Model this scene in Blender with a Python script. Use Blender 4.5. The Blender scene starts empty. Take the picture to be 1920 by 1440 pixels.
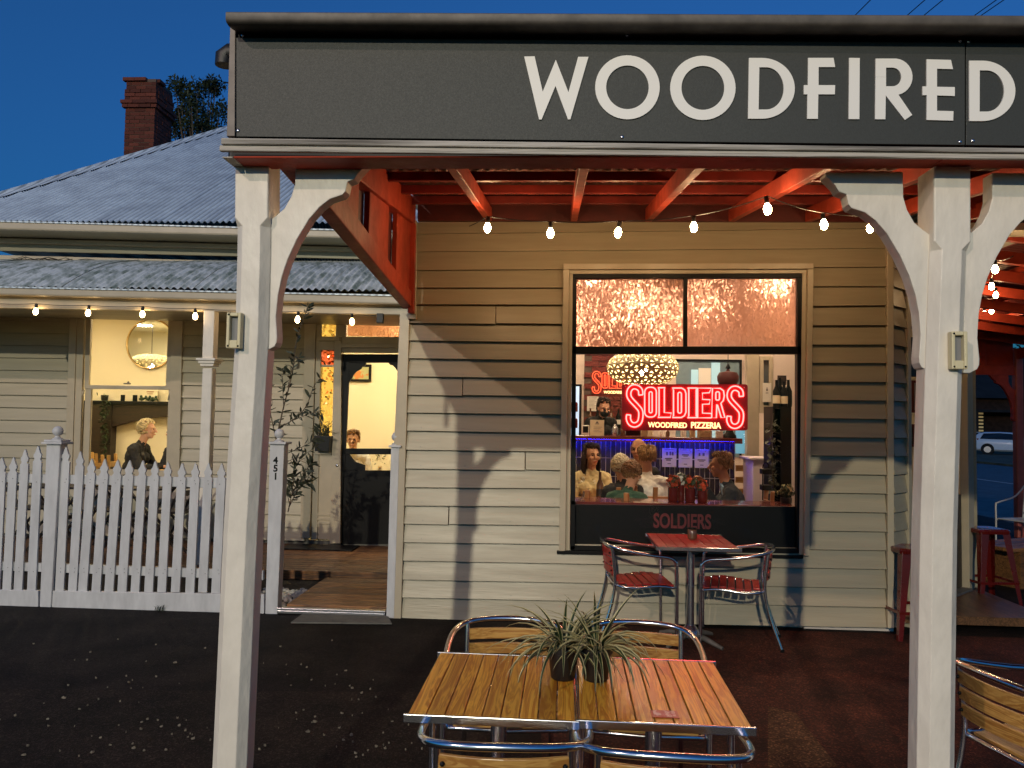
import bpy, bmesh, math, random
from mathutils import Vector, Matrix, noise
random.seed(7)
SC = bpy.context.scene
COL = SC.collection
# ------------------------------------------------------------------ camera
CAM_H, WALL_D, FPX = 1.70, 6.66, 1450.0
YAW, PITCH, ROLL = math.radians(3.2), math.atan(68/1450), 0.017
_F = Vector((-math.sin(YAW)*math.cos(PITCH), math.cos(YAW)*math.cos(PITCH), math.sin(PITCH)))
_R0 = Vector((math.cos(YAW), math.sin(YAW), 0))
_U0 = _R0.cross(_F)
_R = _R0*math.cos(ROLL)+_U0*math.sin(ROLL)
_U = _U0*math.cos(ROLL)-_R0*math.sin(ROLL)
CAM = Vector((0, -WALL_D, CAM_H))
cd = bpy.data.cameras.new('camera')
cam = bpy.data.objects.new('camera', cd); COL.objects.link(cam)
cd.sensor_width = 36; cd.lens = 36*FPX/1920; cd.clip_start = .05; cd.clip_end = 2000
cam.matrix_world = Matrix(((_R.x, _U.x, -_F.x, CAM.x), (_R.y, _U.y, -_F.y, CAM.y), (_R.z, _U.z, -_F.z, CAM.z), (0, 0, 0, 1)))
SC.camera = cam
def ray(px, py): return _F + _R*((px-960)/FPX) - _U*((py-720)/FPX)
def P(px, py, Y):                      # photo point on the upright plane y = Y
    d = ray(px, py); return CAM + d*((Y-CAM.y)/d.y)
def G(px, py, z=0):                    # photo point on a level plane
    d = ray(px, py); return CAM + d*((z-CAM.z)/d.z)
def PX(px, py, X):
    d = ray(px, py); return CAM + d*((X-CAM.x)/d.x)
# ------------------------------------------------------------------ dusk sky, street light, exposure
W = bpy.data.worlds.new('World'); SC.world = W; W.use_nodes = True
nt = W.node_tree; nt.nodes.clear()
sky = nt.nodes.new('ShaderNodeTexSky'); sky.sky_type = 'NISHITA'; sky.sun_disc = False
sky.sun_elevation = math.radians(1.0); sky.sun_rotation = math.radians(200); sky.ozone_density = 8.0
sky.air_density = 1.0; sky.dust_density = .3; sky.altitude = 100
hs = nt.nodes.new('ShaderNodeHueSaturation'); hs.inputs['Saturation'].default_value = .92
tint = nt.nodes.new('ShaderNodeMix'); tint.data_type = 'RGBA'; tint.blend_type = 'MULTIPLY'; tint.inputs[0].default_value = 1
tint.inputs[7].default_value = (.66, 1.62, 1.10, 1)
bg = nt.nodes.new('ShaderNodeBackground'); EXPO = 2.75; KL = 1/EXPO            # the photograph is exposed for the dusk: exposure up, lamps in proportion
bg.inputs['Strength'].default_value = .15
wo = nt.nodes.new('ShaderNodeOutputWorld')
nt.links.new(sky.outputs[0], hs.inputs['Color']); nt.links.new(hs.outputs[0], tint.inputs[6])
nt.links.new(tint.outputs[2], bg.inputs['Color']); nt.links.new(bg.outputs[0], wo.inputs['Surface'])
def lamp(name, kind, loc, power, color, size=.1):
    l = bpy.data.lights.new(name, kind); l.energy = power*KL; l.color = color
    if kind == 'POINT': l.shadow_soft_size = size
    o = bpy.data.objects.new(name, l); COL.objects.link(o); o.location = loc
    return o
# the two street lamps whose shadows of the verandah posts lie on the shop wall
lamp('street_lamp_light', 'POINT', (-4.8, -39.7, 13.4), 24500, (1.0, .92, .70), .26)
lamp('street_lamp_light', 'POINT', (-16.5, -26.0, 15.8), 9800, (1.0, .76, .62), .22)
SC.view_settings.view_transform = 'Standard'; SC.view_settings.look = 'None'
SC.view_settings.exposure = math.log2(EXPO); SC.view_settings.gamma = 1; SC.view_settings.use_curve_mapping = False
SC.cycles.use_denoising = True
SC.cycles.max_bounces = 8; SC.cycles.transparent_max_bounces = 16; SC.cycles.transmission_bounces = 6
SC.cycles.caustics_reflective = False; SC.cycles.caustics_refractive = False
SC.cycles.sample_clamp_indirect = 3.0
# ------------------------------------------------------------------ mesh helpers
WL = {}
class MB:
    def __init__(s): s.v = []; s.f = []
    def add(s, vs, fs):
        n = len(s.v); s.v += [Vector(v) for v in vs]; s.f += [tuple(i+n for i in f) for f in fs]
        return s
    def box(s, x0, x1, y0, y1, z0, z1):
        return s.hexa([(x0,y0,z0),(x1,y0,z0),(x1,y1,z0),(x0,y1,z0)], [(x0,y0,z1),(x1,y0,z1),(x1,y1,z1),(x0,y1,z1)])
    def hexa(s, a, b):
        return s.add(list(a)+list(b), [(3,2,1,0),(4,5,6,7),(0,1,5,4),(1,2,6,5),(2,3,7,6),(3,0,4,7)])
    def cbox(s, cx, cy, cz, sx, sy, sz, rz=0):
        m = Matrix.Rotation(rz, 3, 'Z'); h = (sx/2, sy/2, sz/2); vs = []
        for z in (-1, 1):
            for (x, y) in ((-1,-1),(1,-1),(1,1),(-1,1)): vs.append(Vector((cx,cy,cz))+m@Vector((x*h[0], y*h[1], z*h[2])))
        return s.hexa(vs[:4], vs[4:])
    def beam(s, p0, p1, w, h, up=(0,0,1)):       # bar between two points; w across, h along up
        p0 = Vector(p0); p1 = Vector(p1); d = (p1-p0).normalized(); u = Vector(up)
        r = d.cross(u).normalized(); u = r.cross(d).normalized()
        q = [r*(-w/2)+u*(-h/2), r*(w/2)+u*(-h/2), r*(w/2)+u*(h/2), r*(-w/2)+u*(h/2)]
        return s.hexa([p0+k for k in q], [p1+k for k in q])
    def tube(s, pts, r, n=8, closed=False, cap=True):
        pts = [Vector(p) for p in pts]; m = len(pts)
        rr = r if isinstance(r, (list, tuple)) else [r]*m
        up = None; rings = []
        for i, p in enumerate(pts):
            a = pts[i-1] if (i or closed) else p; b = pts[(i+1) % m] if (i < m-1 or closed) else p
            t = (b-a)
            t = t.normalized() if t.length > 1e-9 else Vector((0,0,1))
            if up is None:
                up = Vector((0,0,1)) if abs(t.z) < .9 else Vector((1,0,0))
            x = t.cross(up); x = x.normalized() if x.length > 1e-6 else t.orthogonal().normalized()
            up = x.cross(t).normalized()
            rings.append([p + (x*math.cos(2*math.pi*k/n) + up*math.sin(2*math.pi*k/n))*rr[i] for k in range(n)])
        vs = [v for g in rings for v in g]; fs = []
        for i in range(m if closed else m-1):
            j = (i+1) % m
            for k in range(n):
                l = (k+1) % n; fs.append((i*n+k, i*n+l, j*n+l, j*n+k))
        if cap and not closed:
            fs.append(tuple(range(n-1, -1, -1))); fs.append(tuple((m-1)*n+k for k in range(n)))
        return s.add(vs, fs)
    def lathe(s, prof, c=(0,0,0), n=16):          # profile of (r, z)
        c = Vector(c); vs = []; fs = []
        for r, z in prof:
            for k in range(n): vs.append(c+Vector((r*math.cos(2*math.pi*k/n), r*math.sin(2*math.pi*k/n), z)))
        for i in range(len(prof)-1):
            for k in range(n):
                l = (k+1) % n; fs.append((i*n+k, i*n+l, (i+1)*n+l, (i+1)*n+k))
        fs.append(tuple(range(n-1, -1, -1))); fs.append(tuple((len(prof)-1)*n+k for k in range(n)))
        return s.add(vs, fs)
    def ball(s, c, r, n=12, m=8, sc=(1,1,1)):
        c = Vector(c); vs = [c+Vector((0,0,-r*sc[2]))]; fs = []
        for i in range(1, m):
            a = math.pi*i/m
            for k in range(n):
                b = 2*math.pi*k/n
                vs.append(c+Vector((r*sc[0]*math.sin(a)*math.cos(b), r*sc[1]*math.sin(a)*math.sin(b), -r*sc[2]*math.cos(a))))
        vs.append(c+Vector((0,0,r*sc[2]))); t = len(vs)-1
        for k in range(n):
            l = (k+1) % n; fs.append((0, 1+l, 1+k)); fs.append((t, 1+(m-2)*n+k, 1+(m-2)*n+l))
            for i in range(m-2): fs.append((1+i*n+k, 1+i*n+l, 1+(i+1)*n+l, 1+(i+1)*n+k))
        return s.add(vs, fs)
    def prism(s, loop, off):                      # closed outline (world points) extruded by off
        loop = [Vector(p) for p in loop]; off = Vector(off); n = len(loop)
        s.add(loop+[p+off for p in loop], [tuple(range(n)), tuple(range(2*n-1, n-1, -1))]+[(i, n+i, n+(i+1) % n, (i+1) % n) for i in range(n)])
        return s
    def ringplate(s, outer, inner, off):          # plate with a hole; both loops same count
        outer = [Vector(p) for p in outer]; inner = [Vector(p) for p in inner]; off = Vector(off); n = len(outer)
        vs = outer+inner+[p+off for p in outer]+[p+off for p in inner]; fs = []
        for i in range(n):
            j = (i+1) % n
            fs += [(i, j, n+j, n+i), (2*n+i, 3*n+i, 3*n+j, 2*n+j), (i, 2*n+i, 2*n+j, j), (n+i, n+j, 3*n+j, 3*n+i)]
        return s.add(vs, fs)
    def mesh(s, name, smooth=False, org=(0,0,0)):
        me = bpy.data.meshes.new(name); o = Vector(org)
        me.from_pydata([tuple(v-o) for v in s.v], [], s.f)
        bm = bmesh.new(); bm.from_mesh(me); bmesh.ops.recalc_face_normals(bm, faces=bm.faces); bm.to_mesh(me); bm.free()
        if smooth:
            me.polygons.foreach_set('use_smooth', [True]*len(me.polygons)); me.update()
            if smooth is not True: me.set_sharp_from_angle(angle=math.radians(smooth))
        return me
def link(o, parent=None):
    COL.objects.link(o)
    if parent is not None:
        o.parent = parent; WL[o.name] = WL.get(parent.name, Vector((0,0,0)))
    return o
def part(name, mb, mat, parent=None, smooth=False, bevel=0, label=None, kind=None):
    me = mb if isinstance(mb, bpy.types.Mesh) else mb.mesh(name, smooth, WL.get(parent.name, (0,0,0)) if parent else (0,0,0))
    if mat is not None and not me.materials:
        for m in (mat if isinstance(mat, (list, tuple)) else [mat]): me.materials.append(m)
    o = link(bpy.data.objects.new(name, me), parent)
    if bevel:
        b = o.modifiers.new('bevel', 'BEVEL'); b.width = bevel; b.segments = 2; b.limit_method = 'ANGLE'; b.angle_limit = math.radians(40)
    if label: o['label'] = label
    if kind: o['kind'] = kind
    return o
def inst(name, me, loc, parent=None, rot=(0,0,0), sc=(1,1,1)):   # shared mesh; loc in world before the parent is moved
    o = link(bpy.data.objects.new(name, me), parent)
    o.location = Vector(loc)-(WL.get(parent.name, Vector()) if parent else Vector()); o.rotation_euler = rot; o.scale = sc
    return o
def tag(o, label, cat, group=None):
    o['label'] = label; o['category'] = cat
    if group: o['group'] = group
    return o
def thing(name, label, cat, loc=(0,0,0), group=None):
    o = bpy.data.objects.new(name, None); COL.objects.link(o); o.location = loc; WL[o.name] = Vector(loc); o.empty_display_size = .1
    return tag(o, label, cat, group)
def solo(name, mb, mat, label, cat, loc=(0,0,0), group=None, smooth=False, bevel=0):   # a thing that is one mesh
    me = mb.mesh(name, smooth, loc); me.materials.append(mat)
    o = bpy.data.objects.new(name, me); COL.objects.link(o); o.location = loc; WL[o.name] = Vector(loc)
    if bevel:
        b = o.modifiers.new('bevel', 'BEVEL'); b.width = bevel; b.segments = 2; b.limit_method = 'ANGLE'; b.angle_limit = math.radians(40)
    return tag(o, label, cat, group)
def setting(name, mb, mat, smooth=False):
    o = part(name, mb, mat, None, smooth); o['kind'] = 'structure'; return o
def dup(o, parent=None):
    c = o.copy(); COL.objects.link(c)
    if parent is not None: c.parent = parent
    for ch in list(o.children): dup(ch, c)
    return c
def place(o, loc, rz=0):
    o.location = loc; o.rotation_euler = (0, 0, rz); return o
def smoothpath(pts, k=6, closed=False):           # Catmull-Rom through the points
    pts = [Vector(p) for p in pts]; n = len(pts); out = []
    for i in range(n if closed else n-1):
        p1 = pts[i]; p2 = pts[(i+1) % n]
        p0 = pts[i-1] if (i or closed) else p1; p3 = pts[(i+2) % n] if (i+2 < n or closed) else p2
        for j in range(k):
            t = j/k; out.append(.5*((2*p1)+(p2-p0)*t+(2*p0-5*p1+4*p2-p3)*t*t+(3*p1-p0-3*p2+p3)*t**3))
    if not closed: out.append(pts[-1])
    return out
def textmesh(s, size, depth, bold=0.0):           # flat lettering as a mesh in local x/z, facing -y
    c = bpy.data.curves.new('t', 'FONT'); c.body = s; c.size = size; c.extrude = depth/2; c.offset = bold; c.align_x = 'CENTER'
    o = bpy.data.objects.new('t', c); COL.objects.link(o)
    me = bpy.data.meshes.new_from_object(o.evaluated_get(bpy.context.evaluated_depsgraph_get()))
    bpy.data.objects.remove(o); me.transform(Matrix.Rotation(math.pi/2, 4, 'X')); me.materials.clear()
    return me
# ------------------------------------------------------------------ materials
def mat(name, base, rough=.5, metal=0, var=0, scale=8, bump=0, bscale=60, stretch=(1,1,1), col2=None, lo=.35, hi=.65, spec=.5, coat=0, emit=None, estr=0, rnd=0):
    m = bpy.data.materials.new(name); m.use_nodes = True; t = m.node_tree; b = t.nodes['Principled BSDF']
    b.inputs['Base Color'].default_value = (*base, 1); b.inputs['Roughness'].default_value = rough; b.inputs['Metallic'].default_value = metal
    b.inputs['Specular IOR Level'].default_value = spec; b.inputs['Coat Weight'].default_value = coat
    tc = t.nodes.new('ShaderNodeTexCoord'); mp = t.nodes.new('ShaderNodeMapping'); mp.inputs['Scale'].default_value = stretch
    oi = t.nodes.new('ShaderNodeObjectInfo'); va = t.nodes.new('ShaderNodeVectorMath'); va.operation = 'MULTIPLY_ADD'
    va.inputs[1].default_value = (1,1,1)
    sc = t.nodes.new('ShaderNodeVectorMath'); sc.operation = 'SCALE'; sc.inputs['Scale'].default_value = 37.0
    cx = t.nodes.new('ShaderNodeCombineXYZ')
    for k in range(3): t.links.new(oi.outputs['Random'], cx.inputs[k])
    t.links.new(cx.outputs[0], sc.inputs[0]); t.links.new(tc.outputs['Object'], va.inputs[0]); t.links.new(sc.outputs[0], va.inputs[2])
    t.links.new(va.outputs[0], mp.inputs[0])
    if var or col2:
        n = t.nodes.new('ShaderNodeTexNoise'); n.inputs['Scale'].default_value = scale; n.inputs['Detail'].default_value = 6; n.inputs['Roughness'].default_value = .6
        t.links.new(mp.outputs[0], n.inputs['Vector'])
        r = t.nodes.new('ShaderNodeValToRGB'); r.color_ramp.elements[0].position = lo; r.color_ramp.elements[1].position = hi
        c2 = col2 or tuple(min(1, c*(1-var)) for c in base)
        r.color_ramp.elements[0].color = (*c2, 1); r.color_ramp.elements[1].color = (*(base if col2 else tuple(min(1, c*(1+var*.5)) for c in base)), 1)
        t.links.new(n.outputs['Fac'], r.inputs[0]); src = r.outputs[0]
        if rnd:
            h = t.nodes.new('ShaderNodeHueSaturation'); mr = t.nodes.new('ShaderNodeMapRange')
            mr.inputs['To Min'].default_value = 1-rnd; mr.inputs['To Max'].default_value = 1+rnd
            t.links.new(oi.outputs['Random'], mr.inputs['Value']); t.links.new(mr.outputs[0], h.inputs['Value']); t.links.new(src, h.inputs['Color']); src = h.outputs[0]
        t.links.new(src, b.inputs['Base Color'])
        rm = t.nodes.new('ShaderNodeMapRange'); rm.inputs['To Min'].default_value = min(1, rough+.12); rm.inputs['To Max'].default_value = max(.03, rough-.08)
        t.links.new(n.outputs['Fac'], rm.inputs['Value']); t.links.new(rm.outputs[0], b.inputs['Roughness'])
    if bump:
        n2 = t.nodes.new('ShaderNodeTexNoise'); n2.inputs['Scale'].default_value = bscale; n2.inputs['Detail'].default_value = 5
        t.links.new(mp.outputs[0], n2.inputs['Vector'])
        bp = t.nodes.new('ShaderNodeBump'); bp.inputs['Strength'].default_value = bump; bp.inputs['Distance'].default_value = .01
        t.links.new(n2.outputs['Fac'], bp.inputs['Height']); t.links.new(bp.outputs[0], b.inputs['Normal'])
    if emit:
        b.inputs['Emission Color'].default_value = (*emit, 1); b.inputs['Emission Strength'].default_value = estr*KL
    return m
def woodmat(name, a, b_, rough=.4, axis=1, coat=0, rnd=.18, scale=1):
    m = bpy.data.materials.new(name); m.use_nodes = True; t = m.node_tree; b = t.nodes['Principled BSDF']; L = t.links.new
    tc = t.nodes.new('ShaderNodeTexCoord'); oi = t.nodes.new('ShaderNodeObjectInfo'); ad = t.nodes.new('ShaderNodeVectorMath'); ad.operation = 'ADD'
    cx = t.nodes.new('ShaderNodeCombineXYZ'); mu = t.nodes.new('ShaderNodeMath'); mu.operation = 'MULTIPLY'; mu.inputs[1].default_value = 41
    L(oi.outputs['Random'], mu.inputs[0])
    for k in range(3): L(mu.outputs[0], cx.inputs[k])
    L(tc.outputs['Object'], ad.inputs[0]); L(cx.outputs[0], ad.inputs[1])
    mp = t.nodes.new('ShaderNodeMapping'); s = [26*scale]*3; s[axis] = 1.6*scale; mp.inputs['Scale'].default_value = s; L(ad.outputs[0], mp.inputs[0])
    n = t.nodes.new('ShaderNodeTexNoise'); n.inputs['Scale'].default_value = 1; n.inputs['Detail'].default_value = 8; n.inputs['Distortion'].default_value = 1.4
    L(mp.outputs[0], n.inputs['Vector'])
    w = t.nodes.new('ShaderNodeMath'); w.operation = 'SINE'; w1 = t.nodes.new('ShaderNodeMath'); w1.operation = 'MULTIPLY'; w1.inputs[1].default_value = 38
    L(n.outputs['Fac'], w1.inputs[0]); L(w1.outputs[0], w.inputs[0])
    mx = t.nodes.new('ShaderNodeMath'); mx.operation = 'MULTIPLY_ADD'; mx.inputs[1].default_value = .22; L(w.outputs[0], mx.inputs[0]); L(n.outputs['Fac'], mx.inputs[2])
    r = t.nodes.new('ShaderNodeValToRGB'); r.color_ramp.elements[0].position = .25; r.color_ramp.elements[1].position = .78
    r.color_ramp.elements[0].color = (*b_, 1); r.color_ramp.elements[1].color = (*a, 1); L(mx.outputs[0], r.inputs[0])
    h = t.nodes.new('ShaderNodeHueSaturation'); mr = t.nodes.new('ShaderNodeMapRange'); mr.inputs['To Min'].default_value = 1-rnd; mr.inputs['To Max'].default_value = 1+rnd
    L(oi.outputs['Random'], mr.inputs['Value']); L(mr.outputs[0], h.inputs['Value']); L(r.outputs[0], h.inputs['Color']); L(h.outputs[0], b.inputs['Base Color'])
    b.inputs['Roughness'].default_value = rough; b.inputs['Coat Weight'].default_value = coat; b.inputs['Coat Roughness'].default_value = .2
    bp = t.nodes.new('ShaderNodeBump'); bp.inputs['Strength'].default_value = .25; bp.inputs['Distance'].default_value = .002
    L(mx.outputs[0], bp.inputs['Height']); L(bp.outputs[0], b.inputs['Normal'])
    return m
def emat(name, col, strength):
    m = bpy.data.materials.new(name); m.use_nodes = True; t = m.node_tree; b = t.nodes['Principled BSDF']
    b.inputs['Base Color'].default_value = (*col, 1); b.inputs['Emission Color'].default_value = (*col, 1); b.inputs['Emission Strength'].default_value = strength*KL
    return m
def panemat(name, tintc=(1,1,1), refl=.08):       # clear sheet glass: see through plus a fresnel mirror
    m = bpy.data.materials.new(name); m.use_nodes = True; t = m.node_tree; t.nodes.remove(t.nodes['Principled BSDF'])
    tr = t.nodes.new('ShaderNodeBsdfTransparent'); tr.inputs[0].default_value = (*tintc, 1)
    gl = t.nodes.new('ShaderNodeBsdfGlossy'); gl.inputs['Roughness'].default_value = .015
    fr = t.nodes.new('ShaderNodeFresnel'); fr.inputs[0].default_value = 1.25
    mx = t.nodes.new('ShaderNodeMixShader'); out = t.nodes['Material Output']
    t.links.new(fr.outputs[0], mx.inputs[0]); t.links.new(tr.outputs[0], mx.inputs[1]); t.links.new(gl.outputs[0], mx.inputs[2]); t.links.new(mx.outputs[0], out.inputs[0])
    return m
def obscured(name, base, rough, sc, k, stretch=(1,1,1)):   # patterned glass: every little facet tilts the view its own way
    m = bpy.data.materials.new(name); m.use_nodes = True; t = m.node_tree; b = t.nodes['Principled BSDF']; L = t.links.new
    b.inputs['Base Color'].default_value = (*base, 1); b.inputs['Transmission Weight'].default_value = 1; b.inputs['Roughness'].default_value = rough; b.inputs['IOR'].default_value = 1.28
    tc = t.nodes.new('ShaderNodeTexCoord'); mp = t.nodes.new('ShaderNodeMapping'); mp.inputs['Scale'].default_value = stretch; L(tc.outputs['Object'], mp.inputs[0])
    n = t.nodes.new('ShaderNodeTexNoise'); n.inputs['Scale'].default_value = sc*.35; L(mp.outputs[0], n.inputs['Vector'])
    va = t.nodes.new('ShaderNodeVectorMath'); va.operation = 'MULTIPLY_ADD'; va.inputs[1].default_value = (.06,.06,.06); L(n.outputs['Color'], va.inputs[0]); L(mp.outputs[0], va.inputs[2])
    v = t.nodes.new('ShaderNodeTexVoronoi'); v.inputs['Scale'].default_value = sc; L(va.outputs[0], v.inputs['Vector'])
    s1 = t.nodes.new('ShaderNodeVectorMath'); s1.operation = 'SUBTRACT'; s1.inputs[1].default_value = (.5,.5,.5); L(v.outputs['Color'], s1.inputs[0])
    s2 = t.nodes.new('ShaderNodeVectorMath'); s2.operation = 'SCALE'; s2.inputs['Scale'].default_value = k; L(s1.outputs[0], s2.inputs[0])
    g = t.nodes.new('ShaderNodeNewGeometry'); ad = t.nodes.new('ShaderNodeVectorMath'); ad.operation = 'ADD'; L(g.outputs['Normal'], ad.inputs[0]); L(s2.outputs[0], ad.inputs[1])
    nn = t.nodes.new('ShaderNodeVectorMath'); nn.operation = 'NORMALIZE'; L(ad.outputs[0], nn.inputs[0]); L(nn.outputs[0], b.inputs['Normal'])
    return m
def ribmat(*a, **k):                              # iron sheet with the shade of its corrugation valleys put into the colour
    m = mat(*a, **k); t = m.node_tree; b = t.nodes['Principled BSDF']; L = t.links.new; src = b.inputs['Base Color'].links[0].from_socket
    tc = t.nodes.new('ShaderNodeTexCoord'); sx = t.nodes.new('ShaderNodeSeparateXYZ'); L(tc.outputs['Object'], sx.inputs[0])
    m1 = t.nodes.new('ShaderNodeMath'); m1.operation = 'MULTIPLY_ADD'; m1.inputs[1].default_value = 2*math.pi/.0762; m1.inputs[2].default_value = -4*2*math.pi/.0762; L(sx.outputs[0], m1.inputs[0])
    m2 = t.nodes.new('ShaderNodeMath'); m2.operation = 'COSINE'; L(m1.outputs[0], m2.inputs[0])
    mr = t.nodes.new('ShaderNodeMapRange'); mr.inputs['From Min'].default_value = -1; mr.inputs['From Max'].default_value = .3; mr.inputs['To Min'].default_value = .46; mr.inputs['To Max'].default_value = 1; L(m2.outputs[0], mr.inputs['Value'])
    h = t.nodes.new('ShaderNodeMix'); h.data_type = 'RGBA'; h.blend_type = 'MULTIPLY'; h.inputs[0].default_value = 1; L(src, h.inputs[6]); L(mr.outputs[0], h.inputs[7]); L(h.outputs[2], b.inputs['Base Color'])
    return m
def speckle(*a, **k):                             # asphalt: stone grains of differing brightness in the binder
    m = mat(*a, **k); t = m.node_tree; b = t.nodes['Principled BSDF']; L = t.links.new; src = b.inputs['Base Color'].links[0].from_socket
    tc = t.nodes.new('ShaderNodeTexCoord'); v = t.nodes.new('ShaderNodeTexVoronoi'); v.inputs['Scale'].default_value = 110; L(tc.outputs['Object'], v.inputs['Vector'])
    sp = t.nodes.new('ShaderNodeSeparateXYZ'); L(v.outputs['Color'], sp.inputs[0])
    pw = t.nodes.new('ShaderNodeMath'); pw.operation = 'POWER'; pw.inputs[1].default_value = 5; L(sp.outputs[0], pw.inputs[0])
    mr = t.nodes.new('ShaderNodeMapRange'); mr.inputs['To Min'].default_value = .55; mr.inputs['To Max'].default_value = 2.4; L(pw.outputs[0], mr.inputs['Value'])
    h = t.nodes.new('ShaderNodeMix'); h.data_type = 'RGBA'; h.blend_type = 'MULTIPLY'; h.clamp_result = False; h.inputs[0].default_value = 1; L(src, h.inputs[6]); L(mr.outputs[0], h.inputs[7]); L(h.outputs[2], b.inputs['Base Color'])
    return m
M = {}
M['cream'] = mat('cream weatherboard paint', (.38,.325,.22), .36, var=.10, scale=5, bump=.12, bscale=26, stretch=(.25,1,3))
M['housecream'] = mat('house weatherboard paint', (.44,.395,.28), .42, var=.10, scale=5, bump=.10, bscale=26, stretch=(.25,1,3))
M['trim'] = mat('cream trim paint', (.50,.43,.31), .33, var=.08, scale=6, bump=.08, bscale=40)
M['white'] = mat('white post paint', (.80,.74,.63), .42, var=.09, scale=9, bump=.8, bscale=14, stretch=(1,1,.5))
M['picket'] = mat('white picket paint', (.60,.60,.60), .45, var=.14, scale=11, bump=.25, bscale=30, stretch=(1,1,.3))
M['red'] = mat('terracotta red verandah paint', (.44,.055,.026), .5, spec=.3, var=.22, scale=7, bump=.3, bscale=22)
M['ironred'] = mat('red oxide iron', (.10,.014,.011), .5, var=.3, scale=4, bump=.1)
M['weathered'] = mat('weathered timber', (.52,.48,.42), .7, col2=(.06,.05,.04), scale=7, bump=.9, bscale=30, stretch=(.12,1,3), lo=.32, hi=.55)
M['panel'] = mat('charcoal sign panel', (.040,.043,.038), .55, var=.12, scale=160, bump=.10, bscale=350)
M['letter'] = mat('white letter', (.93,.90,.83), .45)
M['dark'] = mat('black paint', (.007,.007,.007), .42, spec=.18)
M['charcoal'] = mat('charcoal steel', (.13,.112,.095), .5, var=.3, scale=14)
M['galv'] = ribmat('galvanised roof', (.74,.85,.93), .40, metal=.12, var=.22, scale=3, bump=.06, bscale=40, rnd=.08)
M['lichen'] = mat('weathered lichen roof', (.74,.78,.76), .6, metal=.05, col2=(.22,.27,.22), scale=10, bump=.4, bscale=30, lo=.36, hi=.60, stretch=(1,.5,.5))
M['asphalt'] = speckle('footpath asphalt', (.019,.013,.011), .72, col2=(.006,.005,.0048), spec=.15, scale=2.2, bump=.7, bscale=170)
M['road'] = mat('road asphalt', (.035,.036,.040), .55, var=.3, scale=2, bump=.5, bscale=120)
M['kerb'] = mat('bluestone kerb', (.10,.10,.10), .7, var=.3, scale=8, bump=.4)
M['concrete'] = mat('concrete', (.14,.135,.115), .8, var=.25, scale=9, bump=.4)
M['alu'] = mat('polished aluminium', (.82,.82,.84), .16, metal=1, bump=.03, bscale=30)
M['steel'] = mat('brushed steel', (.62,.62,.64), .26, metal=1)
M['teak'] = woodmat('oiled teak slat', (.88,.45,.05), (.52,.18,.014), .34, 1, .15, .2)
M['slatwood'] = woodmat('chair slat wood', (.58,.33,.09), (.36,.16,.035), .36, 0, .2, .12)
M['redslat'] = mat('red table slat', (.36,.018,.014), .30, var=.15, scale=9, rnd=.12)
M['deck'] = woodmat('brown deck plank', (.30,.13,.04), (.085,.035,.014), .5, 0, .1, .3)
M['darkwood'] = woodmat('dark stained timber', (.035,.02,.012), (.012,.008,.006), .4, 0)
M['brick'] = mat('red chimney brick', (.13,.032,.018), .85, var=.4, scale=14, bump=.5, bscale=60, rnd=.35)
M['mortar'] = mat('mortar', (.12,.085,.065), .9)
M['pane'] = panemat('clear window glass')
M['obscure'] = obscured('patterned fanlight glass', (.78,.25,.16), .38, 60, .6, (1.5,1,.8))
M['amber'] = obscured('amber sidelight glass', (1,.66,.10), .1, 34, 1.3)
M['rubyglass'] = obscured('ruby glass', (.7,.04,.015), .1, 34, 1.3)
M['cable'] = mat('black cable', (.008,.008,.008), .5)
M['bulb'] = emat('warm festoon bulb', (1.0,.65,.32), 205)
M['bulb_dim'] = emat('warm house festoon bulb', (1.0,.66,.30), 42)
M['lime'] = mat('pale plaster', (.78,.70,.50), .8)
M['box'] = mat('cream plastic', (.70,.62,.38), .4)
M['grey'] = mat('grey', (.22,.22,.22), .5)
# ================================================================== GROUND
M['asphalt2'] = speckle('worn asphalt patch', (.030,.020,.015), .75, col2=(.014,.011,.009), scale=3.5, bump=.9, bscale=140, spec=.15)
setting('ground', MB().box(-400, 600, -200, 800, -.6, -.35), M['asphalt'])
setting('footpath', MB().box(-40, 8.3, -14, 60, -.3, 0), M['asphalt'])
setting('kerb', MB().box(8.304, 8.46, -14, 60, -.3, .004), M['kerb'])
setting('road', MB().box(8.464, 22.0, -60, 300, -.34, -.12), M['road'])
M['verge'] = mat('dry grass verge', (.085,.075,.035), .9, var=.5, scale=1.5, bump=.8, bscale=40)
setting('verge', MB().box(22.004, 120, -60, 300, -.34, -.02), M['verge'])
M['line'] = mat('road paint', (.55,.55,.52), .6, var=.3, scale=30)
setting('road_marking', MB().box(15.1, 15.22, -40, 120, -.118, -.116), M['line'])
a, b = G(572, 1150), G(726, 1155); c, d = G(735, 1172), G(545, 1170)
mb = MB(); mb.hexa([Vector((p.x, p.y, .003)) for p in (d, c, b, a)], [Vector((p.x, p.y, .016)) for p in (d, c, b, a)])
M['redglow'] = speckle('ground with red glow in its colour', (.095,.024,.013), .7, col2=(.030,.010,.007), scale=2.6, bump=.8, bscale=150, spec=.2)  # red neon glow on the ground, put into the surface colour
setting('ground_tint', MB().add([(G(1010,1176).x,-.06,.0025),(8.25,-.06,.0025),(8.25,-6,.0025),(G(1085,1440).x-.1,-6,.0025)],[(0,3,2,1)]), M['redglow'])
M['tanpave'] = speckle('tan pavement slab', (.15,.075,.035), .75, col2=(.07,.03,.016), scale=6, bump=.8, bscale=150, spec=.2)
setting('paving_bay', MB().add([(*G(1440,1325).to_2d(),.004),(*G(1492,1338).to_2d(),.004),(*G(1572,1440).to_2d(),.004),(*G(1440,1440).to_2d(),.004)],[(0,3,2,1)]), M['tanpave'])
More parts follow.
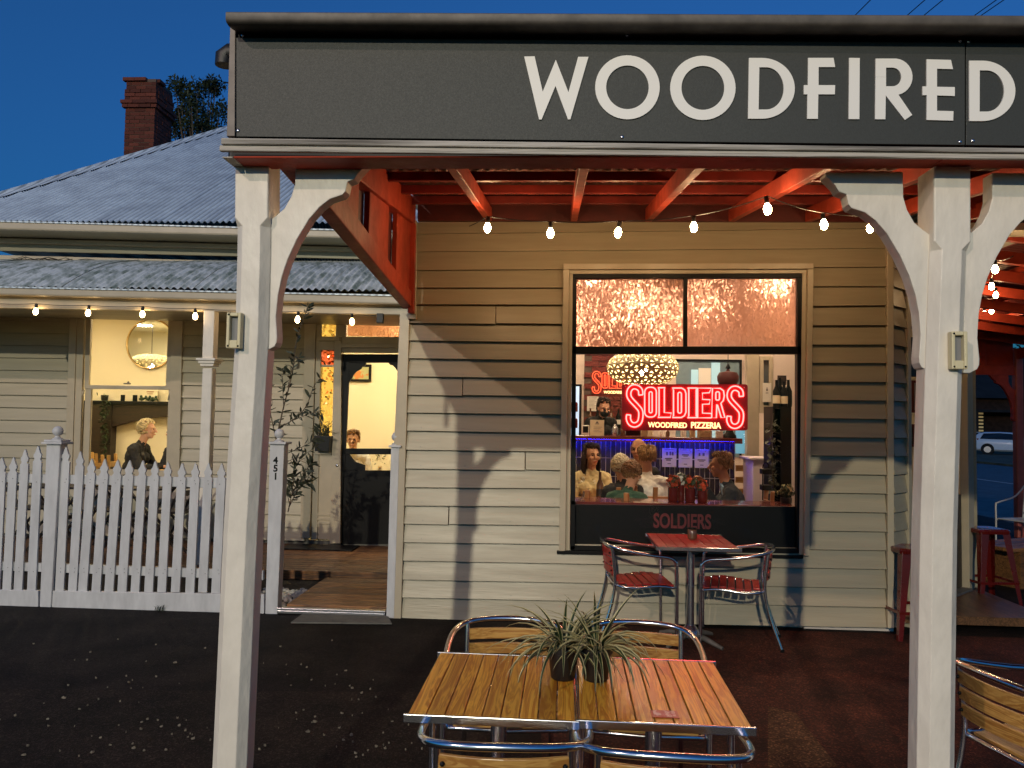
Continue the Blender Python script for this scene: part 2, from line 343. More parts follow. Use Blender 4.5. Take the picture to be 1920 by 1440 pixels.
setting('footpath_patch', MB().add([(G(-30,1292).x,G(-30,1292).y,.0015),(G(940,1300).x,G(940,1300).y,.0015),(G(940,1300).x+.05,-6,.0015),(G(-30,1292).x-.3,-6,.0015)],[(0,1,2,3)]), M['asphalt2'])
tag(part('paving_slab', mb, M['concrete'], bevel=.004), 'cracked pale concrete slab on the asphalt in front of the gate threshold', 'slab')
mb = MB(); rl = random.Random(3); lastx = lasty = 0
for k in range(170):
    px = rl.uniform(-20, 1000); py = 1190+250*rl.random()**.62
    if k % 3: px += (lastx-px)*.82; py += (lasty-py)*.7
    else: lastx, lasty = px, py
    if px > 700 and rl.random() < .6: continue
    g = G(px, py); s = rl.uniform(.003, .013)*(1.25 if rl.random() < .15 else .8); a = rl.uniform(0, 6.28); n = rl.randint(4, 6)
    pts = [(g.x+s*math.cos(a+2*math.pi*i/n)*rl.uniform(.5, 1.1), g.y+s*.8*math.sin(a+2*math.pi*i/n)*rl.uniform(.5, 1.1)) for i in range(n)]
    t = [rl.uniform(.003, .012) for _ in range(n)]
    mb.add([(x, y, .002) for x, y in pts]+[(x, y, .002+h) for (x, y), h in zip(pts, t)], [tuple(range(n-1,-1,-1)), tuple(range(n, 2*n))]+[(i, (i+1) % n, n+(i+1) % n, n+i) for i in range(n)])
M['petal'] = mat('dry petals', (.22,.19,.14), .8, var=.7, scale=25, lo=.3, hi=.7)
o = part('fallen_leaves', mb, M['petal']); o['kind'] = 'stuff'; o['label'] = 'pale dry leaf litter scattered over the dark footpath'

# ================================================================== SHOP BUILDING
shop = thing('shop_building', 'cream weatherboard corner shop with a large lit window under a red verandah', 'shop', (0, 0, 0))
LL = [(418,416),(440.3,438.3),(473.6,471.7),(508.1,506.7),(540.6,540.6),(571.7,572.5),(606.4,608.3),(639.2,642.8),(672.5,676.4),(706.4,710),(740.6,743.3),(773.9,777.2),(807.8,811.9),(843.3,846.7),(878.6,881.4),(913.3,915.3),(947.5,949.4),(981.4,984.7),(1016,1019.7),(1050.3,1054),(1085.6,1089),(1119,1124.5),(1159,1164)]
LR = [(412,411),(430,429.5),(467,466.4),(502,501.7),(538,537.8),(575,573.6),(611,610.6),(647,647),(681,681.4),(716,717),(750,751.4),(784,786),(819,821),(853.6,855.6),(888,890),(923,925),(958,960.5),(994,996),(1029,1031),(1063,1066),(1099.4,1101.7),(1134,1137),(1173,1175)]
def lerp(a, b, t): return a+(b-a)*t
def yl(k, px): return lerp(LL[k][0], LL[k][1], (px-780)/270)
def yr(k, px): return lerp(LR[k][0], LR[k][1], (px-1520)/138)
def board(pl, pr, name='weatherboard', par=None, m=None, Y=0.0, th=(.040, .003)):
    # pl = (px, y top, y bottom) left end, pr right end; feather-edge board lapping the one below
    rb = random.Random(int(pl[1]*7+pl[0])); j = lambda: rb.uniform(-.0015, .0015)
    a, b = P(pl[0], pl[2], Y), P(pr[0], pr[2], Y); c, d = P(pl[0], pl[1], Y), P(pr[0], pr[1], Y)
    j1, j2 = j(), j()
    lo = [Vector((a.x, Y-th[0]+j1, a.z)), Vector((b.x, Y-th[0]+j2, b.z)), Vector((b.x, Y+.02, b.z)), Vector((a.x, Y+.02, a.z))]
    hi = [Vector((c.x, Y-th[1], c.z+.004)), Vector((d.x, Y-th[1], d.z+.004)), Vector((d.x, Y+.02, d.z+.004)), Vector((c.x, Y+.02, c.z+.004))]
    return part(name, MB().hexa(lo, hi), m or M['cream'], par or shop, bevel=.0025)
ledge = lambda y: 753+(1160-y)*.027                  # left end of the boards in the photo
for k in range(22):
    if k in (0, 1, 2) or k >= 18:
        x0 = ledge(LL[k][0]) if k > 5 else 770
        nm = 'baseboard' if k == 21 else 'weatherboard'
        board((x0, yl(k, x0), yl(k+1, x0)), (1659, yr(k, 1659), yr(k+1, 1659)), nm)
    else:
        x0 = ledge(LL[k][0]) if k > 5 else 770
        jx = {5:930, 9:868, 13:985, 16:842}.get(k)
        if jx:
            board((x0, yl(k, x0), yl(k+1, x0)), (jx-.7, yl(k, jx), yl(k+1, jx)+.8)); board((jx+.7, yl(k, jx), yl(k+1, jx)-.5), (1062, yl(k, 1062), yl(k+1, 1062)))
        else: board((x0, yl(k, x0), yl(k+1, x0)), (1062, yl(k, 1062), yl(k+1, 1062)))
        board((1508, yr(k, 1508), yr(k+1, 1508)), (1659, yr(k, 1659), yr(k+1, 1659)))
nl = MB(); rn = random.Random(77)
for k in range(3, 21):
    for px in (790, 872, 955, 1038, 1535, 1612):
        if rn.random() < .2: continue
        y = (yl(k+1, px) if px < 1200 else yr(k+1, px))-6; v = P(px+rn.uniform(-3,3), y, -.034); nl.ball((v.x, -.0335, v.z), .0034, 6, 4)
part('nails', nl, M['grey'], shop)
def slab(pts, y0, y1, name, m, par, bevel=0, Y=0.0, **kw):       # photo outline on plane Y, thickness y0..y1
    q = [P(x, y, Y) for x, y in pts]
    return part(name, MB().prism([Vector((v.x, y0, v.z)) for v in q], (0, y1-y0, 0)), m, par, bevel=bevel, **kw)
# corner boards
slab([(727,1160),(754,1161),(770,590),(752,590)], -.056, .03, 'corner_board', M['trim'], shop, .004)
slab([(1659,446),(1671,446),(1672,1175),(1660,1175)], -.050, .02, 'corner_board', M['trim'], shop, .004)
slab([(766,417),(784,417),(783,600),(767,600)], -.075, -.047, 'wall_plate', M['trim'], shop, .004)
# window
trim = [((1056,497),(1521,496),(1521,507),(1056,508)), ((1056,508),(1067,508),(1060,1031),(1048,1031)), ((1510,507),(1521,507),(1513,1040),(1503,1040))]
for t in trim: slab(t, -.068, .0, 'window_trim', M['trim'], shop, .005)
for t in (((1067,508),(1510,507),(1510,514),(1067,515)), ((1067,515),(1074,515),(1068,1031),(1060,1031)), ((1502,514),(1510,514),(1503,1039),(1496,1039))):
    slab(t, -.036, .0, 'window_trim', M['trim'], shop, .003)
slab([(1044,1031),(1068,1031),(1503,1040),(1503,1046),(1044,1037)], -.05, -.021, 'window_sill', M['dark'], shop, .003)
fr = MB()
for q in (((1074,515),(1502,514),(1502,522),(1074,523)), ((1074,523),(1081,523),(1078,1030),(1069,1030)), ((1493,522),(1502,522),(1503,1036),(1493,1036)),
          ((1073,650),(1502,650),(1502,664),(1073,664)), ((1070,1022),(1503,1028),(1503,1037),(1069,1031)), ((1070,938),(1078,938),(1078,946),(1070,946))):
    v = [P(x, y, 0) for x, y in q]; fr.prism([Vector((p.x, -.03, p.z)) for p in v], (0, .075, 0))
win = part('window', fr, M['dark'], shop, bevel=.003)
slab([(1281,521),(1288,521),(1288,651),(1281,651)], -.026, .03, 'sash_bar', M['dark'], win, .002)
def sheetpane(pts, Y, name, m, par):
    q = [P(x, y, Y) for x, y in pts]; return part(name, MB().add(q, [(0,1,2,3)]), m, par)
sheetpane([(1079,652),(1282,652),(1282,520),(1079,520)], .01, 'patterned_pane', M['obscure'], win)
sheetpane([(1287,652),(1495,652),(1495,520),(1287,520)], .01, 'patterned_pane', M['obscure'], win)
q = [P(x, y, .01) for x, y in ((1077,1024),(1494,1030),(1494,662),(1077,662))]
part('pane', MB().add(q, [(0,1,2,3)]), M['pane'], win)
stallp = slab([(1070,947),(1500,951),(1500,1034),(1070,1030)], .03, .06, 'stall_panel', M['dark'], shop)
# reflection of the neon sign put in as red letters on the black panel
me = textmesh('SOLDIERS', .155, .004, .004)
M['redreflect'] = mat('dark red sign reflection', (.13,.008,.008), .5)
pc = P(1279, 990, .026); o = inst('sign_reflection', me, (0,0,0), stallp); me.materials.append(M['redreflect'])
w = max(v.co.x for v in me.vertices)-min(v.co.x for v in me.vertices); tw = (P(1333,980,.026)-P(1225,980,.026)).length
hz = max(v.co.z for v in me.vertices); th_ = P(1279,963,.026).z-pc.z
o.location = (pc.x, .026, pc.z); o.scale = (tw/w, 1, th_/hz)
# canted corner beside the window
cp = P(1671, 800, 0); C0 = Vector((cp.x-.005, .0, 0)); cd_ = Vector((.7071, .7071, 0)); cn = Vector((.7071, -.7071, 0))
zs = [P(1671, lerp(LR[k][0], LR[k][1], 1.08), 0).z for k in range(23)]
for k in range(22):
    a = C0+cd_*.004; b = C0+cd_*.27
    lo = [a+cn*.034, b+cn*.034, b-cn*.01, a-cn*.01]; hi = [a+cn*.005, b+cn*.005, b-cn*.01, a-cn*.01]
    part('weatherboard', MB().hexa([v+Vector((0,0,zs[k+1])) for v in lo], [v+Vector((0,0,zs[k]+.004)) for v in hi]), M['cream'], shop, bevel=.0025)
for d0, d1 in ((.27, .34),):
    a, b = C0+cd_*d0, C0+cd_*d1
    part('corner_board', MB().hexa([a+cn*.04, b+cn*.04, b-cn*.02, a-cn*.02], [v+Vector((0,0,zs[0])) for v in (a+cn*.04, b+cn*.04, b-cn*.02, a-cn*.02)]), M['trim'], shop, bevel=.004)
def cant(d0, d1, z0, z1, n0, n1, name, m, par=None, bevel=.003):
    a, b = C0+cd_*d0, C0+cd_*d1; q = [a+cn*n0, b+cn*n0, b+cn*n1, a+cn*n1]
    return part(name, MB().hexa([v+Vector((0,0,z0)) for v in q], [v+Vector((0,0,z1)) for v in q]), m, par or shop, bevel=bevel)
# glazed entry doors on the canted corner
cant(.345, 1.75, 2.58, 2.72, .02, -.05, 'door_head', M['trim']); cant(.345, 1.75, 2.72, zs[0], .012, -.05, 'wall', M['cream'])
cant(1.75, 1.9, 0, zs[0], .03, -.05, 'corner_board', M['trim'])
cant(.345, 1.75, 0, .14, .06, -.3, 'door_step', M['kerb'])
dr = cant(.39, .48, .15, 2.5, -.02, -.06, 'entry_door', M['dark'])
cant(.48, .62, 2.15, 2.5, -.02, -.06, 'door_rail', M['dark'], dr); cant(.48, 1.7, .15, 1.05, -.02, -.06, 'door_panel', M['darkwood'], dr)
# rest of the shell
def wallbox(x0, x1, y0, y1, z0, z1, name, m): return part(name, MB().box(x0, x1, y0, y1, z0, z1), m, shop)
XL = -1.22
M['plaster'] = mat('warm white plaster', (.78,.66,.58), .7, var=.06, scale=3)
M['ceil'] = mat('cream ceiling', (.70,.62,.50), .7)
M['floorw'] = woodmat('dark floorboards', (.14,.07,.03), (.05,.025,.01), .4, 1)
wallbox(XL, .10, .03, .10, 0, 3.62, 'inner_wall', M['plaster']); wallbox(2.11, 2.84, .03, .10, 0, 3.62, 'inner_wall', M['plaster'])
wallbox(.104, 2.106, .03, .10, 2.98, 3.62, 'inner_wall', M['plaster']); wallbox(.104, 2.106, .064, .11, 0, .62, 'inner_wall', M['plaster'])
wallbox(XL, XL+.1, .104, 5.4, 0, 3.62, 'side_wall', M['cream'])
wallbox(XL+.104, 4.3, 5.3, 5.4, 0, 3.62, 'inner_wall', M['plaster'])
wallbox(4.2, 4.3, 1.5, 5.296, 0, 3.62, 'side_wall', M['cream'])
wallbox(XL+.104, 4.19, .114, 5.29, .05, .12, 'floor', M['floorw'])
wallbox(XL+.104, 4.19, .114, 5.29, 3.40, 3.46, 'ceiling', M['ceil'])
wallbox(2.72, 2.80, .114, 1.5, .12, 3.39, 'inner_wall', M['plaster'])
# hipped iron roof of the shop (hidden behind the sign, closes the building)
mb = MB(); z0 = 3.63
mb.add([(-1.3,-.1,z0),(2.9,-.1,z0),(4.4,1.4,z0),(4.4,5.5,z0),(-1.3,5.5,z0),(.8,2.5,4.4),(1.6,2.7,4.4)], [(0,1,6,5),(1,2,6),(2,3,6),(3,4,5,6),(4,0,5),(0,4,3,2,1)])
part('roof', mb, M['galv'], shop)

# ================================================================== VERANDAH
ver = thing('verandah', 'terracotta red timber verandah with white posts along the shop front', 'verandah', (0, 0, 0))
YF = -3.9
# posts: square head, chamfered shaft
def post(cxs, y0, name, par, head_z, w=.128):
    # cxs: list of (x centre, z) from bottom to top
    h = w/2; c = .030
    def octo(x, z, cc): return [Vector((x+dx, y0+h+dy, z)) for dx, dy in ((-h+cc,-h),(h-cc,-h),(h,-h+cc),(h,h-cc),(h-cc,h),(-h+cc,h),(-h,h-cc),(-h,-h+cc))]
    vs = []; fs = []
    pr = [(x, z, c) for x, z in cxs if z < head_z-.04]
    xh = cxs[-1][0]
    def xat(z):
        for (x0, z0), (x1, z1) in zip(cxs, cxs[1:]):
            if z0 <= z <= z1: return lerp(x0, x1, (z-z0)/(z1-z0))
        return cxs[-1][0]
    pr += [(xat(head_z-.03), head_z-.03, c), (xat(head_z), head_z, .0035), (cxs[-1][0], cxs[-1][1], .0035)]
    for x, z, cc in pr: vs += octo(x, z, cc)
    for i in range(len(pr)-1):
        for k in range(8): fs.append((i*8+k, i*8+(k+1) % 8, i*8+8+(k+1) % 8, i*8+8+k))
    fs += [tuple(range(7,-1,-1)), tuple(len(vs)-8+k for k in range(8))]
    return part(name, MB().add(vs, fs), M['white'], par, bevel=.003)
def pxz(px, py, Y): v = P(px, py, Y); return (v.x, v.z)
PY = -3.86
lc = [(424,1440),(444,1000),(452,860),(466,640),(470,480),(471,405),(472,296)]
cl = [pxz(x, y, PY) for x, y in lc]; cl = [(cl[0][0]-.02, 0.0)]+cl
postL = post(cl, PY, 'post', ver, P(470,408,PY).z)
rc = [(1762,1440),(1768,1000),(1777,700),(1786,450),(1786,312)]
cr = [pxz(x, y, PY) for x, y in rc]; cr = [(cr[0][0]-.01, 0.0)]+cr
postR = post(cr, PY, 'post', ver, P(1786,452,PY).z)
PB = MB().box(-.075, .075, -.02, .125, -.09, .06)
# brackets: fretted outline in photo pixels (left post), reused beside the right post
brk = [(549,294),(685,295),(684,301),(666,320),(660,330),(647,335),(643,353),(637,360),(613,368),(594,383),(574,406),(550,446),(533,483),(522,516),(515,550),(511,590),(513,630),(512,640),(508,648),(495,655),(484,655),(495,411),(513,398),(527,386),(540,363),(547,340)]
bp = [P(x, y, PY) for x, y in brk]; ox, oz = cl[-1][0], bp[0].z
bw = [(v.x-ox, v.z-oz) for v in bp]
ps = P(484, 655, PY).x-cl[4][0]
def bracket(par, x, z, sgn, kx=1.0):
    pts = [Vector((x+sgn*u*kx, PY+.035, z+w)) for u, w in bw]
    me = MB().prism(pts, (0, .065, 0)).mesh('bracket', False, WL[par.name])
    bm = bmesh.new(); bm.from_mesh(me); bmesh.ops.triangulate(bm, faces=[f for f in bm.faces if len(f.verts) > 4]); bm.to_mesh(me); bm.free()
    return part('bracket', me, M['white'], par, bevel=.003)
bracket(ver, ox, oz, 1)
zr = P(1690, 316, PY).z; xr = cr[-1][0]
bracket(ver, xr, zr, -1); bracket(ver, xr, P(1860, 318, PY).z, 1)
# cream boxes on the posts
def wallbox_fix(px, py, label):
    v = P(px, py, PY); t = thing('ash_box', label, 'wall box', (v.x, PY, v.z), 'cream boxes screwed to the verandah posts')
    mb = MB(); w, h, d = .027, .132, .032
    mb.box(v.x-w, v.x-w+.012, PY-d, PY-.002, v.z-h/2, v.z+h/2); mb.box(v.x+w-.012, v.x+w, PY-d, PY-.002, v.z-h/2, v.z+h/2)
    mb.box(v.x-w+.012, v.x+w-.012, PY-d+.002, PY-.002, v.z-h/2, v.z-h/2+.030); mb.box(v.x-w+.012, v.x+w-.012, PY-d+.001, PY-.002, v.z+h/2-.014, v.z+h/2)
    part('case', mb, M['box'], t, bevel=.003)
    part('recess', MB().box(v.x-w+.0125, v.x+w-.0125, PY-.012, PY-.003, v.z-h/2+.0305, v.z+h/2-.0145), M['grey'], t)
    for sx, sz in ((-1,-1),(1,-1),(-1,1)):
        me = MB().ball((0,0,0), .0038, 8, 5).mesh('screw', True); me.materials.append(M['dark']); inst('screw', me, (v.x+sx*.019, PY-d, v.z+sz*(h/2-.008)), t)
wallbox_fix(444, 621, 'cream plastic box with grey recess screwed to the left verandah post')
wallbox_fix(1791, 658, 'cream plastic box with grey recess screwed to the right verandah post')
# front beam, mouldings, gutter
X0 = P(414, 280, -3.97).x; X1 = 3.2
def zpx(px, py, Y): return P(px, py, Y).z
def longbar(name, pl, pr, thick, Y0, Y1, m, x0=None, bevel=.004, par=None):
    # pl/pr: (px, y top, y bottom) photo lines on plane Y0, extended to X1
    a, b, c, d = P(pl[0], pl[1], Y0), P(pr[0], pr[1], Y0), P(pl[0], pl[2], Y0), P(pr[0], pr[2], Y0)
    def at(p, q, x): return lerp(p.z, q.z, (x-p.x)/(q.x-p.x))
    xa = a.x if x0 is None else x0
    lo = [Vector((xa, Y0, at(c, d, xa))), Vector((X1, Y0, at(c, d, X1))), Vector((X1, Y1, at(c, d, X1))), Vector((xa, Y1, at(c, d, xa)))]
    hi = [Vector((xa, Y0, at(a, b, xa))), Vector((X1, Y0, at(a, b, X1))), Vector((X1, Y1, at(a, b, X1))), Vector((xa, Y1, at(a, b, xa)))]
    return part(name, MB().hexa(lo, hi), m, par or ver, bevel=bevel)
longbar('moulding', (414,258,270), (1920,277,286), 0, -3.985, -3.957, M['weathered'])
longbar('moulding', (411,271.5,283), (1920,288,298), 0, -3.975, -3.957, M['weathered'])
BZ = P(1100, 289.5, -3.965).z+.001; BT = min(P(414,262,-3.985).z, P(1920,281,-3.985).z)-.012; BY0, BY1 = -3.955, -3.825
part('beam', MB().box(X0+.04, xr-.066, BY0, BY1, BZ, BT), M['red'], ver, bevel=.004)
part('moulding', MB().box(X0-.001, X0+.038, -3.955, -3.70, BZ-.002, BT), M['weathered'], ver, bevel=.004)
part('beam', MB().box(xr-.064, X1, BY0, BY1, BZ, BT), M['red'], ver, bevel=.004)
# roll gutter above the sign
r_ = .0185; GZ = P(430, 20, -4.0).z-r_; gx0 = P(423, 30, -4.0).x
prof = [(-.027,r_),(-.035,r_*.65),(-.035,-r_*.6),(-.028,-r_*1.1),(-.005,-r_*1.3),(.035,-r_*.9),(.062,-r_*.5),(.10,-r_*.4),(.10,r_)]
gz1 = P(1920, 27, -4.0).z-r_; gxr = P(1920, 30, -4.0).x
prf = lambda x, dz: [Vector((x, -3.965+u, GZ+dz+w)) for u, w in prof]
g = MB(); n = len(prof); g.add(prf(gx0, 0)+prf(X1, (gz1-GZ)*(X1-gx0)/(gxr-gx0)), [tuple(range(n)), tuple(range(2*n-1,n-1,-1))]+[(i, n+i, n+(i+1) % n, (i+1) % n) for i in range(n)])
part('gutter', g, M['charcoal'], ver, smooth=50)
# side panel of the verandah (plane across the footpath) with slotted boards
XW, XN = P(779,578,-.05).x-.036, -1.135                 # panel line: at the wall, at the front post
XP = XW
xp = lambda y: lerp(XW, XN, min(1, max(0, -y/3.73)))
def pnl(px, py):
    y = -1.5
    for _ in range(12): y = PX(px, py, xp(y)-.012).y
    return y
TB = lambda y: 2.648-.040*y
TBH = lambda y: TB(y)+.131
zroof = lambda y: 3.43+.136*y          # underside of rafters
def pbox(name, y0, y1, d0, d1, za, zb, m, bevel=.006):
    za = za if callable(za) else (lambda y, v=za: v); zb = zb if callable(zb) else (lambda y, v=zb: v)
    q = ((y0,d0),(y0,d1),(y1,d1),(y1,d0))
    part(name, MB().hexa([(xp(y)+d, y, za(y)) for y, d in q], [(xp(y)+d, y, zb(y)) for y, d in q]), m, ver, bevel=bevel)
pbox('tie_beam', -3.73, -.05, -.075, .012, TB, lambda y: TB(y)+.135, M['red'])
pbox('end_rafter', -3.73, -.05, -.075, .018, lambda y: zroof(y)-.03, lambda y: zroof(y)+.187, M['red'])
s1a, s1b, s2a, s2b = pnl(672,400), pnl(693,400), pnl(728,450), pnl(744,450)
for y0, y1 in ((-3.72, s1a), (s1b, s2a), (s2b, -.046)):
    pbox('panel_board', y0, y1, -.05, -.012, TBH, lambda y: zroof(y)-.02, M['red'], .003)
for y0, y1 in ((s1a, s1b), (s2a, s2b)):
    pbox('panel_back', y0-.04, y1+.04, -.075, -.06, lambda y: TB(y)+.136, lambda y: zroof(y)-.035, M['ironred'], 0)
part('panel_stile', MB().box(XP-.0115, XP+.035, -.14, -.078, TB(0)-.045, zroof(-.1)-.035), M['red'], ver, bevel=.004)
M['ironred2'] = mat('dark red batten paint', (.22,.022,.014), .45, var=.25, scale=6)
# rafters
rx = [P(x, 415, 0).x for x in (917, 1076, 1215, 1370, 1513)]
rx += [rx[-1]+.62*k for k in (1, 2)]
for x in rx:
    part('rafter', MB().hexa([(x-.028,-3.735,zroof(-3.735)),(x+.028,-3.735,zroof(-3.735)),(x+.028,-.03,zroof(-.03)),(x-.028,-.03,zroof(-.03))],
         [(x-.028,-3.735,zroof(-3.735)+.115),(x+.028,-3.735,zroof(-3.735)+.115),(x+.028,-.03,zroof(-.03)+.115),(x-.028,-.03,zroof(-.03)+.115)]), M['red'], ver, bevel=.004)
for y in (-3.55, -3.0, -2.45, -1.9, -1.35, -.8, -.25):
    z = zroof(y)+.117
    part('purlin', MB().box(xp(y)-.06, X1+1.5, y-.02, y+.02, z, z+.065), M['ironred2'], ver, bevel=.003)
part('wall_plate', MB().box(XL, 2.76, -.045, .0, zroof(-.03)+.0, zroof(-.03)+.16), M['ironred'], ver)
def corr(x0, x1, prof, pitch, amp, per=8, xs=None):     # corrugated strip: prof = [(y, z, ny, nz)...]
    n = max(2, int(round((x1-x0)/pitch*per))); mb = MB(); vs = []; m = len(prof)
    for i in range(n+1):
        x = x0+(x1-x0)*i/n; a = amp*math.cos(2*math.pi*x/pitch)
        for y, z, ny, nz in prof: vs.append((x, y+ny*a, z+nz*a))
    fs = [(i*m+k, i*m+m+k, i*m+m+k+1, i*m+k+1) for i in range(n) for k in range(m-1)]
    return mb.add(vs, fs)
nx = int((X1+1.5-XN)/.76)+1
for k in range(nx):
    zo = .004*(k % 2)
    pr = [(-3.82, zroof(-3.82)+.20+zo, 0, 1), (-.02, zroof(-.02)+.20+zo, 0, 1)]
    part('roof_sheet', corr(XN-.10+.76*k, XN-.10+.76*k+.80, pr, .076, .009), M['ironred'], ver, smooth=True)
# dark round pipe end behind the sign
vp = P(416, 100, -3.72); vq = P(470, 100, -3.72)
part('downpipe', MB().tube([(vq.x+.05,-3.72,vp.z),(vp.x+.03,-3.72,vp.z),(vp.x+.012,-3.72,vp.z-.012),(vp.x+.012,-3.72,vp.z-.05)], .036, 12).tube([(vp.x+.045,-3.70,vp.z-.05),(vp.x+.05,-3.70,2.72)], .018, 8), M['cable'], ver, smooth=50)

# ================================================================== FASCIA SIGN
sgn = thing('fascia_sign', 'charcoal fascia sign with white letters reading WOODFIRED above the verandah', 'sign', (0, YF, 2.7))
seam = 1810.5
def fz(px, t): return None
a, b = P(443, 60, YF), P(443, 257, YF); c, d = P(seam, 70, YF), P(seam, 273, YF)
xe = X1; sl = (d.z-b.z)/(d.x-b.x); GB = GZ-r_*.6; e2 = (gz1-GZ)/(gxr-gx0)
zt = lambda x: GZ+e2*(x-gx0)-.03
part('panel', MB().hexa([(b.x, YF, b.z+.002), (d.x-.002, YF, d.z+.002), (d.x-.002, YF+.012, d.z+.002), (b.x, YF+.012, b.z+.002)], [(a.x, YF, zt(a.x)), (c.x-.002, YF, zt(c.x)), (c.x-.002, YF+.012, zt(c.x)), (a.x, YF+.012, zt(a.x))]), M['panel'], sgn, bevel=.0015)
part('panel', MB().hexa([(d.x+.002, YF, d.z+.002), (xe, YF, b.z+.002+sl*(xe-b.x)), (xe, YF+.012, b.z+.002+sl*(xe-b.x)), (d.x+.002, YF+.012, d.z+.002)], [(c.x+.002, YF, zt(c.x)), (xe, YF, zt(xe)), (xe, YF+.012, zt(xe)), (c.x+.002, YF+.012, zt(c.x))]), M['panel'], sgn, bevel=.0015)
M['endtrim'] = mat('grey brown end trim', (.20,.165,.14), .5, var=.2, scale=10)
e0, e1, e2_, e3 = P(432,50,YF), P(442,50,YF), P(441,256,YF), P(425.5,256,YF)
part('end_trim', MB().hexa([(e3.x,YF-.004,e3.z),(e2_.x,YF-.004,e2_.z),(e2_.x,YF+.06,e2_.z),(e3.x,YF+.06,e3.z)], [(e0.x,YF-.004,e0.z),(e1.x,YF-.004,e1.z),(e1.x,YF+.06,e1.z),(e0.x,YF+.06,e0.z)]), M['endtrim'], sgn, bevel=.002)
part('backing', MB().box(e3.x+.01, X1, YF+.02, YF+.075, BT+.002, 3.165), M['dark'], sgn)
for px, py in ((446,245),(1166.5,257),(1800,266),(1824,264),(1800,76),(1816,78),(1176,66),(455,66)):
    v = P(px, py, YF); me = MB().ball((0,0,0), .0075, 8, 5, (1,.5,1)).mesh('screw', True); me.materials.append(M['steel']); inst('screw', me, v, sgn)
def arc(cx, cy, rx_, ry_, a0, a1, n=28):
    return [(cx+rx_*math.cos(math.radians(a0+(a1-a0)*i/n)), cy+ry_*math.sin(math.radians(a0+(a1-a0)*i/n))) for i in range(n+1)]
c6 = lambda pts: [(940+x/3.84, 60+y/3.84) for x, y in pts]
c7 = lambda pts: [(1420+x/3.84, y/3.84) for x, y in pts]
LT = -.006
def lett(loop, label):
    q = [P(x, y, YF) for x, y in loop]; me = MB().prism([v+Vector((0,LT,0)) for v in q], (0, -LT-.0005, 0)).mesh('letter', False, WL[sgn.name])
    bm = bmesh.new(); bm.from_mesh(me); bmesh.ops.triangulate(bm, faces=[f for f in bm.faces if len(f.verts) > 4]); bm.to_mesh(me); bm.free()
    part('letter', me, M['letter'], sgn, label=label)
def lettring(o_, i_, label):
    part('letter', MB().ringplate([P(x,y,YF)+Vector((0,LT,0)) for x, y in o_], [P(x,y,YF)+Vector((0,LT,0)) for x, y in i_], (0, -LT-.0005, 0)), M['letter'], sgn, label=label)
lett(c6([(165,182),(240,180),(298,435),(392,205),(483,438),(553,184),(627,184),(497,633),(480,634),(390,393),(290,634),(272,634)]), 'white letter W')
for cx, cy, a_, b_, c_, d_ in ((907,403,232,230,153,157),(1449,407,235,231,154,158)):
    lettring(c6(arc(cx,cy,a_,b_,0,360,47)[:-1]), c6(arc(cx,cy,c_,d_,0,360,47)[:-1]), 'white letter O')
def dshape(x0t, x0b, yt, yb, xr_, k=30):
    ym = (yt+yb)/2; ry_ = (yb-yt)/2; xs = x0t+(xr_-x0t)*.28
    return [(x0t, yt)]+[(xs+(xr_-xs)*math.sin(math.pi*i/k), ym-ry_*math.cos(math.pi*i/k)) for i in range(k+1)]+[(x0b, yb)]
lettring(dshape(1403.5,1401.8,110,223.7,1489.3), dshape(1423,1421.6,127.5,206.5,1468.5), 'white letter D after the second O')
lett(c7([(362,422),(545,422),(556,488),(437,488),(437,618),(556,618),(554,684),(435,684),(432,860),(355,860),(357,684),(331,684),(331,618),(360,618)]), 'white letter F with crossbar through its stem')
lett(c7([(657,422),(733,423),(730,862),(653,862)]), 'white letter I')
hole = [(922,492),(968,492)]+arc(968,559,63,67,-80,80,14)+[(968,626),(922,626)]
outR = [(847,427),(985,427)]+arc(985,558,127,131,-85,78,14)+[(1012,688),(1110,832),(1057,868),(920,692),(917,863),(843,863)]
hr = hole[::-1]
lett(c7(outR+[(846,560),(921.9,560)]+[hr[0]]+hr[1:]+[(921.9,559),(846.2,559)]), 'white letter R')
lett(c7([(1213,432),(1388,437),(1403,503),(1288,500),(1288,630),(1416,632),(1416,696),(1288,692),(1288,802),(1406,805),(1404,873),(1213,868),(1215,690),(1184,690),(1184,627),(1213,627)]), 'white letter E with crossbar through its stem')
lettring(c7(dshape(1519,1520,442,876,1851)), c7(dshape(1595,1594,512,808,1770)), 'white letter D at the right end')
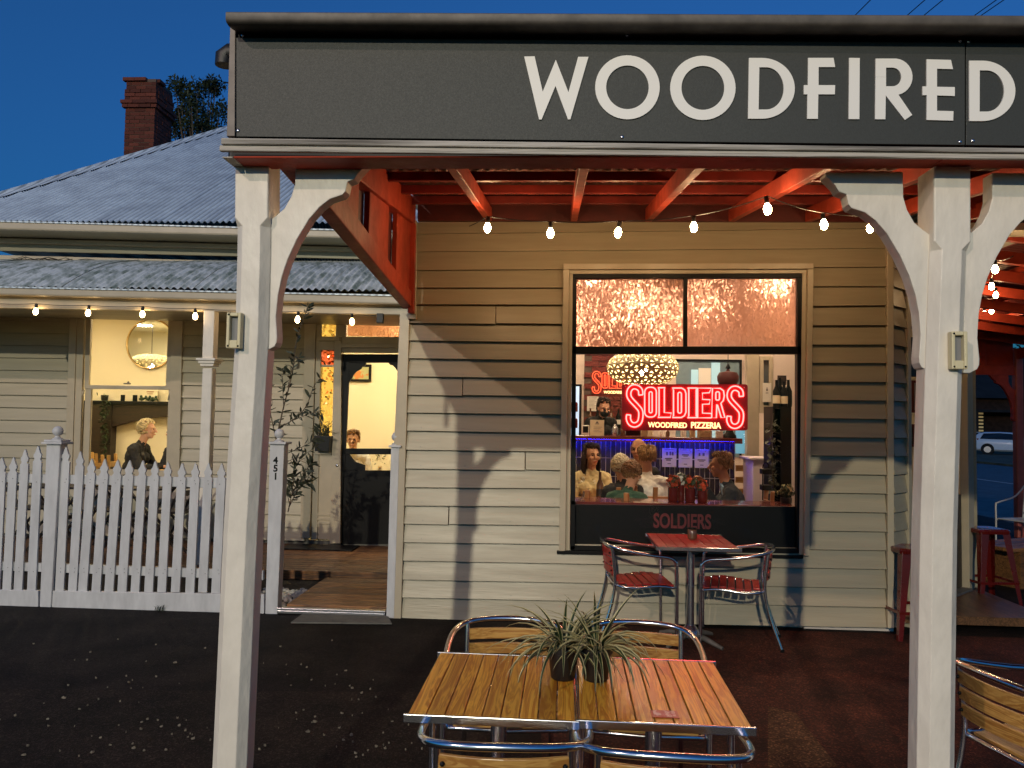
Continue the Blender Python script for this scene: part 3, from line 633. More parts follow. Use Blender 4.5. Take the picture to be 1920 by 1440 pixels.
# ================================================================== HOUSE
house = thing('house', 'cream weatherboard house with blue grey hipped iron roof and glowing window behind the picket fence', 'house', (-4, 2.9, 0))
YH, YE, YG = 2.9, 1.35, 2.45         # house wall, verandah eave, main gutter line
XR = -1.23                            # house runs on behind the shop
def pz(px, py, Y): return P(px, py, Y).z
wx0, wx1 = P(137, 640, YH).x, P(345, 640, YH).x       # outer trims of the window
dx0, dx1 = P(574, 800, YH).x, P(752, 800, YH).x       # door case
wz1, wz0 = 3.03, .92
dz1 = 3.12; HB = .16
nb = 22
for k in range(nb):
    z0, z1 = HB+.1595*k, HB+.1595*(k+1)
    def hb(xa, xb):
        if xb-xa < .05: return
        rb = random.Random(k*13+int(xa*100)); j = rb.uniform(-.0015, .0015)
        part('weatherboard', MB().hexa([(xa,YH-.036+j,z0),(xb,YH-.036-j,z0),(xb,YH+.02,z0),(xa,YH+.02,z0)], [(xa,YH-.003,z1+.004),(xb,YH-.003,z1+.004),(xb,YH+.02,z1+.004),(xa,YH+.02,z1+.004)]), M['housecream'], house, bevel=.0025)
    if z1 <= wz0+.02 or z0 >= wz1: hb(-9.5, dx0+.03)
    else: hb(-9.5, wx0+.03); hb(wx1-.03, dx0+.03)
    if z0 >= dz1: hb(dx0+.03, XR)
# plinth, side and back walls, ceiling, floor
def hbx(x0, x1, y0, y1, z0, z1, name, m, bevel=0): return part(name, MB().box(x0, x1, y0, y1, z0, z1), m, house, bevel=bevel)
hbx(-9.5, XR, YH+.022, YH+.10, 0, HB, 'plinth', M['concrete'])
hbx(-9.5, wx0+.10, YH+.022, YH+.12, HB, 3.6, 'inner_wall', M['lime']); hbx(wx1-.10, dx0+.06, YH+.022, YH+.12, HB, 3.6, 'inner_wall', M['lime'])
hbx(wx0+.104, wx1-.104, YH+.022, YH+.12, HB, wz0, 'inner_wall', M['lime']); hbx(wx0+.104, wx1-.104, YH+.022, YH+.12, wz1, 3.6, 'inner_wall', M['lime'])
hbx(dx0+.064, XR, YH+.022, YH+.12, dz1, 3.6, 'inner_wall', M['lime'])
YB = 5.7
hbx(-9.5, XR, YB, YB+.1, HB, 3.6, 'back_wall', M['lime']); hbx(-9.5, -9.4, YH+.124, YB-.004, HB, 3.6, 'side_wall', M['lime']); hbx(XR+.0, XR+.006, YH+.124, YB-.004, HB, 3.6, 'side_wall', M['lime'])
hbx(-9.39, XR-.004, YH+.124, YB-.004, 3.35, 3.42, 'ceiling', M['lime']); hbx(-9.39, XR-.004, YH+.124, YB-.004, HB-.05, HB+.02, 'floor', M['floorw'])
# window: casings, sashes, panes
def hs(pts, y0, y1, name, m, par=house, bevel=.004, Y=YH): return slab(pts, y0, y1, name, m, par, bevel, Y)
hs([(137,560),(150,560),(140,894),(126,894)], YH-.06, YH, 'window_trim', M['trim'])
hs([(150,560),(163,560),(152,894),(140,894)], YH-.045, YH, 'window_trim', M['trim'])
hs([(326,560),(347,560),(340,896),(319,896)], YH-.06, YH, 'window_trim', M['trim'])
hs([(150,560),(326,560),(326,586),(150,584)], YH-.045, YH, 'window_trim', M['trim'])
hs([(122,894),(345,898),(345,908),(122,904)], YH-.10, YH, 'window_sill', M['trim'])
fr = MB()
for q in (((163,584),(173,584),(168,722),(160,722)), ((318,585),(326,585),(322,724),(312,724)), ((160,722),(322,724),(322,731),(160,729)),):
    v = [P(x, y, YH) for x, y in q]; fr.prism([Vector((p.x, YH-.022, p.z)) for p in v], (0, .04, 0))
for q in (((160,729),(171,729),(166,880),(154,880)), ((316,731),(322,731),(318,882),(311,882)), ((154,879),(318,882),(318,894),(154,891))):
    v = [P(x, y, YH) for x, y in q]; fr.prism([Vector((p.x, YH-.002, p.z)) for p in v], (0, .04, 0))
hw = part('window', fr, M['trim'], house, bevel=.003)
for Yp, q in ((YH+.0, ((168,723),(316,724),(320,585),(171,584))), (YH+.02, ((162,882),(313,884),(318,730),(166,729)))):
    part('pane', MB().add([Vector((P(x,y,YH).x, Yp, P(x,y,YH).z)) for x, y in q], [(0,1,2,3)]), M['pane'], hw)
# sash horn, catch
for px, py in ((159,740),(321,742)):
    v = P(px, py, YH); part('sash_horn', MB().tube([(v.x,YH-.024,v.z+.06),(v.x-.008,YH-.028,v.z+.02),(v.x-.018,YH-.026,v.z-.02),(v.x-.03,YH-.02,v.z-.05)], [.012,.014,.010,.006], 8), M['trim'], hw, smooth=True)
v = P(240, 720, YH); part('catch', MB().box(v.x-.04, v.x+.05, YH-.035, YH-.022, v.z-.006, v.z+.012).ball((v.x+.02,YH-.03,v.z+.02), .014), M['charcoal'], hw)
# door case
case = thing('unused', '', '') if False else None
hs([(574,560),(596,560),(583,1008),(565,1008)], YH-.05, YH+.06, 'door_casing', M['trim'])
hs([(596,560),(605,560),(596,1010),(585,1010)], YH-.03, YH+.06, 'door_casing', M['trim'])
hs([(629,632),(642,632),(640,1018),(620,1018)], YH-.05, YH+.06, 'door_casing', M['trim'])
hs([(631,560),(650,560),(650,632),(631,632)], YH-.03, YH+.06, 'door_casing', M['trim'])
hs([(600,632),(640,632),(640,640),(600,640)], YH-.075, YH+.06, 'door_casing', M['trim'])
hs([(600,640),(628,640),(628,657),(600,657)], YH-.04, YH+.06, 'transom', M['trim'])
hs([(642,632),(752,632),(752,645),(642,645)], YH-.035, YH+.06, 'transom', M['trim'])
hs([(640,645),(752,645),(752,653),(640,653)], YH-.065, YH+.06, 'transom', M['trim'])
hs([(640,653),(752,653),(752,662),(640,661)], YH-.03, YH+.06, 'transom', M['trim'])
hs([(600,560),(752,560),(752,590),(600,589)], YH-.02, YH+.06, 'door_casing', M['trim'])
sheetpane([(652,590),(752,590),(752,632),(651,630)], YH+.01, 'fanlight', M['obscure'], house)
sheetpane([(605,588),(631,588),(629,632),(603,632)], YH+.01, 'sidelight', M['amber'], house)
sheetpane([(602,657),(628,657),(627,684),(601,684)], YH+.01, 'sidelight', M['rubyglass'], house)
hs([(601,684),(627,684),(627,688),(601,688)], YH-.01, YH+.02, 'glazing_bar', M['trim'])
sheetpane([(603,688),(626,688),(622,822),(598,822)], YH+.01, 'sidelight', M['amber'], house)
hs([(594,822),(624,822),(620,1012),(590,1010)], YH-.012, YH+.06, 'sidelight_panel', M['trim'])
hs([(592,846),(623,846),(623,852),(592,852)], YH-.05, YH-.01, 'sidelight_sill', M['trim'])
for y in (962, 970, 978): hs([(592,y),(620,y+1),(620,y+5),(592,y+4)], YH-.026, YH-.01, 'bead', M['trim'], bevel=.002)
# dark screen door with rounded fret corners
def dpt(x, y): v = P(x, y, YH); return (v.x, v.z)
YD = YH+.005
def dslab(pts, name, m=M['dark'], par=None, y0=YD, y1=YD+.035):
    return part(name, MB().prism([Vector((dpt(x,y)[0], y0, dpt(x,y)[1])) for x, y in pts], (0, y1-y0, 0)), m, par, bevel=.003)
sd = dslab([(638,664),(656,664),(640,1018),(619,1018)], 'screen_door', par=house)
dslab([(655,664),(752,664),(752,680),(655,680)], 'door_rail', par=sd)
dslab([(646,841),(752,841),(752,852),(645,852)], 'door_rail', par=sd)
dslab([(644,882),(752,882),(748,1020),(636,1020)], 'door_panel', par=sd)
dslab([(654.5,680)]+[(654.5+30*math.cos(t), 708-0-28*math.sin(t)+28*0) for t in []]+[(686,680),(684,686),(679,687),(676,692),(668,696),(662,703),(659,710),(654,716)], 'fret_corner', par=sd)
dslab([(752,680),(728,680),(731,684),(736,685),(741,690),(746,698),(749,708),(752,714)], 'fret_corner', par=sd)
dslab([(648,852),(655,852),(666,866),(684,872),(684,882),(646,882)], 'fret_corner', par=sd)
v = P(634, 872, YH); part('door_knob', MB().ball((v.x, YD-.04, v.z), .026).tube([(v.x,YD-.04,v.z),(v.x,YD,v.z)], .01), M['steel'], sd, smooth=True)
part('screen_frame', MB().box(P(752,700,YH).x, XR, YD, YD+.035, HB, 2.62), M['dark'], sd)
# ------------- verandah of the house
vx0 = -9.6
def xbar(name, pl, pr, Y0, Y1, m, par=house, bevel=.004, xa=vx0, xb=XR-.02):
    a, b, c, d = P(pl[0], pl[1], Y0), P(pr[0], pr[1], Y0), P(pl[0], pl[2], Y0), P(pr[0], pr[2], Y0)
    at = lambda p, q, x: lerp(p.z, q.z, (x-p.x)/(q.x-p.x))
    return part(name, MB().hexa([(xa,Y0,at(c,d,xa)),(xb,Y0,at(c,d,xb)),(xb,Y1,at(c,d,xb)),(xa,Y1,at(c,d,xa))], [(xa,Y0,at(a,b,xa)),(xb,Y0,at(a,b,xb)),(xb,Y1,at(a,b,xb)),(xa,Y1,at(a,b,xa))]), m, par, bevel=bevel)
xbar('verandah_gutter', (0,538,553), (700,553,570), YE-.10, YE, M['trim'], bevel=.02)
xbar('gutter_lip', (0,536.5,539.5), (700,551.5,554.5), YE-.112, YE-.10, M['galv'], bevel=.002)
xbar('verandah_beam', (0,552,577), (700,569,589), YE+.02, YE+.10, M['trim'])
xbar('flashing', (0,478,487), (430,489,498), YH-.16, YH-.02, M['trim'], bevel=.006)
zg = P(200, 541, YE-.08).z; zt_ = P(200, 489, YH-.14).z
prof = []
for i in range(9):
    t = i/8; y = lerp(YE-.10, YH-.13, t); z = lerp(zg, zt_, t)+.10*math.sin(math.pi*t)*(1-.3*t)
    prof.append((y, z, -.3, .95))
x = vx0; k = 0
while x < XR-.1:
    zo = .007*(k % 2); w = min(.74, XR-.03-x)
    part('verandah_sheet', corr(x, x+w, [(y, z+zo, ny, nz) for y, z, ny, nz in prof], .0762, .013), M['lichen'], house, smooth=True)
    x += .72; k += 1
xbar('soffit_lining', (0,563,566), (700,578,581), YE+.101, YH-.03, M['housecream'], bevel=0)
# dead twigs lying along the top of the verandah roof
tw = MB(); rt = random.Random(5)
for k in range(26):
    v = P(rt.uniform(20, 150), rt.uniform(484, 491), YH-.28); a = rt.uniform(-.5, .5); l = rt.uniform(.08, .3)
    tw.tube([v, v+Vector((l*.5,rt.uniform(-.06,.04),a*l*.4+.01)), v+Vector((l,rt.uniform(-.06,.06),-.01))], .004, 5)
solo('dead_twigs', tw, M['darkwood'], 'tangle of dead brown twigs caught along the top of the lichen covered verandah roof', 'twigs', P(80, 488, YH-.28))
# verandah posts of the house
def vpost(px):
    b = P(px, 545, YE+.06); t = part('verandah_post', MB().box(b.x-.055, b.x+.055, YE+.005, YE+.115, .12, pz(px, 690, YE)-.0), M['white'], house, bevel=.012)
    zc = pz(px, 678, YE)
    part('post_head', MB().box(b.x-.058, b.x+.058, YE+.002, YE+.118, zc+.03, pz(px, 582, YE)), M['white'], t, bevel=.004)
    part('capital', MB().box(b.x-.105, b.x+.105, YE-.045, YE+.165, zc+.01, zc+.035).box(b.x-.088, b.x+.088, YE-.028, YE+.148, zc-.02, zc+.0095).box(b.x-.072, b.x+.072, YE-.012, YE+.132, zc-.05, zc-.0205), M['white'], t, bevel=.004)
vpost(398)
vpost(-420)
# frieze and main gutter
xbar('frieze', (0,430,470), (430,441,480), YH-.035, YH-.0, M['housecream'], bevel=.003)
xbar('frieze_mould', (0,446,455), (430,457,466), YH-.09, YH-.036, M['trim'], bevel=.01)
xbar('soffit', (0,428,432), (430,439,443), YG+.02, YH+.05, M['housecream'], bevel=.0, xb=XR-.02)
xbar('gutter', (0,415,430), (430,426,441), YG-.10, YG, M['trim'], bevel=.02, xb=XR-.02)
xbar('gutter_lip', (0,413.3,416), (430,424.3,427), YG-.112, YG-.10, M['galv'], bevel=.002, xb=XR-.02)
# hipped main roof: front plane of corrugated sheets, hip cap, side planes
tp = math.tan(math.radians(31)); zr0 = P(200, 421, YG-.05).z+.03
nrm = Vector((0, -tp, 1)).normalized(); rp = Vector((0, YG-.06, zr0))
def onroof(px, py): d = ray(px, py); return CAM+d*((rp-CAM).dot(nrm)/d.dot(nrm))
h0, h1 = onroof(0, 366), onroof(418, 243)
def hipy(x): return h0.y+(h1.y-h0.y)*(x-h0.x)/(h1.x-h0.x)
ze = lambda y: zr0+tp*(y-rp.y)
xc = h0.x-(h0.y-rp.y)*(h1.x-h0.x)/(h1.y-h0.y)
YR = 9.0; xrg = xc+(YR-rp.y)*(h1.x-h0.x)/(h1.y-h0.y)
x = math.ceil(xc/.0762)*.0762; k = 0
while x < 3.0:
    xe_ = x+.762+.03; n = 80; mb = MB(); vs = []; zo = .004*(k % 2)
    for i in range(n+1):
        xx = x+(xe_-x)*i/n; a = .015*math.cos(2*math.pi*xx/.0762)+zo; yt = min(hipy(xx), YR)
        vs += [(xx, rp.y, zr0+a), (xx, max(rp.y+.001, yt), ze(yt)+a)]
    mb.add(vs, [(2*i, 2*i+2, 2*i+3, 2*i+1) for i in range(n)])
    part('roof_sheet', mb, M['galv'], house, smooth=True); x += .762; k += 1
hc0 = Vector((xc, rp.y, zr0)); hc1 = Vector((xrg, YR, ze(YR)))
# hip cap: a broad folded strip over the sheet ends, with notched lower edge
dirh = (hc1-hc0).normalized(); side = dirh.cross(nrm).normalized()
if side.y > 0: side = -side
cap = MB(); L_ = (hc1-hc0).length; nseg = 90; up_ = Vector((0,0,1))
fl = []
for i in range(nseg+1):
    p = hc0+dirh*(L_*i/nseg)
    fl += [p+nrm*.018+side*.16, p+nrm*.024+side*.02, p+Vector((0,0,.055)), p-side*.10+Vector((-.08,0,-.05))]
cap.add(fl, [(i*4+j, i*4+4+j, i*4+5+j, i*4+1+j) for i in range(nseg) for j in range(3)])
part('hip_cap', cap, M['galv'], house)
notch = MB()
for i in range(0, 2*nseg):
    p = hc0+dirh*(L_*i/nseg/2+.03); q = p+side*.162+nrm*.004
    notch.add([q+nrm*.012, q+nrm*.012+dirh*.04, q+side*.035+nrm*.0-dirh*.0, q+nrm*.002], [(0,1,2),(0,2,3)])
o = part('scribed_edge', notch, M['dark'], house); o['kind'] = 'stuff'
back = MB(); back.add([(xc,rp.y,zr0-.03),(xrg,YR,ze(YR)-.03),(xc,YR*2-rp.y,zr0-.03),(3.0,YR,ze(YR)-.03),(3.0,YR*2-rp.y,zr0-.03)], [(0,1,2),(1,3,4,2)])
part('roof', back, M['galv'], house)
# chimney of single bricks
YC = 8.6; ch0 = P(233, 250, YC); ch1 = P(289, 250, YC); cw = ch1.x-ch0.x; cdp = cw*1.12
czt = P(260, 146, YC).z; cb = P(260, 318, YC).z
chim = part('chimney', MB().box(ch0.x+.012, ch1.x-.012, YC+.012, YC+cdp-.012, cb-1.2, czt-.02), M['mortar'], house)
BR = MB().box(-.5, .5, -.5, .5, -.5, .5).mesh('brick'); BR.materials.append(M['brick'])
course = .080; nC = int((czt-cb)/course); rbk = random.Random(11)
for c in range(nC+1):
    z = czt-.04-course*c; frac = (czt-z)/(czt-cb)
    yp = lerp(146, 318, frac)
    off = .055 if yp < 152 else (.0 if yp < 168 else (.02 if yp < 186 else (.075 if yp < 196 else (.05 if yp < 204 else 0))))
    x0, x1, y0, y1 = ch0.x-off, ch1.x+off, YC-off, YC+cdp+off
    bl = .225
    def row(a, b, fixed, axis, sgn_):
        n = max(2, round((b-a)/bl)); st = (b-a)/n; sh = (c % 2)*st/2
        edges = [a]+[a+st*i+sh for i in range(0 if c % 2 else 1, n)]+[b]
        for e0, e1 in zip(edges, edges[1:]):
            if e1-e0 < .03: continue
            if yp < 152 and rbk.random() < .35: continue
            j = rbk.uniform(-.006, .006); ln = e1-e0-.009
            if axis == 'x': inst('brick', BR, ((e0+e1)/2, fixed+sgn_*.05+j, z), chim, (0,0,rbk.uniform(-.02,.02)), (ln, .10, course-.012))
            else: inst('brick', BR, (fixed+sgn_*.05+j, (e0+e1)/2, z), chim, (0,0,rbk.uniform(-.02,.02)), (.10, ln, course-.012))
    row(x0, x1, y0, 'x', 1); row(y0+.1, y1, x1, 'y', -1)
# ------------- decking
M['soil'] = mat('dark garden soil', (.022,.017,.012), .95, var=.5, scale=20, bump=.8)
setting('garden_bed', MB().box(-9.6, -1.3, .03, 1.20, .004, .03), M['soil'])
gx0d, gx1d = G(528, 1143, .05).x, G(724, 1148, .05).x
path = part('garden_path', MB().box(gx0d+.03, gx1d, .03, 1.22, .006, .045), M['deck']); path['kind'] = 'structure'; path['label'] = 'brown timber boardwalk leading from the gate to the screen door'
for k in range(11):
    y = .045+.107*k; part('plank', MB().box(gx0d, gx1d-.004, y, y+.098, .046, .068), M['deck'] if False else M['deck'], path, bevel=.004)
pd = part('verandah_deck', MB().box(-9.6, XR-.05, 1.24, YH-.03, .03, .098), M['deck']); pd['kind'] = 'structure'; pd['label'] = 'brown timber verandah floor of the house'
for k in range(15):
    y = 1.232+.110*k; part('plank', MB().box(-9.6, XR-.06, y, y+.102, .10, .122), M['deck'], pd, bevel=.004)
solo('threshold_strip', MB().box(P(523,1148,0).x, P(724,1150,0).x, -.05, .02, .035, .055).box(P(523,1148,0).x, P(724,1150,0).x, -.052, -.044, .008, .034), M['steel'], 'bright metal threshold strip across the gate opening', 'threshold strip', (-1.8,-.02,.04), bevel=.003)
mb = MB(); rg = random.Random(9)
for k in range(260):
    g = Vector((gx0d+rg.uniform(-.45, -.01), rg.uniform(.06, .75), .03)); s = rg.uniform(.012, .028)
    mb.ball((g.x, g.y, .03+s*.4), s, 6, 4, (rg.uniform(.7,1.2), rg.uniform(.7,1.2), rg.uniform(.5,.8)))
M['pebble'] = mat('white pebbles', (.62,.60,.55), .7, var=.25, scale=30)
o = part('pebbles', mb, M['pebble']); o['kind'] = 'stuff'; o['label'] = 'white pebbles beside the boardwalk inside the gate'
solo('door_mat', MB().box(P(575,1015,2.3).x-.35, P(640,1015,2.3).x+.1, 2.42, 2.78, .123, .14), M['dark'], 'dark mat lying before the screen door', 'door mat', (-2.9,2.6,.123), bevel=.004)

# ================================================================== FENCE AND GATE POSTS
YFN = -.02
fence = thing('picket_fence', 'white timber picket fence with shaped pickets in front of the house', 'fence', (P(230,1130,0).x, YFN, 0))
def finial(par, x, y, z, r):
    me = MB().lathe([(r*.95,0),(r*.95,r*.18),(r*.62,r*.36),(r*.42,r*.62),(r*.42,r*.8)]+[(r*math.sin(t)*.97, r*1.62-r*.97*math.cos(t)) for t in [math.radians(30+15*i) for i in range(11)]], (0,0,0), 18).mesh('finial', 50)
    me.materials.append(M['picket']); return inst('finial', me, (x, y, z), par)
def fpost(tl, tr, bl_, br_, par, name='fence_post', Y=YFN, dep=.11, capw=.03):
    a, b, c, d = P(*tl, Y), P(*tr, Y), P(*bl_, Y), P(*br_, Y)
    o = part(name, MB().hexa([(c.x,Y,0),(d.x,Y,0),(d.x,Y+dep,0),(c.x,Y+dep,0)], [(a.x,Y,a.z),(b.x,Y,b.z),(b.x,Y+dep,b.z),(a.x,Y+dep,a.z)]), M['picket'], par, bevel=.006)
    z = (a.z+b.z)/2
    return o, (a.x+b.x)/2, z, a.x-capw, b.x+capw
fo, fx, fzz, c0, c1 = fpost((87,833),(113,833), (74,1137),(95,1138), fence, Y=YFN-.04)
part('post_cap', MB().box(c0,c1,YFN-.07,YFN+.10,fzz,fzz+.02).box(c0+.014,c1-.014,YFN-.055,YFN+.085,fzz+.0205,fzz+.04), M['picket'], fo, bevel=.005)
finial(fo, fx, YFN+.015, fzz+.04, .046)
# pickets: photo x at top, x at foot, y of tip
pk = [(-42-24*k, -57-24*k, 857) for k in range(12, 0, -1)]+[(-42,-57,857),(-18,-34,857),(6,-8,857),(27,13.5,857),(49,35.5,843),(73,59.5,836),(125,112,836),(152,136,846),(174,156,860),(198,181,861),(221,205,861),(245,229,861.5),(269,254.5,863),(293,280,864),(317,304.5,866),(342,330,867),(368,356,868),(392,381,868),(416,406,869),(440,431,870),(464,456,871)]
for xt, xb, yt in pk:
    a = P(xt+random.uniform(-.9,.9), yt+random.uniform(-1.2,1.2), YFN); b = P(xb+random.uniform(-.8,.8), 1108+.008*xb+random.uniform(-1.2,.8), YFN); w = .040+random.uniform(-.0015,.0015); h = a.z-b.z
    sh = (a.x-b.x)/h
    prof = [(-w,0),(w,0),(w,h-.135),(w-.010,h-.128),(w-.013,h-.112),(w-.004,h-.100),(w-.004,h-.078),(w-.016,h-.062),(w-.022,h-.045),(.010,h-.018),(0,h)]
    prof += [(-x, z) for x, z in prof[2:-1]][::-1]
    o = part('picket', MB().prism([Vector((b.x+x+sh*z, YFN-.012, b.z+z)) for x, z in prof], (0, .02, 0)), M['picket'], fence, bevel=.0025)
nails = MB(); rn = random.Random(31)
for xt, xb, yt in pk:
    for y_, dy in ((897,0),(903,1),(1064,0),(1071,1)):
        if rn.random() < .25: continue
        v = P(lerp(xt, xb, (y_-yt)/(1108-yt))+rn.uniform(-3,3), y_+.012*xb, YFN-.012); nails.ball((v.x, YFN-.0125, v.z), .0042, 6, 4)
part('nails', nails, M['grey'], fence)
def frail(pl, pr, name, Y0, Y1, segs):
    for xa, xb in segs:
        f = lambda x, k: lerp(pl[k], pr[k], (x-pl[0])/(pr[0]-pl[0]))
        q = [(xa, f(xa,2)), (xb, f(xb,2)), (xb, f(xb,1)), (xa, f(xa,1))]
        v = [P(x, y, YFN) for x, y in q]
        part(name, MB().prism([Vector((p.x, Y0, p.z)) for p in v], (0, Y1-Y0, 0)), M['picket'], fence, bevel=.004)
frail((0,888,904), (400,896,915), 'rail', YFN+.009, YFN+.05, ((-350,86),(104,492)))
frail((0,1054,1070), (400,1068,1085), 'rail', YFN+.009, YFN+.05, ((-350,76),(96,492)))
frail((0,1105,1137), (400,1112,1147), 'plinth_board', YFN-.025, YFN+.012, ((-350,75),(94,497)))
g1 = thing('gate_post', 'white gate post with ball finial and black number 451', 'gate post', (P(508,1149,0).x, YFN, 0), 'gate posts with ball finials')
o, x, z, c0, c1 = fpost((506,833),(533,833), (497,1149),(520,1150), g1, 'post', capw=.022, Y=YFN-.03)
part('post_cap', MB().box(c0,c1,YFN-.055,YFN+.105,z,z+.02), M['picket'], g1, bevel=.005); finial(g1, x, YFN+.02, z+.02, .044)
YN = YFN-.031
for ch, py in (('4',869), ('5',884), ('1',899)):
    me = textmesh(ch, .10, .003, .0035); me.materials.append(M['dark'])
    v = P(516.5, py, YN); k = inst('house_number', me, (v.x, YN, v.z), o); k.scale = (.8, 1, .82)
g2 = thing('gate_post', 'white gate post with ball finial standing against the shop corner', 'gate post', (P(730,1155,0).x, YFN, 0), 'gate posts with ball finials')
o, x, z, c0, c1 = fpost((733,839),(749,839), (724,1155),(739,1156), g2, 'post', capw=.018, dep=.09, Y=YFN-.04)
part('post_cap', MB().box(c0,c1,YFN-.06,YFN+.07,z,z+.02), M['picket'], g2, bevel=.005); finial(g2, x, YFN+.005, z+.02, .044)
# ================================================================== FURNITURE
def make_chair(slat, label, group):
    t = thing('bistro_chair', label, 'chair', (0,0,0), group)
    half = [(.262,.235,0),(.266,.235,.30),(.268,.232,.58),(.268,.215,.635),(.270,.165,.662),(.272,.05,.675),(.270,-.08,.695),(.252,-.19,.717),(.205,-.262,.733),(.12,-.298,.742),(0,-.308,.745)]
    pts = half+[(-x, y, z) for x, y, z in half[:-1]][::-1]
    part('arm_frame', MB().tube(smoothpath(pts, 4), .0135, 10), M['alu'], t, smooth=60)
    for s in (-1, 1):
        part('leg', MB().tube(smoothpath([(s*.215,-.36,0),(s*.205,-.275,.24),(s*.20,-.235,.44),(s*.20,-.245,.60),(s*.20,-.262,.730)], 4), .0125, 10), M['alu'], t, smooth=60)
        part('foot', MB().lathe([(.016,0),(.016,.02),(.012,.025)], (s*.262,.235,0), 10).lathe([(.016,0),(.016,.02),(.012,.025)], (s*.215,-.36,0), 10), M['dark'], t)
    rail = [(.245,.215,.425),(.255,.10,.44),(.252,-.08,.425),(.225,-.20,.432),(.10,-.235,.44),(0,-.238,.442)]
    pts = rail+[(-x, y, z) for x, y, z in rail[:-1]][::-1]
    part('seat_rail', MB().tube(smoothpath(pts, 4)+[(-.245,.215,.425),(0,.225,.422)], .011, 8, closed=True), M['alu'], t, smooth=60)
    for k in range(7):
        y = .195-.062*k; w = (.225,.232,.234,.232,.226,.212,.185)[k]; z = (.438,.448,.452,.448,.440,.437,.445)[k]
        part('seat_slat', MB().box(-w, w, y-.026, y+.026, z-.006, z+.008), slat, t, bevel=.003)
    for z, w in ((.545,.195),(.613,.195),(.680,.195)):
        n = 6; mb = MB(); vs = []
        for i in range(n+1):
            x = -w+2*w*i/n; c = -.246-.030*(1-(x/w)**2)-(z-.54)*.11
            vs += [(x,c-.007,z-.026),(x,c+.007,z-.026),(x,c+.007,z+.026),(x,c-.007,z+.026)]
        mb.add(vs, [(i*4+a, i*4+4+a, i*4+4+(a+1) % 4, i*4+(a+1) % 4) for i in range(n) for a in range(4)]+[(3,2,1,0), tuple(n*4+a for a in range(4))])
        part('back_slat', mb, slat, t, bevel=.003)
    bolts = MB()
    for s in (-1, 1):
        for z in (.545,.613,.680): bolts.ball((s*.182, -.262-(z-.54)*.11, z), .008, 8, 5)
    part('bolts', bolts, M['dark'], t, smooth=True)
    return t
ch = make_chair(M['slatwood'], 'aluminium chair with wooden slats nearest the viewer at the left front table', 'aluminium chairs with wooden slats')
spots = [((P(936,1405,-4.37).x,-4.05), .04, None), ((P(1264,1410,-4.37).x,-4.07), -.05, 'aluminium chair with wooden slats nearest the viewer at the right front table'),
         ((P(961,1190,-2.88).x,-3.19), math.pi+.05, 'aluminium chair with wooden slats behind the left slatted table, back towards the shop'),
         ((P(1187,1190,-2.88).x,-3.19), math.pi-.06, 'aluminium chair with wooden slats behind the right slatted table, beyond the second plant'),
         ((P(1838,1250,-3.42).x+.27,-3.44), -1.32, 'aluminium chair with wooden slats cut by the right frame edge beside the right post')]
copies = [ch]+[dup(ch) for _ in spots[1:]]
for o, (xy, rz, lb) in zip(copies, spots):
    place(o, (xy[0], xy[1], 0), rz)
    if lb: o['label'] = lb
rch = make_chair(M['redslat'], 'aluminium chair with red slats left of the small red table', 'aluminium chairs with red slats')
rc2 = dup(rch); rc2['label'] = 'aluminium chair with red slats right of the small red table'
place(rch, (.70,-.33,0), -math.pi/2+.10); place(rc2, (1.42,-.40,0), math.pi/2-.22)
def make_table(label, wid, dep, h, mat_, n, group=None, along='y'):
    t = thing('slatted_table', label, 'table', (0,0,0), group)
    sw = wid/n
    for k in range(n):
        x = -wid/2+sw*(k+.5)
        part('slat', MB().box(x-sw/2+.0022, x+sw/2-.0022, -dep/2, dep/2, h-.016, h+random.uniform(-.0008,.0008)), mat_, t, bevel=.002)
    e = .011; hw, hd = wid/2+.001, dep/2+.001
    part('edge_frame', MB().box(-hw-e, hw+e, -hd-e, -hd, h-.026, h+.0015).box(-hw-e, hw+e, hd, hd+e, h-.026, h+.0015).box(-hw-e*.4, -hw, -hd+.0005, hd-.0005, h-.030, h-.014).box(hw, hw+e*.4, -hd+.0005, hd-.0005, h-.030, h-.014), M['alu'], t, bevel=.004)
    part('column', MB().tube([(0,0,.06),(0,0,h-.03)], .030, 16), M['steel'], t, smooth=50)
    part('top_bracket', MB().box(-.17,.17,-.02,.02,h-.045,h-.0185).box(-.02,.02,-.20,.20,h-.072,h-.0455), M['charcoal'], t)
    b = MB()
    for a in range(4):
        c, s = math.cos(a*math.pi/2+.785), math.sin(a*math.pi/2+.785)
        b.tube([(c*.03,s*.03,.075),(c*.15,s*.15,.055),(c*.29,s*.29,.018)], [.026,.022,.014], 8)
    part('base', b, M['charcoal'], t, smooth=50)
    part('base_collar', MB().lathe([(.075,.05),(.078,.075),(.055,.11),(.034,.14)], (0,0,0), 18), M['steel'], t, smooth=40)
    return t
tA = make_table('wooden slatted table with aluminium edge, left of the pair in front', .552, .67, .73, M['teak'], 9, 'wooden slatted tables in front')
tB = dup(tA); tB['label'] = 'wooden slatted table with a pale card on it, right of the pair in front'
place(tA, (-.190,-3.755,0), -.012); place(tB, (.377,-3.75,0), -.018)
tR = make_table('small red slatted table under the shop window', .60, .68, .785, M['redslat'], 8)
place(tR, (1.075,-.50,0), 0)
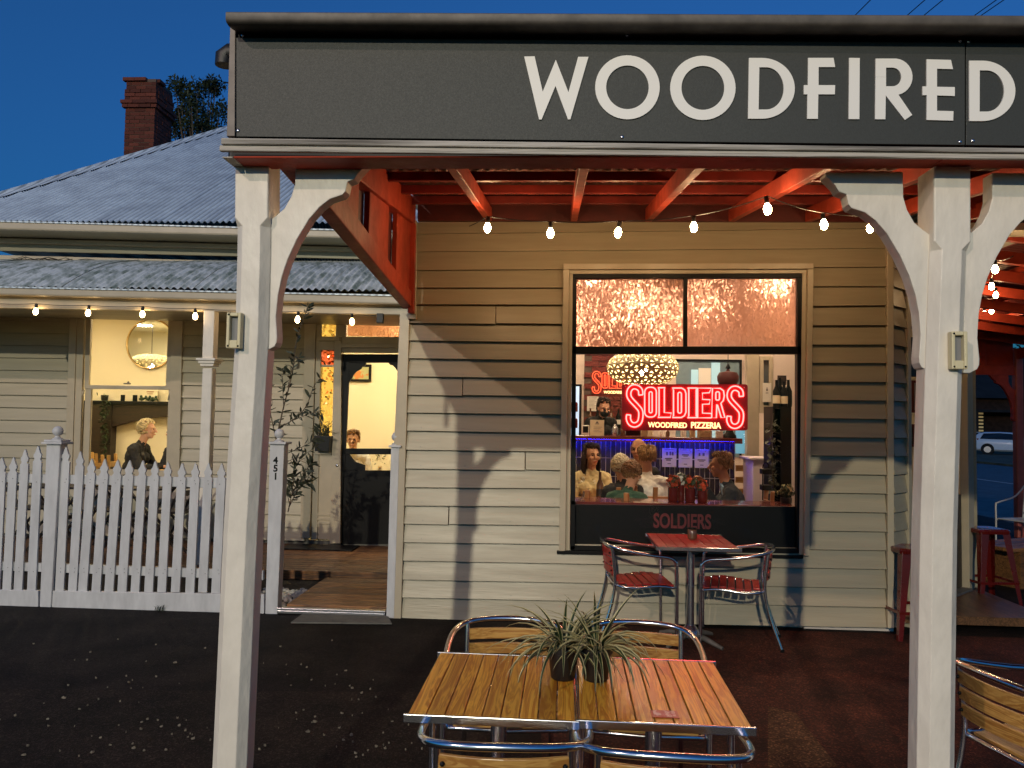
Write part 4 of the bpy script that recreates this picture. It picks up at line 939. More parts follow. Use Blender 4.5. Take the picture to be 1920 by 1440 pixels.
# plain card on the right table
M['card'] = mat('pale pink card', (.80,.55,.48), .4, var=.4, scale=60, lo=.45, hi=.55, col2=(.55,.10,.09))
g = G(1246, 1339, .732); card = thing('table_card', 'small pale pink card lying on the right wooden table', 'card', (g.x, g.y, .7315))
part('base', MB().box(g.x-.045, g.x+.045, g.y-.032, g.y+.032, .7315, .733), M['redslat'], card); part('sheet', MB().box(g.x-.036, g.x+.036, g.y-.022, g.y+.028, .7331, .7338), M['card'], card)
# tumbler on the red table
v = G(1291, 1005, .785); tz = .787
jar = thing('jar', 'brown glass candle jar standing on the red table', 'jar', (1.10,-.42,tz))
M['amberjar'] = mat('brown jar', (.13,.06,.03), .2, coat=.5)
part('body', MB().lathe([(.034,0),(.037,.01),(.037,.075),(.034,.078)], (1.10,-.42,tz), 18), M['amberjar'], jar, smooth=50)
part('rim', MB().lathe([(.038,.0785),(.038,.086),(.030,.086),(.030,.079)], (1.10,-.42,tz), 18), M['dark'], jar, smooth=50)
# ------------------------------------------------------------------ potted spider plants
M['leafg'] = mat('spider plant green', (.020,.042,.012), .45, var=.3, scale=20)
M['leafw'] = mat('spider plant pale stripe', (.46,.40,.20), .45, var=.15, scale=20)
M['pot'] = mat('black plastic pot', (.012,.012,.013), .35, bump=.05)
def spider(label, x, y, z, seed, tall):
    r = random.Random(seed)
    t = thing('potted_spider_plant', label, 'pot plant', (x,y,z), 'potted spider plants on the tables')
    part('pot', MB().lathe([(.042,0),(.046,.004),(.058,.10),(.064,.102),(.064,.122),(.056,.122),(.054,.10)], (x,y,z), 20), M['pot'], t, smooth=40)
    part('soil', MB().lathe([(.054,.10),(.03,.108),(.004,.11)], (x,y,z), 14), M['soil'], t, smooth=True)
    for k in range(74):
        a = r.uniform(0, 6.283); L = r.uniform(.16, .30); el = r.uniform(.15, 1.2) if k > 9 else r.uniform(1.0, 1.45)
        dr = r.uniform(1.1, 2.5) if k > 9 else r.uniform(.5, 1.4); w = r.uniform(.004, .0075); n = 7
        p = Vector((x+.02*math.cos(a), y+.02*math.sin(a), z+.105)); sidev = Vector((-math.sin(a), math.cos(a), 0)); vs = []; cur = el
        for i in range(n+1):
            ww = w*(1-(i/n)**2.2)*(.6+.8*min(1, i/2.0))+.0004; up = Vector((-math.cos(a)*math.sin(cur), -math.sin(a)*math.sin(cur), math.cos(cur)))
            vs += [p-sidev*ww+up*ww*.5, p-sidev*ww*.66, p+sidev*ww*.66, p+sidev*ww+up*ww*.5]
            p = p+Vector((math.cos(a)*math.cos(cur), math.sin(a)*math.cos(cur), math.sin(cur)))*(L/n); cur -= dr/n
            if p.z < z+.006: p.z = z+.006+.002*r.random()
        me = MB().add(vs, [(i*4+j, i*4+4+j, i*4+5+j, i*4+1+j) for i in range(n) for j in range(3)]).mesh('leaf', True, WL[t.name])
        me.materials.append(M['leafg']); me.materials.append(M['leafw'])
        for q, pl in enumerate(me.polygons): pl.material_index = 1 if (q % 3) != 1 else 0
        part('leaf', me, None, t)
g = G(1056, 1279, .732); spider('spider plant with striped leaves in a black pot, left of the two on the tables', g.x, g.y+.045, .7325, 3, 1)
g = G(1112, 1283, .732); spider('spider plant with striped leaves in a black pot, right of the two on the tables', g.x+.012, g.y+.055, .7325, 8, 1)
# ------------------------------------------------------------------ festoon lights
def festoon(label, bulbs, ends, sag=.03, bmat='bulb'):
    t = thing('festoon_lights', label, 'string lights', bulbs[0], 'strings of festoon bulbs')
    tops = [Vector(b)+Vector((0,0,.085)) for b in bulbs]; pts = [Vector(ends[0])]+tops+[Vector(ends[1])]; path = []
    for a, b in zip(pts, pts[1:]):
        for i in range(6):
            k = i/6; path.append(a.lerp(b, k)-Vector((0,0,sag*4*k*(1-k)*(b-a).length)))
    path.append(pts[-1]); part('cable', MB().tube(path, .0036, 6), M['cable'], t, smooth=True)
    bm_ = MB().lathe([(.003,-.040),(.013,-.037),(.021,-.028),(.0265,-.012),(.027,.003),(.023,.018),(.016,.030),(.0135,.038)], (0,0,0), 14).mesh('bulb', True); bm_.materials.append(M[bmat])
    sm_ = MB().lathe([(.015,.0385),(.017,.045),(.017,.082),(.012,.09)], (0,0,0), 12).mesh('socket', 40); sm_.materials.append(M['cable'])
    for b in bulbs:
        rr = (random.uniform(-.12,.12), random.uniform(-.12,.12), 0)
        o = inst('bulb', bm_, b, t, rr, (.92,.92,.92)); s = bpy.data.objects.new('socket', sm_); COL.objects.link(s); s.parent = o
    return t
fb = [P(x, y, Y) for x, y, Y in ((914,427,-1.0),(1032,437,-1.04),(1159,436,-1.04),(1301,426,-1.04),(1439,392,-1.7),(1545,421,-1.1),(1632,427,-1.0))]
festoon('string of seven warm bulbs under the red rafters above the shop window', fb, (P(880,424,-.85), P(1700,430,-1.05)), .02)
hb_ = [P(x, y, YE-.02) for x, y in ((-30,582),(67,584),(165,587),(267,589),(366,593),(460,596),(558,599),(660,603))]
hfs = festoon('string of warm bulbs along the verandah beam of the house', hb_, (P(-160,560,YE-.02), P(712,592,YE-.02)), .02, 'bulb_dim')
v = P(713, 597, YE-.02); part('plug', MB().box(v.x-.035, v.x+.035, v.y-.03, v.y+.03, v.z-.05, v.z+.05), M['cable'], hfs, bevel=.004)
# ------------------------------------------------------------------ olive tree by the gate
M['olive'] = mat('olive leaf', (.060,.072,.045), .5, var=.5, scale=12)
M['bark'] = mat('grey brown bark', (.10,.075,.05), .85, var=.3, scale=20, bump=.5)
def leafy(label, name, cat, curves, Y, nleaf, ll, seed, potted=None):
    r = random.Random(seed); t = thing(name, label, cat, potted)
    br = MB(); lf = MB()
    for pix, r0, dens in curves:
        pts = smoothpath([P(x, y, Y+dy) for x, y, dy in pix], 5); m = len(pts)
        br.tube(pts, [r0*(1-.8*i/(m-1)) for i in range(m)], 6)
        n = int(nleaf*dens)
        for k in range(n):
            f = .18+.82*(k+r.random())/n; i = min(m-2, int(f*(m-1))); p = pts[i].lerp(pts[i+1], f*(m-1)-i); d = (pts[i+1]-pts[i]).normalized()
            a = r.uniform(0, 6.28); o1 = d.orthogonal().normalized(); o2 = d.cross(o1)
            v = (d*r.uniform(.2,.9)+(o1*math.cos(a)+o2*math.sin(a))*r.uniform(.6,1)+Vector((0,0,r.uniform(-.25,.2)))).normalized()
            L = ll*r.uniform(.65,1.25); sd_ = v.cross(Vector((r.uniform(-1,1),r.uniform(-1,1),r.uniform(.3,1)))).normalized(); w = L*.13
            b = v.cross(sd_)*L*.06
            lf.add([p, p+v*L*.3+sd_*w, p+v*L*.3-sd_*w, p+v*L*.7+sd_*w*.8+b, p+v*L*.7-sd_*w*.8+b, p+v*L+b*1.5], [(0,1,2),(1,3,4,2),(3,5,4)])
    part('stem', br, M['bark'], t, smooth=True)
    o = part('foliage', lf, M['olive'], t); o['kind'] = 'stuff'
    return t
cv = [([(512,960,0),(515,880,0),(520,820,0),(530,770,0),(548,700,0),(556,640,0),(572,590,0),(577,574,0)],.010,1.5),
      ([(519,830,0),(508,780,.05),(500,740,.1),(497,680,.1)],.006,1.0),
      ([(524,800,0),(545,790,-.05),(572,765,-.1),(588,725,-.15),(600,710,-.15)],.006,1.1),
      ([(516,860,0),(550,845,-.05),(578,832,-.1),(598,815,-.1),(606,790,-.1)],.005,.8),
      ([(532,765,0),(530,720,.1),(531,690,.1)],.005,.6), ([(545,790,-.05),(575,778,-.1),(600,770,-.15)],.004,.7),
      ([(516,870,0),(560,858,-.05),(586,842,-.1),(592,838,-.1)],.004,.6), ([(540,725,0),(548,690,0),(562,668,.1)],.004,.6)]
leafy('thin olive tree with sparse narrow leaves behind the numbered gate post', 'olive_tree', 'tree', cv, .55, 34, .085, 4, P(512,960,.55))
cv = [([(540,960,0),(548,920,0),(552,885,0),(560,862,.05)],.006,1.1), ([(542,950,0),(566,905,0),(585,885,.05)],.006,1.0), ([(546,930,0),(560,905,.1),(582,905,.1)],.005,.9), ([(543,945,0),(535,905,.1),(538,868,.1)],.005,.8), ([(546,930,0),(575,880,-.05),(585,868,-.05)],.005,.8)]
leafy('low dark bush with narrow leaves beside the weatherboards left of the door', 'bush', 'bush', cv, 1.1, 38, .10, 6, P(540,960,1.1))
v = P(606, 846, YH-.10); pot = thing('potted_plant', 'small spiky plant in a square black pot on the sidelight sill', 'pot plant', v)
part('pot', MB().hexa([(v.x-.085,v.y-.06,v.z),(v.x+.085,v.y-.06,v.z),(v.x+.085,v.y+.06,v.z),(v.x-.085,v.y+.06,v.z)], [(v.x-.10,v.y-.07,v.z+.19),(v.x+.10,v.y-.07,v.z+.19),(v.x+.10,v.y+.07,v.z+.19),(v.x-.10,v.y+.07,v.z+.19)]), M['pot'], pot, bevel=.004)
sp = MB(); rs = random.Random(2)
for k in range(34):
    a = rs.uniform(0,6.28); e = rs.uniform(.5,1.5); L = rs.uniform(.12,.26); p0 = Vector((v.x+rs.uniform(-.06,.06), v.y+rs.uniform(-.04,.04), v.z+.18))
    sp.tube([p0, p0+Vector((math.cos(a)*math.cos(e)*L*.6, math.sin(a)*math.cos(e)*L*.6, math.sin(e)*L*.6)), p0+Vector((math.cos(a)*math.cos(e-.3)*L, math.sin(a)*math.cos(e-.3)*L, math.sin(e-.3)*L))], [.004,.005,.001], 4)
o = part('foliage', sp, M['olive'], pot); o['kind'] = 'stuff'
# ------------------------------------------------------------------ bar stools of pressed red steel
M['redsteel'] = mat('gloss dark red steel', (.11,.006,.004), .25, coat=.4, var=.15, scale=6)
def stool(label, h):
    t = thing('bar_stool', label, 'stool', (0,0,0), 'red steel bar stools')
    s = .155; mb = MB(); pr = [(s,h-.045),(s+.004,h-.012),(s-.004,h-.002),(s-.02,h),(.02,h-.006)]
    def rr(w, z): return [Vector((sx*(w-c), sy*(w-d), z)) for sx, sy, c, d in ((-1,-1,.03,0),(1,-1,.03,0),(1,-1,0,.03),(1,1,0,.03),(1,1,.03,0),(-1,1,.03,0),(-1,1,0,.03),(-1,-1,0,.03))]
    vs = [p for w, z in pr for p in rr(max(w,.035), z)]; n = 8
    part('seat', mb.add(vs, [(i*n+k, i*n+(k+1) % n, i*n+n+(k+1) % n, i*n+n+k) for i in range(len(pr)-1) for k in range(n)]+[tuple((len(pr)-1)*n+k for k in range(n)), tuple(range(n-1,-1,-1))]), M['redsteel'], t, bevel=.004)
    for sx in (-1, 1):
        for sy in (-1, 1):
            f = Vector((sx*.215, sy*.215, 0)); g_ = Vector((sx*.142, sy*.142, h-.02)); w0, w1 = .036, .078
            lo = [f+Vector((-sx*w0,0,0)), f, f+Vector((0,-sy*w0,0)), f+Vector((-sx*.006,-sy*.006,0))]
            hi = [g_+Vector((-sx*w1,0,0)), g_, g_+Vector((0,-sy*w1,0)), g_+Vector((-sx*.008,-sy*.008,0))]
            part('leg', MB().hexa(lo, hi), M['redsteel'], t, bevel=.002)
    k = .215-.073*.30
    for a, b in (((-k,-k),(k,-k)),((k,-k),(k,k)),((k,k),(-k,k)),((-k,k),(-k,-k))):
        part('brace', MB().beam((*a, h*.30), (*b, h*.30), .005, .024), M['redsteel'], t)
    return t
s1 = stool('red steel bar stool against the shop corner left of the right post', .72); s2 = dup(s1); s2['label'] = 'red steel bar stool on the side street footpath right of the right post'
g = G(1709, 1190, 0); place(s1, (g.x, g.y, 0), .06); g = G(1850, 1128, 0); place(s2, (g.x, g.y, 0), .12)
# dark folding tables and chairs on the house verandah
def fold_table(label, x, y):
    t = thing('folding_table', label, 'table', (x,y,.122), 'dark folding tables on the house verandah')
    for k in range(6): part('slat', MB().box(x-.36, x+.36, y-.30+.1*k, y-.21+.1*k, .835, .86), M['darkwood'], t, bevel=.003)
    for s in (-1, 1):
        part('leg', MB().beam((x-.33,y+s*.24,.122),(x+.30,y+s*.24,.835), .022, .04, (0,1,0)), M['darkwood'], t); part('leg', MB().beam((x+.33,y+s*.215,.122),(x-.30,y+s*.215,.835), .022, .04, (0,1,0)), M['darkwood'], t)
    part('stretcher', MB().box(x-.02,x+.02,y-.20,y+.20,.46,.50), M['darkwood'], t)
def fold_chair(label, x, y, s):
    t = thing('folding_chair', label, 'chair', (x,y,.122), 'dark folding chairs on the house verandah')
    for k in range(5): part('seat_slat', MB().box(x-.20+.08*k, x-.13+.08*k, y-.19, y+.19, .565, .585), M['darkwood'], t)
    for sy in (-1, 1):
        part('leg', MB().beam((x+s*.24,y+sy*.20,.122),(x-s*.22,y+sy*.20,.98), .02, .035, (0,1,0)), M['darkwood'], t); part('leg', MB().beam((x-s*.24,y+sy*.175,.122),(x+s*.20,y+sy*.175,.57), .02, .035, (0,1,0)), M['darkwood'], t)
    for z in (.80,.88,.95): part('back_slat', MB().box(x-s*.19-.012, x-s*.19+.012, y-.19, y+.19, z-.03, z+.03), M['darkwood'], t)
for px, lb in ((130,'dark folding slatted table behind the fence left of the lit window'),(262,'dark folding slatted table below the lit house window')):
    fold_table(lb, P(px, 950, 2.15).x, 2.15)
for px, s, lb in ((60,1,'dark folding chair at the left end of the house verandah'),(196,-1,'dark folding chair between the two folding tables on the house verandah'),(330,-1,'dark folding chair right of the table below the lit house window')):
    fold_chair(lb, P(px, 950, 2.2).x, 2.2, s)

# weeds in the crack along the fence
def tuft(label, px, py, n, hh, seed):
    r = random.Random(seed); g = G(px, py, 0); t = thing('grass_tuft', label, 'weeds', (g.x,g.y,0), 'weeds along the foot of the fence'); mb = MB()
    for k in range(n):
        a = r.uniform(0,6.28); l = hh*r.uniform(.5,1.2); d = Vector((math.cos(a)*.5, math.sin(a)*.35, 1)); p = Vector((g.x+r.uniform(-.04,.04), g.y+r.uniform(-.015,.01), 0)); s_ = Vector((-math.sin(a), math.cos(a), 0))*.0025
        mb.add([p-s_, p+s_, p+d*l*.6+s_*.7, p+d*l*.6-s_*.7, p+d*l+Vector((math.cos(a)*l*.3,0,-l*.1))], [(0,1,2,3),(3,2,4)])
    o = part('blades', mb, M['leafg'], t); o['kind'] = 'stuff'
tuft('small tuft of weeds growing at the foot of the fence plinth', 299, 1145, 26, .06, 1)
tuft('thin weeds growing beside the gate threshold slab', 690, 1156, 20, .045, 2)
# ================================================================== SHOP INTERIOR
FL = .12
# ------------- neon signs
M['neon'] = emat('white red neon tube', (1.0,.062,.056), 12); M['neonamber'] = emat('amber neon tube', (1.0,.62,.25), 2.6); M['neonred'] = emat('red neon tube', (1.0,.09,.03), 3.0)
M['signred'] = mat('red acrylic sign board', (.24,.006,.008), .28, emit=(.8,.004,.006), estr=.08)
def ribbon(path, w):                                 # outline of a stroke of half width w (closed loop)
    n = len(path); L = []; R_ = []
    for i, p in enumerate(path):
        a = path[max(0, i-1)]; b = path[min(n-1, i+1)]; d = (Vector(b)-Vector(a)).normalized(); nn = Vector((-d.y, d.x))
        L.append(Vector(p)+nn*w); R_.append(Vector(p)-nn*w)
    return L+R_[::-1]
def sm2(pts, k=6): return [Vector((p.x, p.y)) for p in smoothpath([(x, y, 0) for x, y in pts], k)]
def rrect(x0, x1, y0, y1, r, n=5):
    out = []
    for cx, cy, a0 in ((x1-r,y0+r,-90),(x1-r,y1-r,0),(x0+r,y1-r,90),(x0+r,y0+r,180)):
        out += [Vector((cx+r*math.cos(math.radians(a0+90*i/n)), cy+r*math.sin(math.radians(a0+90*i/n)))) for i in range(n+1)]
    return out
V2 = lambda l: [Vector(p) for p in l]
def sletter(dx, dy):
    return [ribbon(sm2([(420+dx,278+dy),(412+dx,215+dy),(365+dx,178+dy),(310+dx,180+dy),(272+dx,225+dy),(268+dx,290+dy),(300+dx,345+dy),(365+dx,415+dy),(415+dx,480+dy),(420+dx,560+dy),(400+dx,630+dy),(345+dx,663+dy),(290+dx,645+dy),(262+dx,590+dy),(264+dx,535+dy)]), 27)]
neon_paths = [('S', sletter(0, 0)), ('O', [rrect(470,620,180,562,62), rrect(527,566,238,508,19)]),
 ('L', [V2([(640,186),(732,186),(722,205),(722,505),(812,510),(800,566),(640,566),(655,545),(655,205)])]),
 ('D', [V2([(825,190),(945,190),(985,215),(1000,260),(1000,500),(980,545),(940,568),(825,568),(840,548),(840,212)]), rrect(897,942,245,512,22)]),
 ('I', [V2([(1020,190),(1145,190),(1132,206),(1132,552),(1145,570),(1020,570),(1036,552),(1036,206)])]),
 ('E', [V2([(1150,190),(1325,192),(1300,250),(1212,255),(1212,335),(1310,340),(1300,395),(1212,398),(1212,512),(1325,516),(1325,572),(1150,572)])]),
 ('R', [V2([(1340,192),(1440,194),(1482,225),(1492,290),(1480,350),(1448,385),(1500,570),(1452,568),(1405,410),(1396,400),(1390,572),(1330,572)]), rrect(1383,1430,238,345,20)]),
 ('S', sletter(1290, 18))]
def neon_sign(label, Y, mapf, tube, mats, board=True, thick=.012):
    c = mapf(985, 437); t = thing('neon_sign', label, 'neon sign', (c.x, Y, c.z), 'red SOLDIERS neon signs')
    bd = rrect(178,1797,140,735,34)
    if board: part('board', MB().prism([mapf(p.x, p.y) for p in bd], (0, thick, 0)), mats[0], t)
    for n_, loops in neon_paths:
        mb = MB()
        for lp in loops: mb.tube([mapf(p.x, p.y)+Vector((0,-.010,0)) for p in lp], tube, 6, closed=True)
        part('neon_letter', mb, mats[1], t)
    for s, x0, x1 in (('WOODFIRED', 515, 1015), ('PIZZERIA', 1062, 1448)):
        me = textmesh(s, .05, .006, .0012); me.materials.append(mats[2]); xs = [v.co.x for v in me.vertices]; zm = max(v.co.z for v in me.vertices)
        a, b, h = mapf(x0, 692+(x0-515)*.018), mapf(x1, 692+(x1-515)*.018), mapf(x0, 625)
        o = inst('neon_word', me, ((a.x+b.x)/2, a.y-.008, a.z), t); o.scale = ((b.x-a.x)/(max(xs)-min(xs)), 1, (h.z-a.z)/zm)
        o.rotation_euler = (0, math.atan2(a.z-b.z, b.x-a.x), 0)
    for px, py in ((218,168),(1750,182),(1748,695)):
        me = MB().ball((0,0,0), .006, 8, 5).mesh('fixing', True); me.materials.append(M['steel']); inst('fixing', me, mapf(px, py)+Vector((0,-.006,0)), t)
    return t
YN1 = .20
mp1 = lambda x, y: P(1140+x/6.857, 700+y/6.857+(x-985)*0, YN1)
ns = neon_sign('red neon sign reading SOLDIERS WOODFIRED PIZZERIA hanging inside the shop window', YN1, mp1, .0062, (M['signred'], M['neon'], M['neonamber']))
for px in (218, 1750):
    a = mp1(px, 150); part('wire', MB().tube([a, (a.x, a.y, 2.97)], .0015, 4), M['steel'], ns)
YN2 = 5.22
mp2 = lambda x, y: P(1110+(x-230)/6.857*.53, 697+(y-155)/6.857*.52, YN2)
M['bricktex'] = mat('dark red interior brick', (.25,.05,.035), .8, col2=(.10,.02,.015), scale=9, bump=.7, bscale=14, stretch=(1,1,3))
neon_sign('second smaller SOLDIERS neon sign on the brick wall behind the counter, partly behind the lamp', YN2, mp2, .0052, (M['bricktex'], M['neonred'], M['neonamber']), board=False)
a, b = P(1096, 664, 5.28), P(1192, 820, 5.28)
bw_ = part('brick_panel', MB().box(a.x, b.x+.25, 5.262, 5.30, FL, 3.1), M['mortar'], shop)
BK = MB().box(-.5,.5,-.5,.5,-.5,.5).mesh('brick'); BK.materials.append(M['bricktex'])
nrow = int((3.05-1.45)/.086); x0, x1 = a.x, b.x+.25
for r_i in range(nrow):
    z = 1.47+.086*r_i; x = x0+(0 if r_i % 2 else .115)
    while x < x1-.1:
        w = min(.222, x1-x); inst('brick', BK, (x+w/2, 5.255+random.uniform(-.004,.004), z), bw_, (0,0,0), (w, .03, .076)); x += .232
# ------------- lattice pendant lamp
M['shade'] = mat('plywood lamp shade', (.78,.68,.44), .6); M['lampbulb'] = emat('pendant bulb', (1.0,.80,.50), 320)
def pendant(label, c, rx_, rz_, ceil, bulb=.045, group=None):
    t = thing('pendant_lamp', label, 'lamp', c, group); c = Vector(c); n, m = 22, 9; shell = MB(); rows = []
    for i in range(m+1):
        a = math.radians(14)+(math.pi-math.radians(28))*i/m; rows.append([Vector((rx_*math.sin(a)**.8*math.cos(2*math.pi*(k+.5*(i % 2))/n), rx_*math.sin(a)**.8*math.sin(2*math.pi*(k+.5*(i % 2))/n), -rz_*math.cos(a))) for k in range(n)])
    tri = []
    for i in range(m):
        for k in range(n):
            l = (k+1) % n
            if i % 2: tri += [(rows[i][k], rows[i][l], rows[i+1][l]), (rows[i][k], rows[i+1][l], rows[i+1][k])]
            else: tri += [(rows[i][k], rows[i][l], rows[i+1][k]), (rows[i][l], rows[i+1][l], rows[i+1][k])]
    for q in tri:
        g = (q[0]+q[1]+q[2])/3; inn = [p.lerp(g, .56) for p in q]; th = lambda p: p*.965
        for j in range(3):
            a, b, d, e = q[j], q[(j+1) % 3], inn[(j+1) % 3], inn[j]
            shell.add([c+a, c+b, c+d, c+e], [(0,1,2,3)])
    part('shade', shell, M['shade'], t)
    part('lamp_bulb', MB().ball(c+Vector((0,0,-.03)), bulb, 12, 8), M['lampbulb'], t, smooth=True)
    part('cord', MB().tube([c+Vector((0,0,.01)), (c.x, c.y, ceil)], .005, 6), M['cable'], t)
    return t
c = P(1205, 690, 1.25); pendant('large round lattice pendant lamp glowing behind the neon sign in the shop window', c, .365, .185, 3.39, .042, 'lattice pendant lamps')
c = P(1365, 706, 2.3); pd2 = thing('pendant_lamp', 'small dark metal pendant lamp above the right end of the neon sign', 'lamp', c)
part('shade', MB().lathe([(.012,.10),(.022,.06),(.10,.045),(.122,0),(.118,-.05),(.10,-.09),(.07,-.11)], c, 20), M['ironred'], pd2, smooth=40); part('cap', MB().lathe([(.004,.16),(.028,.10),(.028,.09)], c, 12), M['dark'], pd2, smooth=True); part('cord', MB().tube([(c.x,c.y,c.z+.14),(c.x,c.y,3.39)], .004, 6), M['cable'], pd2)
M['down'] = emat('warm fill light', (1.0,.72,.46), 68)  # fill lights added on the shop ceiling to warm the room
for k, (x, y) in enumerate(((-.2,3.0),(1.1,3.2),(2.5,2.9),(.4,4.5),(1.9,4.4),(3.3,4.2),(.4,1.2),(1.9,1.2))):
    t = thing('fill_light', 'added round warm fill light inside the shop, %s' % ('at the left of the middle row','in the middle of the middle row','at the right of the middle row','at the left of the back row','right of the middle in the back row','at the right end of the back row','at the left just inside the window','at the right just inside the window')[k], 'fill light', (x,y,3.39), 'added fill lights inside the shop')
    part('ring', MB().lathe([(.185,-.002),(.185,-.018),(.160,-.018),(.160,-.004)], (x,y,3.399), 18), M['letter'], t); part('diffuser', MB().lathe([(.159,-.006),(.159,-.012),(.001,-.013)], (x,y,3.399), 18), M['down'], t)
# ------------- tiled counter with a blue light strip
YC1 = 2.9; ct = P(1078, 818, YC1); cr_ = P(1378, 832, YC1); cz = ct.z
bar = thing('bar_counter', 'dark tiled bar counter with blue strip light under its top', 'counter', (ct.x, YC1, FL))
x0c, x1c = -.9, cr_.x
part('carcass', MB().box(x0c, x1c, YC1+.012, YC1+.55, FL, cz-.03), M['letter'], bar)
M['tile'] = mat('glossy dark tile', (.045,.04,.055), .14, var=.25, scale=5, rnd=.3)
tw_ = .060; th2 = .225; TL = MB().box(-tw_/2+.004, tw_/2-.004, 0, .011, -th2+.005, -.004).mesh('tile'); TL.materials.append(M['tile'])
for r_i in range(6):
    for k in range(int((x1c-.0-x0c)/tw_)):
        x = x1c-tw_*(k+.5); z = cz-.032-th2*r_i
        if x < .05 or z-th2 < FL: continue
        inst('tile', TL, (x, YC1+random.uniform(0,.0015), z), bar)
M['bartop'] = mat('dark red bar top', (.16,.03,.025), .2, coat=.5)
part('top', MB().box(x0c, x1c+.06, YC1-.13, YC1+.60, cz-.028, cz+.012), M['bartop'], bar, bevel=.004)
part('lip', MB().box(x0c, x1c+.06, YC1-.1295, YC1-.116, cz-.052, cz-.0285), M['bartop'], bar)
M['blueled'] = emat('blue light strip', (.001,.014,1.0), 60)
part('light_strip', MB().box(.05, x1c-.01, YC1-.070, YC1-.060, cz-.036, cz-.0285), M['blueled'], bar)
M['paper'] = mat('white paper', (.74,.70,.62), .7); M['ink'] = mat('grey print', (.16,.14,.12), .8)
def sheet(label, px0, px1, py0, py1, Y, marks, name='notice', group=None, tone='paper', cat='notice'):
    a, b = P(px0, py0, Y), P(px1, py1, Y); t = thing(name, label, cat, ((a.x+b.x)/2, Y, b.z), group); w, h = b.x-a.x, a.z-b.z
    part('sheet', MB().box(a.x, b.x, Y-.003, Y, b.z, a.z), M[tone], t); mb = MB()
    for u0, u1, v0, v1 in marks: mb.box(a.x+w*u0, a.x+w*u1, Y-.0045, Y-.0032, a.z-h*v1, a.z-h*v0)
    if marks: part('print', mb, M['ink'], t)
    return t
lines = lambda v0, n, st=.06, a=.15, b=.85: [(a, b-.1*(i % 3), v0+st*i, v0+st*i+.018) for i in range(n)]
sheet('white notice on the counter front, leftmost of three', 1241.5, 1268, 840, 876, YC1-.004, [(.15,.85,.06,.075),(.28,.40,.20,.38),(.52,.62,.18,.38),(.68,.8,.2,.38),(.2,.72,.52,.58),(.28,.62,.60,.66),(.38,.62,.80,.84)], group='notices taped to the counter front')
sheet('white notice on the counter front, middle of three', 1272.5, 1298, 841, 877, YC1-.004, [(.15,.85,.06,.075),(.25,.75,.30,.36),(.35,.66,.38,.42),(.2,.8,.52,.54),(.38,.62,.80,.84)], group='notices taped to the counter front')
sheet('white notice on the counter front, rightmost of three', 1302.5, 1329, 842, 878, YC1-.004, [(.15,.85,.06,.075),(.28,.40,.20,.36),(.55,.7,.2,.36),(.2,.76,.54,.60),(.3,.66,.62,.66),(.38,.62,.82,.86)], group='notices taped to the counter front')
sheet('sheet of paper pinned to the wall behind the masked bartender', 1101, 1122, 743, 771, 5.20, lines(.08, 9, .09), group='papers behind the counter')
sheet('menu card standing on the counter before the masked bartender', 1106.5, 1132.5, 787, 817, YC1+.05, [(.40,.60,.16,.22),(.44,.56,.10,.16),(.36,.64,.24,.28)]+lines(.45, 4, .1, .25), tone='lime')
# things standing on the counter
def boxy(name, label, px0, px1, pyt, Y, dep, m, cat, bev=.004, group=None):
    a, b = P(px0, pyt, Y), P(px1, pyt, Y); return solo(name, MB().box(a.x, b.x, Y, Y+dep, cz+.012, a.z), m, label, cat, ((a.x+b.x)/2, Y+dep/2, cz+.012), group, bevel=bev)
M['kraft'] = mat('brown cardboard', (.42,.28,.15), .8, var=.1)
t = thing('card_terminal', 'small white framed card terminal at the left end of the counter', 'card terminal', P(1098,812,YC1+.1))
a, b = P(1091, 797, YC1+.1), P(1105, 810, YC1+.1); part('case', MB().box(a.x, b.x, YC1+.1, YC1+.14, cz+.012, a.z), M['letter'], t, bevel=.006); part('screen', MB().box(a.x+.014, b.x-.014, YC1+.096, YC1+.0995, cz+.045, a.z-.014), M['dark'], t)
boxy('cardboard_box', 'brown cardboard box on the counter under the neon word WOODFIRED', 1203, 1214, 806, YC1+.1, .12, M['kraft'], 'box', group='cardboard boxes on the counter')
boxy('cardboard_box', 'paler cardboard box on the counter beside the first one', 1214.5, 1224, 805, YC1+.1, .12, M['lime'], 'box', group='cardboard boxes on the counter')
boxy('cardboard_box', 'wide cardboard box on the counter under the neon word PIZZERIA', 1311, 1335, 807, YC1+.1, .14, M['kraft'], 'box', group='cardboard boxes on the counter')
boxy('cardboard_box', 'narrow upright cardboard box on the counter right of the napkin holder', 1295, 1304, 806, YC1+.12, .1, M['kraft'], 'box', group='cardboard boxes on the counter')
boxy('napkin_holder', 'small pale napkin holder on the counter under the neon sign', 1278, 1287, 805, YC1+.1, .08, M['paper'], 'napkin holder')
boxy('leaflet_stack', 'white and blue leaflet stack standing near the right end of the counter', 1343, 1356, 808, YC1+.1, .05, M['paper'], 'leaflets')
def glass(label, px, pyt, Y, r_, m, name='glass', cat='glass', group='glasses and bottles on the counter'):
    a = P(px, pyt, Y); h = a.z-cz-.012
    return solo(name, MB().lathe([(r_*.8,0),(r_,h*.15),(r_,h*.6),(r_*.8,h*.75),(r_*.45,h*.86),(r_*.45,h)], (a.x,Y,cz+.012), 12), m, label, cat, (a.x,Y,cz+.012), group, smooth=50)
glass('small white sauce bottle on the counter below the letter O', 1240, 803, YC1+.1, .022, M['letter'], 'sauce_bottle', 'bottle')
glass('dark jar on the counter left of the cardboard boxes', 1168, 800, YC1+.2, .035, M['amberjar'], 'jar', 'jar')
glass('steel shaker on the counter beside the bartender', 1153, 795, YC1+.2, .035, M['steel'], 'cocktail_shaker', 'shaker')
